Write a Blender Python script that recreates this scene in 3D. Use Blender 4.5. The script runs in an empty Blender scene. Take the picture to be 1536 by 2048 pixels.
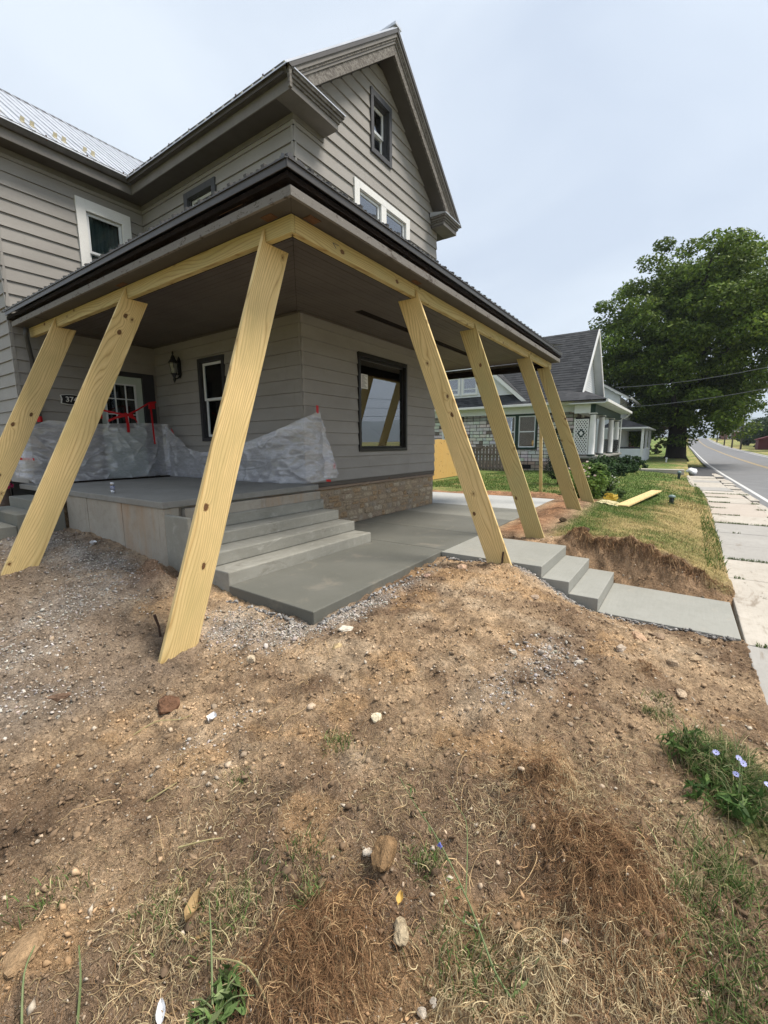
import bpy, math, random
import numpy as np
from mathutils import Vector, Matrix
R = math.radians
random.seed(7)
RNG = np.random.default_rng(11)
scn = bpy.context.scene
COL = scn.collection

# ------------------------------------------------------------------ camera
cam_d = bpy.data.cameras.new('camera')
cam = bpy.data.objects.new('camera', cam_d)
COL.objects.link(cam)
YAW, PITCH, ROLL = 0.607484455, -0.153775139, -0.00754449773
cy, sy, cp, sp = math.cos(YAW), math.sin(YAW), math.cos(PITCH), math.sin(PITCH)
fw = Vector((cy*cp, sy*cp, sp)); rt = Vector((sy, -cy, 0)); up = rt.cross(fw)
cr, sr = math.cos(ROLL), math.sin(ROLL)
rt2 = rt*cr + up*sr; up2 = up*cr - rt*sr
mw = Matrix((rt2, up2, -fw)).transposed().to_4x4()
mw.translation = Vector((0, 0, 1.5))
cam.matrix_world = mw
cam_d.sensor_fit = 'HORIZONTAL'; cam_d.sensor_width = 36.0
cam_d.lens = 866.526/1536*36.0
cam_d.clip_start = 0.03; cam_d.clip_end = 30000
scn.camera = cam

# ------------------------------------------------------------------ sky, sun, exposure
SUN_EL, SUN_AZ = R(60), R(-58)          # azimuth measured from +X towards +Y
world = bpy.data.worlds.new('World'); scn.world = world
world.use_nodes = True
wn = world.node_tree; wn.nodes.clear()
w_out = wn.nodes.new('ShaderNodeOutputWorld')
w_bg = wn.nodes.new('ShaderNodeBackground'); w_bg.inputs['Strength'].default_value = 0.1
w_sky = wn.nodes.new('ShaderNodeTexSky'); w_sky.sky_type = 'NISHITA'; w_sky.sun_disc = False
w_sky.sun_elevation = SUN_EL; w_sky.sun_rotation = R(90) - SUN_AZ
w_tc = wn.nodes.new('ShaderNodeTexCoord')
w_map = wn.nodes.new('ShaderNodeMapping'); w_map.inputs['Scale'].default_value = (1, 1, 2.2)
w_no = wn.nodes.new('ShaderNodeTexNoise'); w_no.inputs['Scale'].default_value = 1.3
w_no.inputs['Detail'].default_value = 4; w_no.inputs['Roughness'].default_value = 0.5
w_no.inputs['Distortion'].default_value = 0.6
w_rp = wn.nodes.new('ShaderNodeValToRGB')
w_rp.color_ramp.elements[0].position = 0.36; w_rp.color_ramp.elements[0].color = (0.575, 0.650, 0.765, 1)
w_rp.color_ramp.elements[1].position = 0.66; w_rp.color_ramp.elements[1].color = (0.765, 0.835, 0.915, 1)
w_mul = wn.nodes.new('ShaderNodeVectorMath'); w_mul.operation = 'SCALE'; w_mul.inputs['Scale'].default_value = 5.95
w_mix = wn.nodes.new('ShaderNodeMix'); w_mix.data_type = 'RGBA'; w_mix.inputs['Factor'].default_value = 0.9
L = wn.links.new
L(w_tc.outputs['Generated'], w_map.inputs['Vector']); L(w_map.outputs['Vector'], w_no.inputs['Vector'])
L(w_no.outputs['Fac'], w_rp.inputs['Fac']); L(w_rp.outputs['Color'], w_mul.inputs[0])
L(w_sky.outputs['Color'], w_mix.inputs['A']); L(w_mul.outputs['Vector'], w_mix.inputs['B'])
L(w_mix.outputs['Result'], w_bg.inputs['Color']); L(w_bg.outputs['Background'], w_out.inputs['Surface'])

sun_d = bpy.data.lights.new('sun', 'SUN'); sun_d.energy = 2.9; sun_d.angle = R(20)
sun_d.color = (1.0, 0.92, 0.81)
sun = bpy.data.objects.new('sun', sun_d); COL.objects.link(sun)
sdir = Vector((math.cos(SUN_EL)*math.cos(SUN_AZ), math.cos(SUN_EL)*math.sin(SUN_AZ), math.sin(SUN_EL)))
sun.rotation_euler = sdir.to_track_quat('Z', 'Y').to_euler(); sun.location = sdir*60

scn.view_settings.view_transform = 'Standard'; scn.view_settings.look = 'None'
scn.view_settings.exposure = 1.02; scn.view_settings.gamma = 1.0
scn.view_settings.use_curve_mapping = False
scn.render.engine = 'CYCLES'
scn.cycles.max_bounces = 8; scn.cycles.transparent_max_bounces = 24

# ------------------------------------------------------------------ materials
class NG:
    def __init__(s, name):
        s.m = bpy.data.materials.new(name); s.m.use_nodes = True
        s.t = s.m.node_tree; s.t.nodes.clear()
        s.out = s.t.nodes.new('ShaderNodeOutputMaterial')
        s.b = s.t.nodes.new('ShaderNodeBsdfPrincipled')
        s.t.links.new(s.b.outputs[0], s.out.inputs['Surface'])
        s.pos = None
    def n(s, typ, **kw):
        x = s.t.nodes.new('ShaderNode'+typ)
        for k, v in kw.items(): setattr(x, k, v)
        return x
    def l(s, a, b): s.t.links.new(a, b)
    def setin(s, sock, v):
        if hasattr(v, 'is_output') or isinstance(v, bpy.types.NodeSocket): s.l(v, sock)
        else: sock.default_value = v
    def P(s):
        if s.pos is None: s.pos = s.n('NewGeometry').outputs['Position']
        return s.pos
    def attr(s, name, out='Vector'):
        a = s.n('Attribute', attribute_name=name); return a.outputs[out]
    def noise(s, co, scale, detail=4, rough=0.55, dist=0.0, stretch=None):
        if stretch:
            mp = s.n('Mapping'); mp.inputs['Scale'].default_value = stretch; s.l(co, mp.inputs['Vector']); co = mp.outputs[0]
        x = s.n('TexNoise'); s.l(co, x.inputs['Vector'])
        x.inputs['Scale'].default_value = scale; x.inputs['Detail'].default_value = detail
        x.inputs['Roughness'].default_value = rough; x.inputs['Distortion'].default_value = dist
        return x.outputs['Fac']
    def vor(s, co, scale, feat='F1', out='Distance', stretch=None, rnd=1.0):
        if stretch:
            mp = s.n('Mapping'); mp.inputs['Scale'].default_value = stretch; s.l(co, mp.inputs['Vector']); co = mp.outputs[0]
        x = s.n('TexVoronoi', feature=feat); s.l(co, x.inputs['Vector']); x.inputs['Scale'].default_value = scale
        x.inputs['Randomness'].default_value = rnd
        return x.outputs[out]
    def math(s, op, a, b=0.0, c=None, clamp=False):
        x = s.n('Math', operation=op); x.use_clamp = clamp
        s.setin(x.inputs[0], a); s.setin(x.inputs[1], b)
        if c is not None: s.setin(x.inputs[2], c)
        return x.outputs[0]
    def ramp(s, f, stops):
        x = s.n('ValToRGB'); s.l(f, x.inputs['Fac']); cr_ = x.color_ramp
        while len(cr_.elements) < len(stops): cr_.elements.new(0.5)
        for e, (p, c) in zip(cr_.elements, stops):
            e.position = p; e.color = (*c, 1) if not isinstance(c, (int, float)) else (c, c, c, 1)
        return x.outputs['Color']
    def mix(s, f, a, b, mode='MIX'):
        x = s.n('Mix', data_type='RGBA', blend_type=mode)
        s.setin(x.inputs['Factor'], f)
        for sk, v in ((x.inputs['A'], a), (x.inputs['B'], b)):
            s.setin(sk, (*v, 1) if isinstance(v, tuple) and len(v) == 3 else v)
        return x.outputs['Result']
    def sep(s, v):
        x = s.n('SeparateXYZ'); s.l(v, x.inputs[0]); return x.outputs
    def comb(s, a, b, c):
        x = s.n('CombineXYZ')
        for i, v in enumerate((a, b, c)): s.setin(x.inputs[i], v)
        return x.outputs[0]
    def bump(s, h, strength=0.3, dist=0.01, prev=None):
        x = s.n('Bump'); x.inputs['Strength'].default_value = strength; x.inputs['Distance'].default_value = dist
        s.l(h, x.inputs['Height'])
        if prev is not None: s.l(prev, x.inputs['Normal'])
        return x.outputs[0]
    def done(s, col=None, rough=0.7, normal=None, spec=0.3, metal=0.0):
        if col is not None: s.setin(s.b.inputs['Base Color'], (*col, 1) if isinstance(col, tuple) and len(col) == 3 else col)
        s.setin(s.b.inputs['Roughness'], rough)
        s.b.inputs['Specular IOR Level'].default_value = spec
        s.b.inputs['Metallic'].default_value = metal
        if normal is not None: s.l(normal, s.b.inputs['Normal'])
        return s.m

M = {}
def simple(name, c0, c1=None, scale=6, rough=0.6, bump=0.15, bdist=0.004, fine=60, spec=0.3, metal=0.0, stretch=None, dirt=None):
    """two-tone mottled surface with a fine grain"""
    g = NG(name); p = g.P(); c1 = c1 or tuple(x*0.8 for x in c0)
    n1 = g.noise(p, scale, 5, 0.6, 0.3, stretch)
    col = g.mix(g.ramp(n1, [(0.3, 0.0), (0.7, 1.0)]), c0, c1)
    n2 = g.noise(p, fine, 3, 0.6, 0, stretch)
    col = g.mix(0.35, col, g.ramp(n2, [(0.25, 0.55), (0.75, 1.0)]), 'MULTIPLY')
    if dirt:
        n3 = g.noise(p, dirt[1], 6, 0.65, 0.5)
        col = g.mix(g.ramp(n3, [(dirt[2], 0.0), (dirt[2]+0.14, 1.0)]), col, dirt[0])
    M[name] = g.done(col, rough, g.bump(n2, bump, bdist) if bump else None, spec, metal)
    return M[name]

# painted clapboard: taupe grey, faint streaks and per-board tone
g = NG('clapboard_paint'); p = g.P()
oi = g.n('ObjectInfo')
n1 = g.noise(p, 1.3, 5, 0.6, 0.4, (1, 1, 2.2)); n2 = g.noise(p, 90, 3, 0.6, 0, (0.25, 0.25, 1.6))
col = g.mix(g.ramp(n1, [(0.3, 0.0), (0.72, 1.0)]), (0.262, 0.248, 0.232), (0.318, 0.304, 0.287))
col = g.mix(g.math('MULTIPLY', oi.outputs['Random'], 0.16), col, (0.19, 0.178, 0.165))
col = g.mix(0.28, col, g.ramp(n2, [(0.2, 0.6), (0.8, 1.0)]), 'MULTIPLY')
st = g.noise(p, 5, 6, 0.7, 0.3, (1, 1, 0.15))
col = g.mix(g.ramp(st, [(0.62, 0.0), (0.8, 0.35)]), col, (0.15, 0.14, 0.125))
M['clap'] = g.done(col, 0.62, g.bump(n2, 0.12, 0.004), 0.3)
simple('trim_grey', (0.20, 0.187, 0.172), (0.155, 0.145, 0.135), 4, 0.6, 0.15)
simple('trim_dark', (0.034, 0.034, 0.040), (0.025, 0.024, 0.028), 6, 0.5, 0.1)
simple('trim_slate', (0.075, 0.078, 0.088), (0.055, 0.056, 0.062), 9, 0.6, 0.2, dirt=((0.03, 0.03, 0.032), 14, 0.62))
simple('lap_shade_backing', (0.022, 0.020, 0.019), None, 6, 0.9, 0.1)  # near-black colour standing in for shade in the siding laps
simple('bronze', (0.022, 0.020, 0.018), (0.014, 0.013, 0.012), 8, 0.35, 0.05)
simple('white_paint', (0.80, 0.80, 0.79), (0.72, 0.72, 0.71), 3, 0.45, 0.05)
simple('white_vinyl', (0.74, 0.77, 0.79), (0.66, 0.69, 0.72), 2, 0.45, 0.04)
simple('mint_paint', (0.52, 0.60, 0.56), (0.46, 0.54, 0.50), 3, 0.4, 0.04)
simple('soffit', (0.092, 0.083, 0.074), (0.070, 0.062, 0.055), 3, 0.65, 0.15, stretch=(1, 1, 1))
simple('ceiling_paint', (0.120, 0.104, 0.088), (0.092, 0.079, 0.067), 2, 0.6, 0.12)
g = NG('peeling_paint'); p = g.P()
n1 = g.noise(p, 26, 8, 0.72, 0.6, (0.5, 0.5, 1.2)); n0 = g.noise(p, 5, 4, 0.6)
f = g.ramp(g.math('ADD', g.math('MULTIPLY', n1, 0.75), g.math('MULTIPLY', n0, 0.3)), [(0.57, 0.0), (0.62, 1.0)])
col = g.mix(f, (0.178, 0.167, 0.155), (0.075, 0.062, 0.052))
col = g.mix(g.ramp(g.noise(p, 60, 3), [(0.66, 0.0), (0.7, 0.7)]), col, (0.33, 0.32, 0.30))
M['peel'] = g.done(col, 0.8, g.bump(n1, 0.6, 0.006), 0.2)
g = NG('weathered_cornice'); p = g.P()
n1 = g.noise(p, 30, 8, 0.75, 0.8, (0.6, 0.6, 1.0))
col = g.mix(g.ramp(n1, [(0.47, 0.0), (0.53, 1.0)]), (0.20, 0.187, 0.172), (0.095, 0.085, 0.076))
col = g.mix(g.ramp(g.noise(p, 70, 3), [(0.6, 0.0), (0.66, 0.6)]), col, (0.29, 0.28, 0.265))
M['cornice'] = g.done(col, 0.8, g.bump(n1, 0.7, 0.006), 0.2)
g = NG('rotten_wood'); p = g.P()
n1 = g.noise(p, 12, 8, 0.75, 1.0, (0.5, 0.5, 2.0))
col = g.ramp(n1, [(0.25, (0.006, 0.005, 0.004)), (0.55, (0.015, 0.010, 0.008)), (0.68, (0.035, 0.021, 0.014)), (0.8, (0.07, 0.042, 0.026))])
M['rot'] = g.done(col, 0.9, g.bump(n1, 1.0, 0.02), 0.1)
simple('bare_wood', (0.17, 0.085, 0.042), (0.09, 0.048, 0.027), 16, 0.85, 0.5, 0.006)
simple('roof_trim', (0.075, 0.068, 0.062), (0.055, 0.05, 0.046), 5, 0.4, 0.05, spec=0.5)
simple('porch_metal', (0.060, 0.054, 0.050), (0.042, 0.038, 0.035), 5, 0.4, 0.06, spec=0.5)
g = NG('galvanised_roof'); p = g.P()
n1 = g.noise(p, 3, 5, 0.6, 0.4)
col = g.ramp(n1, [(0.3, (0.50, 0.52, 0.56)), (0.7, (0.62, 0.64, 0.68))])
M['galv'] = g.done(col, 0.36, None, 0.5, 0.55)
simple('gutter', (0.115, 0.108, 0.102), (0.075, 0.07, 0.066), 7, 0.6, 0.25, dirt=((0.04, 0.036, 0.032), 9, 0.6))
simple('downspout', (0.06, 0.057, 0.055), None, 5, 0.5, 0.05)
simple('black_iron', (0.012, 0.012, 0.013), None, 9, 0.5, 0.1)
simple('interior', (0.012, 0.011, 0.010), None, 4, 0.9, 0)
simple('curtain', (0.10, 0.155, 0.165), (0.05, 0.085, 0.095), 3, 0.9, 0.1, stretch=(7, 7, 0.2))
simple('curtain_pale', (0.32, 0.33, 0.31), (0.22, 0.23, 0.22), 3, 0.9, 0.1, stretch=(7, 7, 0.2))
def glass(name, refl, tint=(0.9, 0.94, 0.94)):
    g = NG(name); g.t.nodes.remove(g.b)
    fr = g.n('Fresnel'); fr.inputs['IOR'].default_value = refl
    tr = g.n('BsdfTransparent'); tr.inputs['Color'].default_value = (*tint, 1)
    gl = g.n('BsdfGlossy'); gl.inputs['Roughness'].default_value = 0.0; gl.inputs['Color'].default_value = (0.95, 0.97, 1, 1)
    bw = g.bump(g.noise(g.P(), 1.6, 2), 0.006, 0.02); g.l(bw, gl.inputs['Normal'])
    mx = g.n('MixShader'); g.l(fr.outputs[0], mx.inputs[0]); g.l(tr.outputs[0], mx.inputs[1]); g.l(gl.outputs[0], mx.inputs[2])
    g.l(mx.outputs[0], g.out.inputs['Surface']); M[name] = g.m
glass('glass', 3.1); glass('glass_soft', 1.55)

# pressure treated pine. gc = (along, across, thickness) in metres + per-board offset
def wood(name, light, mid, dark, green, knots=0.33, ringw=0.030):
    g = NG(name); co = g.attr('gc'); s = g.sep(co)
    u, v, w = s[0], s[1], s[2]
    low = g.noise(g.comb(g.math('MULTIPLY', u, 0.7), g.math('MULTIPLY', v, 4.0), w), 1.0, 1, 0.4, 0.1)
    kw = g.noise(co, 22, 3, 0.6); kco = g.comb(g.math('ADD', g.math('MULTIPLY', u, 3.9), g.math('MULTIPLY', kw, 0.16)), g.math('ADD', g.math('MULTIPLY', v, 6.0), g.math('MULTIPLY', kw, 0.12)), 0.0)
    vn = g.n('TexVoronoi', feature='F1'); vn.voronoi_dimensions = '2D'; g.l(kco, vn.inputs['Vector']); vn.inputs['Scale'].default_value = 1.0
    kd = vn.outputs['Distance']; kr = g.sep(vn.outputs['Color'])[0]
    has = g.math('LESS_THAN', kr, knots)
    infl = g.math('MULTIPLY', has, g.math('POWER', 2.718, g.math('MULTIPLY', g.math('MULTIPLY', kd, kd), -22.0)))
    ph = g.math('ADD', g.math('MULTIPLY', v, 1.0), g.math('MULTIPLY', low, 0.32))
    ph = g.math('ADD', ph, g.math('MULTIPLY', infl, 0.05))
    fine = g.noise(co, 30, 3, 0.6, 0, (0.06, 1, 1))
    ph = g.math('ADD', ph, g.math('MULTIPLY', fine, 0.006))
    ring = g.math('FRACT', g.math('DIVIDE', ph, ringw))
    col = g.ramp(ring, [(0.0, dark), (0.12, mid), (0.55, light), (0.85, mid), (1.0, dark)])
    col = g.mix(0.08, col, light)
    col = g.mix(g.ramp(g.noise(co, 2.2, 3, 0.5, 0, (0.6, 1.5, 1)), [(0.42, 0.0), (0.7, 0.55)]), col, green)
    col = g.mix(0.5, col, g.ramp(g.noise(co, 120, 3, 0.6, 0, (0.05, 1, 1)), [(0.25, 0.62), (0.7, 1.0)]), 'MULTIPLY')
    halo = g.ramp(g.math('MULTIPLY', infl, 1.0), [(0.45, 0.0), (0.86, 0.55)])
    col = g.mix(halo, col, tuple(x*0.55 for x in dark))
    kcol = g.ramp(kd, [(0.0, (0.09, 0.042, 0.018)), (0.05, (0.17, 0.085, 0.034)), (0.085, (0.075, 0.034, 0.014)), (0.12, (0.22, 0.12, 0.045)), (0.15, (0.30, 0.18, 0.07))])
    isk = g.math('MULTIPLY', has, g.math('LESS_THAN', g.math('ADD', kd, g.math('MULTIPLY', g.noise(co, 40, 2), 0.07)), g.math('ADD', 0.06, g.math('MULTIPLY', g.sep(vn.outputs['Color'])[1], 0.13))))
    col = g.mix(isk, col, kcol)
    # pitch streaks and dirty scuffs
    scuff = g.noise(co, 7, 6, 0.7, 0.6, (0.35, 1, 1))
    col = g.mix(g.ramp(scuff, [(0.64, 0.0), (0.76, 0.45)]), col, tuple(x*0.45 for x in mid))
    h = g.math('ADD', g.math('MULTIPLY', ring, 0.5), fine)
    M[name] = g.done(col, 0.66, g.bump(h, 0.25, 0.002), 0.3)
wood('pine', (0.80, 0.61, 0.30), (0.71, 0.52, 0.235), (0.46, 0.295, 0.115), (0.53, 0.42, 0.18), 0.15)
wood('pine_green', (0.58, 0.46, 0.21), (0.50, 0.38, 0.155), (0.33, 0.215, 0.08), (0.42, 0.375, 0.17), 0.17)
wood('fence_new', (0.68, 0.44, 0.15), (0.58, 0.35, 0.11), (0.42, 0.23, 0.06), (0.6, 0.42, 0.17), 0.2)
wood('fence_old', (0.20, 0.165, 0.14), (0.16, 0.125, 0.105), (0.09, 0.07, 0.058), (0.15, 0.13, 0.115), 0.15)
wood('old_timber', (0.14, 0.12, 0.105), (0.10, 0.085, 0.072), (0.045, 0.036, 0.03), (0.085, 0.075, 0.065), 0.1)
wood('old_timber_tan', (0.30, 0.225, 0.165), (0.25, 0.18, 0.13), (0.16, 0.11, 0.08), (0.2, 0.16, 0.13), 0.1)

# concretes
def concrete(name, c0, c1, blotch, rough=0.8, stain=None):
    g = NG(name); p = g.P()
    n0 = g.noise(p, 1.1, 5, 0.62, 0.5); n1 = g.noise(p, 9, 6, 0.65, 0.2); n2 = g.noise(p, 140, 3, 0.6)
    br = g.noise(p, 60, 3, 0.5, 0, (0.08, 1, 1))
    col = g.mix(g.ramp(n0, [(0.32, 0.0), (0.68, 1.0)]), c0, c1)
    col = g.mix(g.ramp(n1, [(0.5, 0.0), (0.75, 0.5)]), col, blotch)
    col = g.mix(0.3, col, g.ramp(n2, [(0.2, 0.55), (0.75, 1.0)]), 'MULTIPLY')
    col = g.mix(0.16, col, g.ramp(br, [(0.3, 0.6), (0.7, 1.0)]), 'MULTIPLY')
    if stain:
        pz = g.sep(p)
        for (c, lo, hi, sc, st) in stain:
            col = g.mix(g.ramp(g.noise(p, sc, 6, 0.7, 0.6, st), [(lo, 0.0), (hi, 0.85)]), col, c)
    M[name] = g.done(col, rough, g.bump(g.math('ADD', n2, g.math('MULTIPLY', n1, 0.6)), 0.18, 0.004), 0.25)
concrete('conc_new', (0.205, 0.205, 0.178), (0.248, 0.247, 0.218), (0.275, 0.272, 0.245))
concrete('conc_patio', (0.130, 0.131, 0.113), (0.162, 0.162, 0.142), (0.148, 0.148, 0.130), 0.6, [((0.22, 0.20, 0.165), 0.56, 0.74, 2.1, (1, 1, 1))])
concrete('conc_pale', (0.42, 0.43, 0.42), (0.47, 0.48, 0.47), (0.36, 0.36, 0.35))
concrete('conc_light', (0.285, 0.287, 0.257), (0.33, 0.33, 0.30), (0.26, 0.26, 0.233), 0.75, [((0.36, 0.33, 0.28), 0.60, 0.76, 3.1, (1, 1, 1))])
concrete('conc_step', (0.25, 0.245, 0.212), (0.335, 0.327, 0.288), (0.41, 0.40, 0.36), 0.85, [((0.14, 0.125, 0.10), 0.60, 0.75, 3.3, (.6, 1, 1.6)), ((0.42, 0.41, 0.37), 0.60, 0.72, 5.0, (.5, 1, 1))])
concrete('conc_old', (0.235, 0.23, 0.215), (0.30, 0.295, 0.275), (0.18, 0.175, 0.165), 0.85)
concrete('conc_wall', (0.34, 0.31, 0.262), (0.43, 0.395, 0.34), (0.25, 0.22, 0.18), 0.9,
         [((0.36, 0.215, 0.115), 0.50, 0.72, 1.3, (1, 1, 0.35)), ((0.14, 0.13, 0.115), 0.6, 0.8, 7, (1, 1, 0.14))])
concrete('walk_old', (0.42, 0.385, 0.335), (0.51, 0.47, 0.41), (0.33, 0.28, 0.22), 0.9,
         [((0.20, 0.16, 0.12), 0.56, 0.68, 2.6, (0.35, 1, 1)), ((0.13, 0.11, 0.085), 0.62, 0.68, 9, (0.25, 1, 1))])
concrete('walk_tan', (0.43, 0.375, 0.32), (0.48, 0.425, 0.37), (0.36, 0.31, 0.26), 0.9)
concrete('walk_grey', (0.335, 0.322, 0.30), (0.39, 0.375, 0.35), (0.27, 0.26, 0.24), 0.9, [((0.20, 0.165, 0.125), 0.62, 0.74, 2.6, (0.35, 1, 1))])
concrete('asphalt', (0.165, 0.167, 0.172), (0.205, 0.207, 0.212), (0.14, 0.142, 0.146), 0.85)
concrete('asphalt_dark', (0.062, 0.062, 0.066), (0.085, 0.085, 0.09), (0.05, 0.05, 0.052), 0.85)
simple('line_white', (0.66, 0.66, 0.64), (0.5, 0.5, 0.49), 8, 0.7, 0.1)
simple('line_yellow', (0.52, 0.36, 0.12), (0.40, 0.29, 0.12), 8, 0.7, 0.1)

# ground (vertex colour from the soil map, broken up by grit and crumbs)
g = NG('soil'); p = g.P(); base = g.attr('col', 'Color')
grit = g.vor(p, 150, 'F1', 'Color'); gr = g.sep(grit)
gd = g.vor(p, 150)
n1 = g.noise(p, 7, 8, 0.7, 0.6); n2 = g.noise(p, 45, 6, 0.72, 0.4); n3 = g.noise(p, 260, 3, 0.65)
col = g.mix(1.0, base, g.ramp(n1, [(0.28, 0.72), (0.5, 1.48), (0.75, 2.0)]), 'MULTIPLY')
col = g.mix(0.9, col, g.ramp(n2, [(0.27, 0.30), (0.5, 1.0), (0.75, 1.65)]), 'MULTIPLY')
col = g.mix(0.8, col, g.ramp(n3, [(0.25, 0.5), (0.55, 1.05), (0.8, 1.45)]), 'MULTIPLY')
pale = g.math('MULTIPLY', g.math('GREATER_THAN', gr[0], 0.86), g.math('LESS_THAN', gd, 0.42))
col = g.mix(g.math('MULTIPLY', pale, 0.55), col, (0.52, 0.44, 0.34))
darkc = g.math('MULTIPLY', g.math('LESS_THAN', gr[1], 0.1), g.math('LESS_THAN', gd, 0.5))
col = g.mix(g.math('MULTIPLY', darkc, 0.5), col, (0.07, 0.045, 0.03))
h = g.math('ADD', g.math('MULTIPLY', n2, 1.0), g.math('MULTIPLY', n3, 0.35))
nb = g.bump(h, 1.0, 0.035); nb = g.bump(g.math('MULTIPLY', gd, -1.0), 0.5, 0.006, nb)
M['soil'] = g.done(col, 0.95, nb, 0.08)
def attr_mat(name, rough=0.85, spec=0.15, var=25, transl=0.0, bump=0.4):
    g = NG(name); c = g.attr('col', 'Color'); n = g.noise(g.P(), var, 4, 0.6)
    c = g.mix(0.7, c, g.ramp(n, [(0.25, 0.6), (0.75, 1.25)]), 'MULTIPLY')
    g.done(c, rough, g.bump(n, bump, 0.004) if bump else None, spec)
    if transl:
        tl = g.n('BsdfTranslucent'); g.l(c, tl.inputs['Color'])
        mx = g.n('MixShader'); mx.inputs[0].default_value = transl
        g.l(g.b.outputs[0], mx.inputs[1]); g.l(tl.outputs[0], mx.inputs[2]); g.l(mx.outputs[0], g.out.inputs['Surface'])
    M[name] = g.m
attr_mat('pebbles', 0.9, 0.15, 60); attr_mat('strands', 0.85, 0.15, 30, 0.2, 0)
attr_mat('leaves', 0.6, 0.15, 3, 0.28, 0); attr_mat('grass_blades', 0.7, 0.2, 6, 0.25, 0)
g = NG('rubble'); p = g.P(); c = g.attr('col', 'Color')
n1 = g.noise(p, 22, 8, 0.72, 0.8); n2 = g.noise(p, 120, 3, 0.6)
c = g.mix(1.0, c, g.ramp(n1, [(0.28, 0.38), (0.5, 0.95), (0.72, 1.35)]), 'MULTIPLY')
c = g.mix(0.6, c, g.ramp(n2, [(0.25, 0.5), (0.75, 1.15)]), 'MULTIPLY')
M['rubble'] = g.done(c, 0.92, g.bump(g.math('ADD', n1, g.math('MULTIPLY', n2, .3)), 0.9, 0.02), 0.1)
g = NG('block_stone'); c = g.attr('col', 'Color'); n1 = g.noise(g.P(), 9, 6, 0.7, 0.4)
c = g.mix(0.7, c, g.ramp(n1, [(0.3, 0.55), (0.7, 1.1)]), 'MULTIPLY')
M['block'] = g.done(c, 0.9, g.bump(n1, 0.7, 0.03), 0.15)
simple('mortar', (0.36, 0.29, 0.21), (0.27, 0.205, 0.14), 12, 0.95, 0.6, 0.01)
simple('mortar_dark', (0.10, 0.085, 0.075), None, 8, 0.95, 0.3)
g = NG('shingles'); p = g.P(); vv = g.sep(g.vor(p, 1.0, 'F1', 'Color', (3.2, 3.2, 7.0), 0.8))
n2 = g.noise(p, 30, 3)
c = g.mix(vv[0], (0.034, 0.036, 0.040), (0.066, 0.068, 0.073)); c = g.mix(0.5, c, g.ramp(n2, [(0.3, 0.6), (0.7, 1.1)]), 'MULTIPLY')
M['shingle'] = g.done(c, 0.85, None, 0.2)
simple('green_trim', (0.016, 0.045, 0.032), None, 6, 0.5, 0.05)
simple('brick_far', (0.22, 0.085, 0.06), (0.17, 0.065, 0.048), 0.6, 0.9, 0.1)
simple('red_shed', (0.13, 0.018, 0.026), (0.10, 0.014, 0.02), 0.8, 0.7, 0.05)
simple('roof_grey', (0.16, 0.17, 0.18), None, 1, 0.8, 0.05)
simple('bark', (0.040, 0.034, 0.027), (0.024, 0.02, 0.016), 3, 0.95, 0.9, 0.05, 12, 0.1, 0, (1, 1, 0.25))
simple('pole_wood', (0.11, 0.095, 0.08), (0.07, 0.06, 0.05), 2, 0.9, 0.2, stretch=(1, 1, 0.2))
simple('wire', (0.04, 0.042, 0.046), None, 1, 0.5, 0)
simple('steel', (0.35, 0.36, 0.38), None, 5, 0.4, 0.05, metal=0.6)
simple('red_tape', (0.55, 0.008, 0.014), (0.42, 0.006, 0.01), 12, 0.35, 0.1)
simple('white_plastic', (0.76, 0.77, 0.78), (0.66, 0.67, 0.70), 9, 0.4, 0.3, 0.01, 30)
simple('fixture_green', (0.055, 0.085, 0.08), (0.04, 0.062, 0.058), 20, 0.45, 0.05)
simple('fixture_cap', (0.22, 0.30, 0.29), (0.17, 0.24, 0.23), 20, 0.4, 0.05)
simple('black_plastic', (0.015, 0.016, 0.017), None, 20, 0.45, 0.05)
simple('yellow_strap', (0.66, 0.50, 0.10), (0.56, 0.40, 0.06), 20, 0.6, 0.2)
simple('cream_tarp', (0.68, 0.60, 0.36), (0.58, 0.50, 0.28), 9, 0.7, 0.3)
simple('terracotta', (0.17, 0.12, 0.095), (0.11, 0.08, 0.065), 14, 0.85, 0.3)
simple('paper', (0.78, 0.78, 0.75), None, 10, 0.8, 0)
simple('ink', (0.12, 0.12, 0.13), None, 10, 0.8, 0)
simple('sign_black', (0.012, 0.012, 0.015), None, 10, 0.4, 0)
simple('sign_white', (0.72, 0.72, 0.70), None, 10, 0.5, 0)
simple('can_silver', (0.62, 0.63, 0.66), (0.5, 0.51, 0.55), 30, 0.25, 0.02, metal=0.7)
simple('can_blue', (0.05, 0.08, 0.30), (0.55, 0.57, 0.62), 40, 0.3, 0.0)
simple('snow_guard', (0.62, 0.56, 0.40), None, 20, 0.4, 0)
simple('rust', (0.075, 0.045, 0.032), (0.045, 0.03, 0.025), 30, 0.9, 0.5)
g = NG('hill_forest'); n1 = g.noise(g.P(), 0.02, 6, 0.65)
M['hill'] = g.done(g.mix(n1, (0.022, 0.042, 0.022), (0.05, 0.075, 0.035)), 0.95, None, 0.05)
g = NG('clear_sheeting'); g.t.nodes.remove(g.b)
p = g.P(); wr = g.noise(p, 4.5, 5, 0.6, 2.0, (1, 1, 2.4)); wf = g.noise(p, 38, 4, 0.6, 0.8)
bm_ = g.bump(wr, 0.10, 0.012)
tr = g.n('BsdfTransparent'); tr.inputs['Color'].default_value = (0.96, 0.97, 0.99, 1)
df = g.n('BsdfDiffuse'); df.inputs['Color'].default_value = (0.88, 0.89, 0.97, 1); g.l(bm_, df.inputs['Normal'])
tl = g.n('BsdfTranslucent'); tl.inputs['Color'].default_value = (0.86, 0.88, 0.92, 1)
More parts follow.
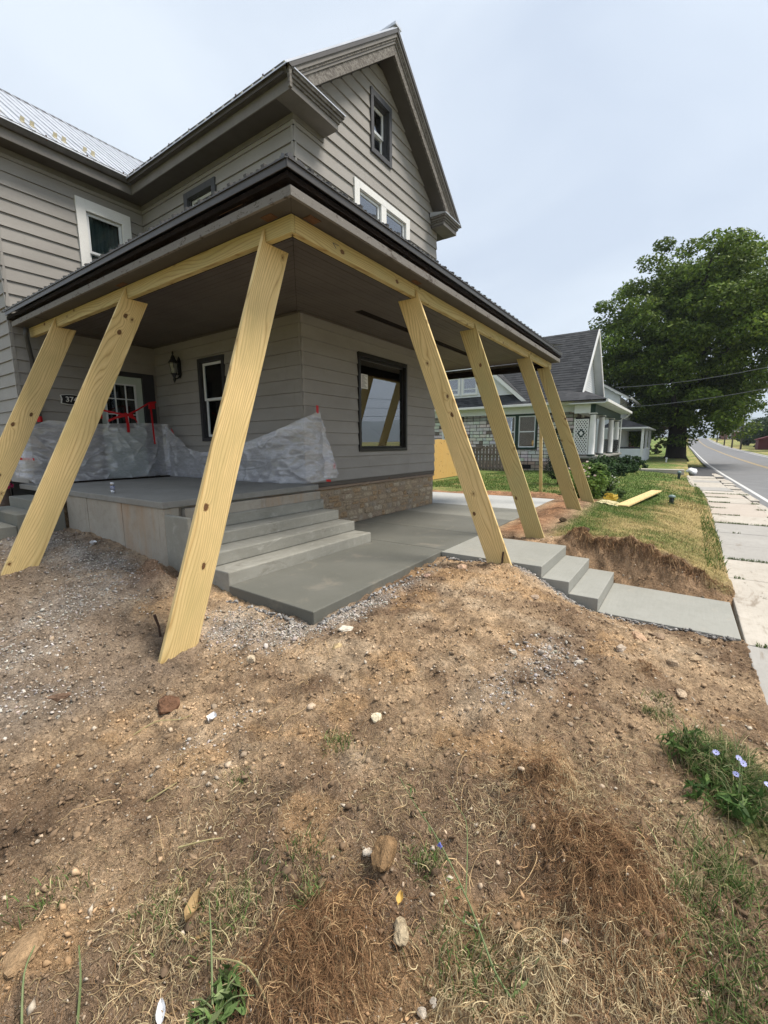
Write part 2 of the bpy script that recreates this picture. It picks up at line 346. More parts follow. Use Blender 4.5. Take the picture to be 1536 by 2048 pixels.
gl = g.n('BsdfGlossy'); gl.inputs['Roughness'].default_value = 0.16; g.l(bm_, gl.inputs['Normal'])
m1 = g.n('MixShader'); m1.inputs[0].default_value = 0.2; g.l(df.outputs[0], m1.inputs[1]); g.l(tl.outputs[0], m1.inputs[2])
m2 = g.n('MixShader'); m2.inputs[0].default_value = 0.24; g.l(m1.outputs[0], m2.inputs[1]); g.l(gl.outputs[0], m2.inputs[2])
m3 = g.n('MixShader'); g.l(g.ramp(wr, [(0.30, 0.34), (0.5, 0.38), (0.75, 0.50)]), m3.inputs[0])
g.l(tr.outputs[0], m3.inputs[1]); g.l(m2.outputs[0], m3.inputs[2]); g.l(m3.outputs[0], g.out.inputs['Surface'])
M['sheet'] = g.m

# ------------------------------------------------------------------ mesh helpers
W = {}                       # world origin of every object built here
def tag(o, label=None, cat=None, group=None, kind=None):
    if label: o['label'] = label
    if cat: o['category'] = cat
    if group: o['group'] = group
    if kind: o['kind'] = kind
    return o
def empty(name, loc, label, cat, group=None):
    o = bpy.data.objects.new(name, None); COL.objects.link(o); o.location = loc; o.empty_display_size = 0.2
    W[o] = Vector(loc); return tag(o, label, cat, group)
def link(name, verts, faces, mat, parent=None, cols=None, gc=None, smooth=False, kind=None, mats=None, fm=None):
    v = np.asarray(verts, dtype=np.float64)
    mn, mx = v.min(0), v.max(0)
    org = Vector(((mn[0]+mx[0])/2, (mn[1]+mx[1])/2, mn[2]))
    me = bpy.data.meshes.new(name)
    vl = v-np.array(org)
    if isinstance(faces, np.ndarray):
        k = faces.shape[1]; nf = len(faces)
        me.vertices.add(len(vl)); me.vertices.foreach_set('co', vl.astype(np.float32).ravel())
        me.loops.add(nf*k); me.loops.foreach_set('vertex_index', faces.astype(np.int32).ravel())
        me.polygons.add(nf); me.polygons.foreach_set('loop_start', np.arange(0, nf*k, k, dtype=np.int32))
        me.polygons.foreach_set('loop_total', np.full(nf, k, dtype=np.int32)); me.update(calc_edges=True)
    else:
        me.from_pydata(vl.tolist(), [], faces); me.update()
    if smooth: me.polygons.foreach_set('use_smooth', np.ones(len(me.polygons), dtype=bool))
    if cols is not None:
        a = me.color_attributes.new('col', 'FLOAT_COLOR', 'POINT'); c = np.ones((len(vl), 4), np.float32); c[:, :3] = cols
        a.data.foreach_set('color', c.ravel())
    if gc is not None:
        a = me.attributes.new('gc', 'FLOAT_VECTOR', 'POINT'); a.data.foreach_set('vector', np.asarray(gc, np.float32).ravel())
    for mm in (mats or [mat]): me.materials.append(M[mm])
    if fm is not None: me.polygons.foreach_set('material_index', np.asarray(fm, np.int32))
    o = bpy.data.objects.new(name, me); COL.objects.link(o)
    W[o] = org
    if parent is not None: o.parent = parent; o.location = org-W[parent]
    else: o.location = org
    if kind: o['kind'] = kind
    return o
class MB:
    def __init__(s): s.v = []; s.f = []; s.g = []; s.c = []
    def add(s, vs, fs, gc=None, c=None):
        b = len(s.v); s.v += [tuple(q) for q in vs]; s.f += [tuple(i+b for i in q) for q in fs]
        s.g += list(gc) if gc is not None else [(0, 0, 0)]*len(vs)
        s.c += [c or (1, 1, 1)]*len(vs); return s
    def box(s, x0, x1, y0, y1, z0, z1, along=None, c=None):
        vs = [(x0, y0, z0), (x1, y0, z0), (x1, y1, z0), (x0, y1, z0), (x0, y0, z1), (x1, y0, z1), (x1, y1, z1), (x0, y1, z1)]
        gc = None
        if along is not None:
            r = [random.uniform(0, 50) for _ in range(3)]
            o = {'x': (0, 2, 1), 'y': (1, 2, 0), 'z': (2, 0, 1), 'xf': (0, 1, 2), 'zx': (2, 1, 0)}[along]
            gc = [(q[o[0]]+r[0], q[o[1]]+r[1], q[o[2]]+r[2]) for q in vs]
        return s.add(vs, [(3, 2, 1, 0), (4, 5, 6, 7), (0, 1, 5, 4), (1, 2, 6, 5), (2, 3, 7, 6), (3, 0, 4, 7)], gc, c)
    def prism(s, poly, a0, a1, axis, gc=None, c=None):
        """poly in the plane normal to axis: axis 'x' -> (y,z); 'y' -> (x,z); 'z' -> (x,y)"""
        def P(q, a): return {'x': (a, q[0], q[1]), 'y': (q[0], a, q[1]), 'z': (q[0], q[1], a)}[axis]
        n = len(poly); vs = [P(q, a0) for q in poly]+[P(q, a1) for q in poly]
        fs = [tuple(range(n)), tuple(range(2*n-1, n-1, -1))]+[(i, i+n, (i+1) % n+n, (i+1) % n) for i in range(n)]
        ar = sum(poly[i][0]*poly[(i+1) % n][1]-poly[(i+1) % n][0]*poly[i][1] for i in range(n))
        flip = (ar > 0) == ((a1 > a0) != (axis == 'y'))
        if flip: fs = [tuple(reversed(q)) for q in fs]
        return s.add(vs, fs, gc, c)
    def tube(s, path, r, n=8, cap=True, c=None):
        P_ = [Vector(q) for q in path]; rr = r if isinstance(r, (list, tuple)) else [r]*len(P_)
        vs = []; nx = None
        for i, q in enumerate(P_):
            t = (P_[min(i+1, len(P_)-1)]-P_[max(i-1, 0)]).normalized()
            if nx is None: nx = t.orthogonal().normalized()
            nx = (nx-t*nx.dot(t)).normalized(); ny = t.cross(nx)
            for k in range(n):
                a = 2*math.pi*k/n; vs.append(q+nx*(math.cos(a)*rr[i])+ny*(math.sin(a)*rr[i]))
        fs = [(i*n+k, i*n+(k+1) % n, (i+1)*n+(k+1) % n, (i+1)*n+k) for i in range(len(P_)-1) for k in range(n)]
        if cap: fs += [tuple(range(n-1, -1, -1)), tuple(range((len(P_)-1)*n, len(P_)*n))]
        return s.add(vs, fs, None, c)
    def lathe(s, prof, cx, cy, n=14, c=None):
        vs = [(cx+r*math.cos(2*math.pi*k/n), cy+r*math.sin(2*math.pi*k/n), z) for r, z in prof for k in range(n)]
        fs = [(i*n+k, i*n+(k+1) % n, (i+1)*n+(k+1) % n, (i+1)*n+k) for i in range(len(prof)-1) for k in range(n)]
        fs += [tuple(range(n-1, -1, -1)), tuple(range((len(prof)-1)*n, len(prof)*n))]
        return s.add(vs, fs, None, c)
    def obox(s, p0, p1, wv, hv, along=False):
        """bar from p0 to p1, wv/hv half-width vectors"""
        p0, p1, wv, hv = Vector(p0), Vector(p1), Vector(wv), Vector(hv)
        vs = [q+a*wv+b*hv for q in (p0, p1) for a, b in ((-1, -1), (1, -1), (1, 1), (-1, 1))]
        gc = None
        if along:
            r = [random.uniform(0, 50) for _ in range(3)]; Ln = (p1-p0).length
            gc = [(r[0]+(Ln if i > 3 else 0), r[1]+a*wv.length, r[2]+b*hv.length) for i, (a, b) in enumerate([(-1, -1), (1, -1), (1, 1), (-1, 1)]*2)]
        fs = [(0, 1, 2, 3), (7, 6, 5, 4), (0, 4, 5, 1), (1, 5, 6, 2), (2, 6, 7, 3), (3, 7, 4, 0)]
        if (p1-p0).dot(wv.cross(hv)) > 0: fs = [tuple(reversed(q)) for q in fs]
        return s.add(vs, fs, gc)
    def build(s, name, mat, parent=None, smooth=False, bevel=0, kind=None, col=False):
        o = link(name, s.v, s.f, mat, parent, s.c if col else None, s.g, smooth, kind)
        if bevel:
            b = o.modifiers.new('bevel', 'BEVEL'); b.width = bevel; b.segments = 2; b.limit_method = 'ANGLE'; b.angle_limit = R(40)
        return o
def bx(name, mat, parent, *a, along=None, bevel=0, kind=None):
    return MB().box(*a, along=along).build(name, mat, parent, bevel=bevel, kind=kind)
def struct(o): o['kind'] = 'structure'; return o

# value noise
def _h(ix, iy, sd):
    n = (ix.astype(np.int64)*374761393+iy.astype(np.int64)*668265263+sd*974711) & 0x7fffffff
    n = ((n ^ (n >> 13))*1274126177) & 0x7fffffff
    n = n ^ (n >> 16)
    return (n & 0xffff)/65535.0
def vn(x, y, sc, sd=0):
    x = x*sc; y = y*sc; ix = np.floor(x); iy = np.floor(y); fx = x-ix; fy = y-iy
    fx = fx*fx*(3-2*fx); fy = fy*fy*(3-2*fy)
    a = _h(ix, iy, sd); b = _h(ix+1, iy, sd); c = _h(ix, iy+1, sd); d = _h(ix+1, iy+1, sd)
    return (a*(1-fx)+b*fx)*(1-fy)+(c*(1-fx)+d*fx)*fy
def fbm(x, y, sc, oc=4, sd=0, gain=0.5):
    r = 0; a = 1; t = 0
    for i in range(oc): r = r+a*(vn(x, y, sc, sd+i*17)-0.5); t += a; a *= gain; sc *= 2.03
    return r/t*2
def sstep(a, b, x): t = np.clip((x-a)/(b-a), 0, 1); return t*t*(3-2*t)

# ------------------------------------------------------------------ terrain
ROAD_XS = [-400, -50, 10, 21, 37, 52, 112, 145, 250, 320]
ROAD_YW = [-9, -3.6, -2.8, -2.5, -2.05, -1.75, -1.1, -0.45, 0.6, 1.4]
def road_w(x): return np.interp(x, ROAD_XS, ROAD_YW)             # near white edge line
def road_z(x):
    x = np.asarray(x, dtype=float)
    z = np.where(x > 40, -0.6+9e-5*(np.clip(x, 40, 250)-40)**2, -0.6)
    return np.where(x > 250, z-0.00006*(np.clip(x, 250, 420)-250)**2*0.6-np.clip(x-420, 0, 3000)*0.004, z)
SW_L = lambda x: np.interp(x, [-20, 4, 10, 18, 22.4, 31, 45, 70], [-0.66, -0.62, -0.63, -0.66, -0.45, -0.15, 0.0, 0.1])
SW_R = lambda x: np.interp(x, [-20, 4, 10, 19.3, 24, 33, 45, 70], [-2.15, -2.1, -2.05, -1.87, -1.54, -1.35, -1.2, -1.1])
CP = np.array([
 (2.70, 2.6, -.11), (4.0, 2.62, -.10), (5.3, 2.68, -.09), (2.62, 3.2, -.12), (2.68, 3.9, -.10),
 (2.55, 4.9, .05), (2.6, 6.1, .19), (2.6, 7.1, .25), (2.6, 7.8, .25), (1.68, 3.3, -.32), (1.95, 3.3, -.33), (1.7, 3.6, -.28), (2.2, 3.5, -.2), (2.3, 3.0, -.14),
 (1.5, 6.0, .11), (1.2, 6.0, .10), (.8, 9, .22), (1.6, 7.8, .22), (0, 6, .03), (-1, 4, -.15), (.9, 4.5, -.10), (1.3, 4.6, -.06), (2.2, 4.4, -.06), (2, 10, .25), (0, 12, .2), (3, 12, .2),
 (0, 0, -.17), (.8, .6, -.15), (1.75, 1.2, -.14), (3, 1.5, -.08), (4.3, 1.6, -.04), (5.1, 1.85, -.02), (5.15, 1.4, -.06),
 (5.28, 1.30, -.18), (5.28, 1.05, -.345), (5.28, .85, -.40), (5.28, .65, -.44), (5.25, 0, -.47), (5.25, -.55, -.455), (4.6, .8, -.20), (4.6, .2, -.34), (4.5, -.55, -.425), (3.8, .4, -.20), (3.7, -.2, -.34),
 (3.9, -.64, -.42), (4.6, -.62, -.43), (5.28, -.62, -.45), (2.9, -.25, -.24), (2.6, -.45, -.28), (1.5, -.3, -.18), (2.3, -1.2, -.42), (1, -1.2, -.36), (3, -1, -.46), (0, -1.5, -.38), (-1, 0, -.2), (-1, 2, -.2),
 (7, 2.55, -.05), (9, 2.55, -.02), (11, 2.6, .03), (12.5, 2.6, .0), (12.6, 4.5, -.03), (12.6, 6.5, -.03), (10, 2.0, .02), (11.6, 2, .04), (8, 2, -.01), (7.1, 1.9, -.05),
 (6.85, 1.9, -.06), (6.79, 1.35, -.13), (6.98, 1.38, .05), (6.79, .95, -.36), (6.98, .95, .04), (6.78, .5, -.44), (6.97, .5, .0), (6.76, 0, -.47), (6.98, .05, -.13), (6.76, -.4, -.48), (6.99, -.3, -.25), (7.0, -.55, -.37),
 (7.5, 1.2, .0), (7.6, .9, -.03), (7.6, .4, -.06), (7.7, 0, -.18), (7.8, -.35, -.34), (7.8, -.58, -.42),
 (9, .8, -.05), (9, 0, -.22), (9, -.5, -.41), (12, .3, -.15), (12, -.55, -.42), (17, .6, -.13), (17, -.6, -.43), (17, 3, -.05), (22, 4, -.05), (25, .3, -.22), (25, -.4, -.43), (17, 9, -.05),
 (26, 5, -.05), (30, 0, -.36), (30, 3.2, -.05), (26, 9, -.1), (15, 9, -.05), (11, 9, -.05), (40, 3, 0), (40, 6, .1), (45, .9, -.1), (-3, 8, 0)])
_K = np.sqrt(((CP[:, None, :2]-CP[None, :, :2])**2).sum(-1)+0.0016)
_Wt = np.linalg.solve(_K, CP[:, 2]-(-0.1))
def rbf(x, y):
    sh = x.shape; x = x.ravel(); y = y.ravel(); r = np.empty_like(x)
    for i in range(0, len(x), 20000):
        a = x[i:i+20000, None]-CP[None, :, 0]; b = y[i:i+20000, None]-CP[None, :, 1]
        r[i:i+20000] = np.sqrt(a*a+b*b+0.0016) @ _Wt
    return (r-0.1).reshape(sh)
BUMPS = [  # x, y, rx, ry, height: clods, turned sod, root mats
 (1.60, .12, .30, .18, .095), (1.50, -.02, .2, .12, .05), (1.70, .33, .14, .14, .05), (.80, .84, .22, .16, .08), (1.02, .70, .10, .10, .05), (1.20, .84, .10, .09, .05),
 (1.19, .24, .17, .12, .035), (1.98, .49, .17, .10, .05), (2.06, .40, .10, .08, .04), (.68, 1.31, .12, .1, .03), (.30, 1.64, .16, .12, .045), (.45, 1.45, .12, .1, .035),
 (3.68, .12, .16, .1, .05), (3.1, .3, .14, .1, .03), (2.4, .9, .2, .12, .03), (1.32, 2.70, .13, .1, .03), (2.9, 1.9, .2, .14, .02), (1.2, .5, .1, .1, -.04), (.95, .55, .12, .1, -.04), (1.42, .44, .12, .1, -.035), (1.35, -.10, .1, .1, -.03),
 (8.2, 2.35, .9, .16, .06), (10, 2.3, 1.2, .2, .06), (12.0, 2.2, .6, .4, .05), (12.75, 4.5, .25, 1.6, .09), (12.8, 3.2, .3, .5, .06), (7.15, 1.27, .2, .16, .09), (7.05, .62, .12, .3, .06), (7.03, .1, .1, .25, .05), (8.63, 1.84, .14, .1, .05), (7.4, .62, .2, .12, .05), (1.85, 3.40, .22, .14, .05), (5.2, 1.78, .16, .22, .045), (7.12, 1.9, .2, .2, .03), (10.1, 1.95, .25, .25, .04), (2.35, 4.75, .16, .3, .10), (2.45, 4.95, .12, .14, .08)]
def gz(x, y):
    x = np.asarray(x, dtype=float); y = np.asarray(y, dtype=float)
    z = rbf(np.clip(x, -3, 48), np.clip(y, -1.6, 13))
    side = sstep(-0.8, 1.0, y-SW_L(x)+0.6)*0.55
    rzx = road_z(x); far = rzx+side+0.08
    far = far+sstep(-11, -60, y)*(-0.6)+sstep(12, 80, y)*0.6
    w = np.maximum(sstep(26, 46, x), np.maximum(sstep(-2, -8, x), sstep(11, 18, y)))
    z = z*(1-w)+far*w
    for (bx_, by_, rx_, ry_, hh) in BUMPS: z = z+hh*np.exp(-(((x-bx_)/rx_)**2+((y-by_)/ry_)**2)**(1.0 if hh < .08 else 2.0))*(0.75+0.6*vn(x, y, 22, 5))
    dirt = (x < 7.2)*(y > -.7)
    near = sstep(14, 5, x)*sstep(-14, -1, y)
    z = z+near*(0.024*fbm(x, y, 3.0, 4, 1)+0.030*fbm(x, y, 11, 4, 2)*(0.3+0.9*dirt)+0.018*fbm(x, y, 34, 3, 3)*(0.25+dirt))
    z = z+(.075*fbm(x, y, 7, 4, 8)+.03*fbm(x, y, 22, 3, 9))*sstep(6.76, 6.9, x)*sstep(7.5, 7.15, x)*sstep(-.6, -.4, y)*sstep(1.7, 1.4, y)
    z = z+(1-near)*0.03*fbm(x, y, 0.8, 3, 4)*sstep(-0.5, 1.0, y)
    # the sidewalk and the road strip are cut below their slabs
    yw = road_w(x); inroad = sstep(-0.01, -0.08, y-SW_L(x))*sstep(2.6, 3.4, x+0*y)*sstep(-8.3, -7.9, y-yw)
    z = z*(1-inroad)+(np.minimum(z, rzx-0.06 if False else np.where(x < 45, -0.66, rzx-0.12)))*inroad*1.0
    lim = sstep(-7.9, -9.5, y-yw)
    z = z*(1-lim)+(rzx+0.1+np.clip(-9.5-(y-yw), 0, 60)*0.0+far*0)*lim+lim*sstep(-12, -70, y-yw)*sstep(160, 60, x)*(-1.0)
    def cut(x0, x1, y0, y1, zz):
        nonlocal z
        m = sstep(x0-.03, x0, x)*sstep(x1+.03, x1, x)*sstep(y0-.03, y0, y)*sstep(y1+.03, y1, y)
        z = np.where(m > 0, z*(1-m)+np.minimum(z, zz)*m, z)
    cut(2.82, 12.22, 2.85, 9.5, -.25); cut(5.45, 6.68, .8, 2.9, -.40); cut(5.45, 6.66, -.56, .9, -.6); cut(2.76, 5.3, 5.0, 9.8, -.3)
    return z
def axis(segs):
    r = [segs[0][0]]
    for a, b, d0, d1 in segs:
        x = a; d = d0
        n = max(2, int(round((b-a)/((d0+d1)/2)))); t = np.linspace(0, 1, n+1)[1:]
        # quadratic spacing from d0 to d1
        s_ = t*(2*d0)/(d0+d1)+t*t*(d1-d0)/(d0+d1); r += list(a+(b-a)*s_)
    return np.array(r)
gx = axis([(-6000, -300, 900, 60), (-300, -4, 60, .6), (-4, -.4, .4, .03), (-.4, 3.2, .02, .02), (3.2, 7.8, .026, .03), (7.8, 14, .04, .1), (14, 34, .14, .4), (34, 60, .5, 1.5), (60, 320, 2.5, 8), (320, 6500, 30, 900)])
gy = axis([(-6500, -120, 900, 30), (-120, -10, 12, .5), (-10, -1.6, .4, .06), (-1.6, 2.9, .022, .02), (2.9, 5.6, .025, .03), (5.6, 13, .06, .2), (13, 60, .4, 6), (60, 6000, 30, 900)])
X, Y = np.meshgrid(gx, gy, indexing='ij')
Z = gz(X, Y)
nx_, ny_ = X.shape
idx = np.arange(nx_*ny_).reshape(nx_, ny_)
F4 = np.stack([idx[:-1, :-1], idx[1:, :-1], idx[1:, 1:], idx[:-1, 1:]], -1).reshape(-1, 4)
def G(x, y, cx, cy_, rx, ry): return np.exp(-((x-cx)/rx)**2-((y-cy_)/ry)**2)
GRAVEL = [(1.0, 4.4, .5, .35, .5), (.7, 3.6, .5, .3, .45), (2.35, 3.3, .25, .4, .95), (2.5, 2.75, .3, .16, .85), (3.2, 2.52, .5, .14, .8), (4.2, 2.5, .6, .10, .35), (2.1, 6.8, .4, 1.5, .75), (1.1, 8.5, 1.2, 1.3, .6), (3.3, .75, .4, .22, .40), (2.6, .9, .25, .2, .28), (2.2, 5.6, .3, .5, .6), (1.6, 4.9, .6, .3, .5), (1.4, 2.2, .3, .14, .15), (5.25, 1.45, .12, .2, .8), (5.2, .9, .14, .4, .6)]
def gravel_mask(x, y):
    m = 0
    for a in GRAVEL: m = m+a[4]*G(x, y, *a[:4])
    return np.clip(m*(0.55+0.9*vn(x, y, 5, 31)), 0, 1)
def grass_mask(x, y):
    lawn = sstep(7.0, 7.25, x+0.3*fbm(x, y, 2, 3, 41))*sstep(-.75, -.55, y)
    lawn = lawn*(1-sstep(-.15, .25, 0.30-abs(y-2.5)*.6+0.15*fbm(x, y, 2.2, 3, 44))*sstep(13.2, 12.6, x))
    lawn = lawn*(1-sstep(13.15, 12.85, x+0.3*fbm(x, y, 1.6, 3, 45))*sstep(1.5, 2.0, y))
    right = sstep(0.02, -.30, y+0.16*fbm(x, y, 3, 3, 42)+0.06*(x-2.0))*sstep(4.1, 3.4, x)*np.clip(1.25*G(x, y, 2.62, -.44, .30, .21)+.55*sstep(.56, .70, vn(x, y, 3.1, 46))*sstep(2.3, 1.9, x), 0, 1)
    far = np.maximum(sstep(20, 22, x), np.maximum(sstep(13, 14, y), np.maximum(sstep(-3, -4, x), sstep(-9, -9.6, y))))
    return np.clip(np.maximum(np.maximum(lawn, right), far), 0, 1)
def dry_mask(x, y):     # straw coloured parts of the lawn
    d = 0.42+0.9*fbm(x, y, 1.1, 4, 51)+0.4*fbm(x, y, 5, 3, 52)
    d = d+0.5*sstep(0.9, -0.3, y)*sstep(7, 8, x)*sstep(20, 14, x)+0.45*G(x, y, 7.6, .4, .8, .7)-0.5*sstep(13, 18, x)*sstep(.3, 1.2, y)-0.35*G(x, y, 9, 1.6, 1.5, .5)
    return np.clip(d, 0, 1)
def soil_col(x, y):
    f1 = fbm(x, y, 1.7, 5, 61); f2 = fbm(x, y, 6, 4, 62); f3 = fbm(x, y, 3.1, 4, 63)
    tan = np.array((.40, .285, .178)); dark = np.array((.16, .107, .068)); red = np.array((.235, .118, .062)); pale = np.array((.50, .40, .285))
    a = np.clip(.42+1.0*f1+.55*f2, 0, 1)[..., None]
    c = dark*(1-a)+tan*a
    pm = (np.clip(.9*f3-.1, 0, 1)*sstep(3, 1.6, abs(x-3)))[..., None]; c = c*(1-pm)+pale*pm
    # darker, more organic ground right in front of the camera, browner bank by the gravel
    org = (0.72*sstep(1.75, .7, np.hypot(x, y)*.75+.3*f1))[..., None]; c = c*(1-org)+np.array((.172, .120, .080))*org
    dk = (sstep(.50, .66, vn(x, y, 3.3, 66)*.7+vn(x, y, 9, 67)*.3)*np.clip(sstep(2.3, 1.2, np.hypot(x, y))+.55*sstep(2.0, 1.2, x)*sstep(4.5, 2.5, y), 0, 1)*.8)[..., None]; c = c*(1-dk)+np.array((.105, .074, .05))*dk
    og = (sstep(.60, .72, vn(x, y, 2.4, 68)*.65+vn(x, y, 8, 69)*.35)*.4*(x < 7))[..., None]; c = c*(1-og)+np.array((.43, .27, .135))*og
    lf = (0.7*sstep(2.2, 1.7, x+.3*f1)*sstep(2.6, 3.4, y))[..., None]; c = c*(1-lf)+np.array((.20, .155, .115))*lf
    rm = np.clip(1.0*G(x, y, 1.60, .12, .34, .22)+.9*G(x, y, .80, .84, .26, .19)+.5*G(x, y, 2.9, .5, .2, .1)+.9*G(x, y, 2.35, 4.8, .2, .3)+.5*G(x, y, 3.0, .62, .12, .1), 0, 1)[..., None]
    c = c*(1-.75*rm)+np.array((.19, .105, .056))*.75*rm
    rd = (np.clip(sstep(.5, .1, abs(y-2.35))*sstep(7, 7.6, x)*sstep(13.4, 12.6, x)+sstep(13.3, 12.8, x)*sstep(12.1, 12.3, x)*sstep(1.3, 1.8, y)+.35*sstep(7.05, 6.95, x)*sstep(6.6, 6.7, x), 0, 1)*(.7+.3*f1))[..., None]
    c = c*(1-rd)+(red*(.75+.5*a))*rd
    bk = (sstep(7.25, 7.0, x+.15*fbm(x, y, 5, 3, 47))*sstep(6.6, 6.7, x)*sstep(1.7, 1.4, y)*.75)[..., None]; c = c*(1-bk)+np.array((.19, .125, .075))*(.7+.9*np.clip(.5+f2, 0, 1))[..., None]*bk
    gm = gravel_mask(x, y)[..., None]; gc_ = np.array((.30, .285, .265))*(.8+.7*np.clip(f2, -.4, .6))[..., None]
    c = c*(1-.8*gm)+gc_*.8*gm
    gr = grass_mask(x, y)[..., None]; dm = dry_mask(x, y)[..., None]
    gcol = np.array((.085, .125, .032))*(1-dm)+np.array((.29, .225, .10))*dm
    return c*(1-gr)+gcol*gr
ground = link('ground', np.stack([X, Y, Z], -1).reshape(-1, 3), F4, 'soil', None, soil_col(X, Y).reshape(-1, 3), smooth=True, kind='structure')

# ------------------------------------------------------------------ road, kerb, sidewalk
def strip(name, mat, xs, ya, yb, zf, parent=None, kind=None):
    v = []
    for x in xs: z = float(zf(x)); v += [(x, float(ya(x)), z), (x, float(yb(x)), z)]
    f = [(2*i, 2*i+1, 2*i+3, 2*i+2) for i in range(len(xs)-1)]
    if ya(xs[0]) < yb(xs[0]): f = [tuple(reversed(q)) for q in f]
    f = [tuple(reversed(q)) for q in f]
    return link(name, v, f, mat, parent, kind=kind)
rx = list(np.arange(-60, 60, 4))+list(np.arange(60, 420, 8))
road = strip('road', 'asphalt', rx, lambda x: road_w(x)-7.7, lambda x: road_w(x)+.34, road_z, kind='structure')
for a, b, m_, nm in ((-.07, .07, 'line_white', 'edge_line'), (-7.27, -7.13, 'line_white', 'edge_line'), (-3.80, -3.71, 'line_yellow', 'centre_line'), (-3.60, -3.51, 'line_yellow', 'centre_line')):
    strip(nm, m_, rx, lambda x: road_w(x)+a, lambda x: road_w(x)+b, lambda x: road_z(x)+.006, road)
strip('shoulder', 'walk_grey', rx, lambda x: road_w(x)-8.6, lambda x: road_w(x)-7.69, lambda x: road_z(x)+.004, road)
kb = MB(); xk = 4.0
rr_ = random.Random(3)
while xk < 34:                                   # crumbling concrete kerb, piece by piece
    ln = rr_.uniform(.8, 2.2); x1 = xk+ln
    za = -.60+rr_.uniform(.05, .14); ya0, yb0 = float(road_w(xk))+.345+rr_.uniform(0, .05), float(SW_R(xk))-.02
    yb1 = float(SW_R(x1))-.02-rr_.uniform(0, .12); ya1 = float(road_w(x1))+.345+rr_.uniform(0, .12)
    if yb0-ya0 < .12: ya0 = yb0-.14
    if yb1-ya1 < .12: ya1 = yb1-.14
    kb = MB(); kb.prism([(xk, ya0), (x1-.03, ya1), (x1-.03, yb1), (xk, yb0)], -.72, za, 'z')
    k_o = kb.build('kerb', 'walk_old', None, bevel=.02); struct(k_o)
    xk = x1
walk = None
sx = 3.0; mats_ = ['walk_old', 'walk_old', 'walk_grey', 'walk_old', 'walk_old', 'walk_grey', 'walk_grey', 'walk_grey', 'walk_old', 'walk_tan', 'walk_tan', 'walk_old', 'walk_tan', 'walk_old', 'walk_grey', 'walk_old', 'walk_old', 'walk_grey']
walk = struct(bx('sidewalk', 'walk_grey', None, -14, 33.5, -2.0, -1.3, -.70, -.62))
i = 0; sx = -6.0
while sx < 31:
    ln = 2.6 if sx < 6.5 and sx > 2 else rr_.uniform(1.25, 1.65)
    x1 = sx+ln; tz = rr_.uniform(-.012, .012) if sx > 8 else 0
    b = MB(); g_ = .012 if sx > 8 else .006
    ya, yb, yc, yd = float(SW_R(sx))+rr_.uniform(0, .03), float(SW_R(x1))+rr_.uniform(0, .03), float(SW_L(x1)), float(SW_L(sx))
    poly = [(sx+g_, ya), (x1-g_, yb), (x1-g_, yc), (sx+g_, yd)]
    b.prism(poly, -.60, -.447+tz, 'z')
    b.build('slab', mats_[max(0, i-4) % len(mats_)], walk, bevel=.012); i += 1; sx = x1
strip('driveway_apron', 'asphalt_dark', list(np.arange(31, 45, 1.0)), lambda x: road_w(x)+.33, lambda x: SW_L(x)+.3, lambda x: -.50+.0*x, kind='structure')
ek = MB(); ek.prism([(22.4, -.47), (30.6, -.17), (30.6, .03), (22.4, -.25)], -.6, -.33, 'z'); struct(ek.build('kerb', 'walk_old', None, bevel=.02))
struct(bx('garden_path', 'walk_old', None, 29.7, 30.5, .05, 3.4, -.4, -.02, bevel=.02))
# long forested ridge on the far side of the valley
hv = []; hf = []
hp = [(-5200, -3800), (-3000, -3300), (-500, -2900), (1500, -2750), (3200, -2450), (4600, -1500), (5200, -200), (5400, 900), (5200, 2500)]
N_ = 160
for i in range(N_):
    t = i/(N_-1)*(len(hp)-1); k = min(int(t), len(hp)-2); fr = t-k
    q = Vector(hp[k]).lerp(Vector(hp[k+1]), fr); dirn = (Vector(hp[k+1])-Vector(hp[k])).normalized(); nrm = Vector((-dirn.y, dirn.x))
    hh = 232+14*math.sin(i*.21)+9*math.sin(i*.53+1)+5*math.sin(i*1.37)
    for d, zz in ((600, -30), (330, hh*.35), (120, hh*.82), (0, hh), (-300, hh*.6), (-700, -30)):
        q2 = q+nrm*d; hv.append((q2.x, q2.y, zz+(4*math.sin(i*2.1+d) if 0 < zz < hh else 0)))
for i in range(N_-1):
    for j in range(5): a = i*6+j; hf.append((a, a+1, a+7, a+6))
link('hills', hv, hf, 'hill', smooth=True, kind='structure')

# ------------------------------------------------------------------ concrete porch platform, steps, patio
XG, YF, YL, XE = 5.314, 5.318, 9.83, 9.909        # side wall, street wall, wing wall, far side wall of the house
XW = 2.82                                         # outer corner of the left wing
PZ = .857                                         # porch floor
pp = empty('porch_platform', (4.0, 7.4, 0), 'raised grey concrete porch floor slab on stained concrete walls', 'porch')
bx('slab', 'conc_old', pp, 2.64, XG-.03, 4.99, YL-.03, .772, PZ, bevel=.012)
for y0, y1 in ((5.02, 6.055), (6.07, 7.105), (7.12, 7.85)):
    bx('wall_panel', 'conc_wall', pp, 2.665, 2.86, y0, y1, -.3, .770, bevel=.01)
bx('wall_panel', 'conc_wall', pp, 2.87, XG-.05, 5.06, 5.16, -.1, .770)
fs = empty('front_steps', (4, 4.5, 0), 'four grey concrete steps from the fresh patio up to the porch floor', 'steps')
FS = [(2.765, 3.985, .142), (2.752, 4.30, .298), (2.74, 4.62, .452), (2.73, 4.935, .612)]
for i, (x0, y0, z1) in enumerate(FS):
    y1 = 5.055
    zb = FS[i-1][2]+.001 if i else -.12
    bx('step', 'conc_step', fs, x0, 5.372-.012*i, y0, y1, zb, z1, bevel=.014)
bx('cheek', 'conc_step', fs, 2.672, 2.728, 4.55, 5.052, -.1, .70, bevel=.012)
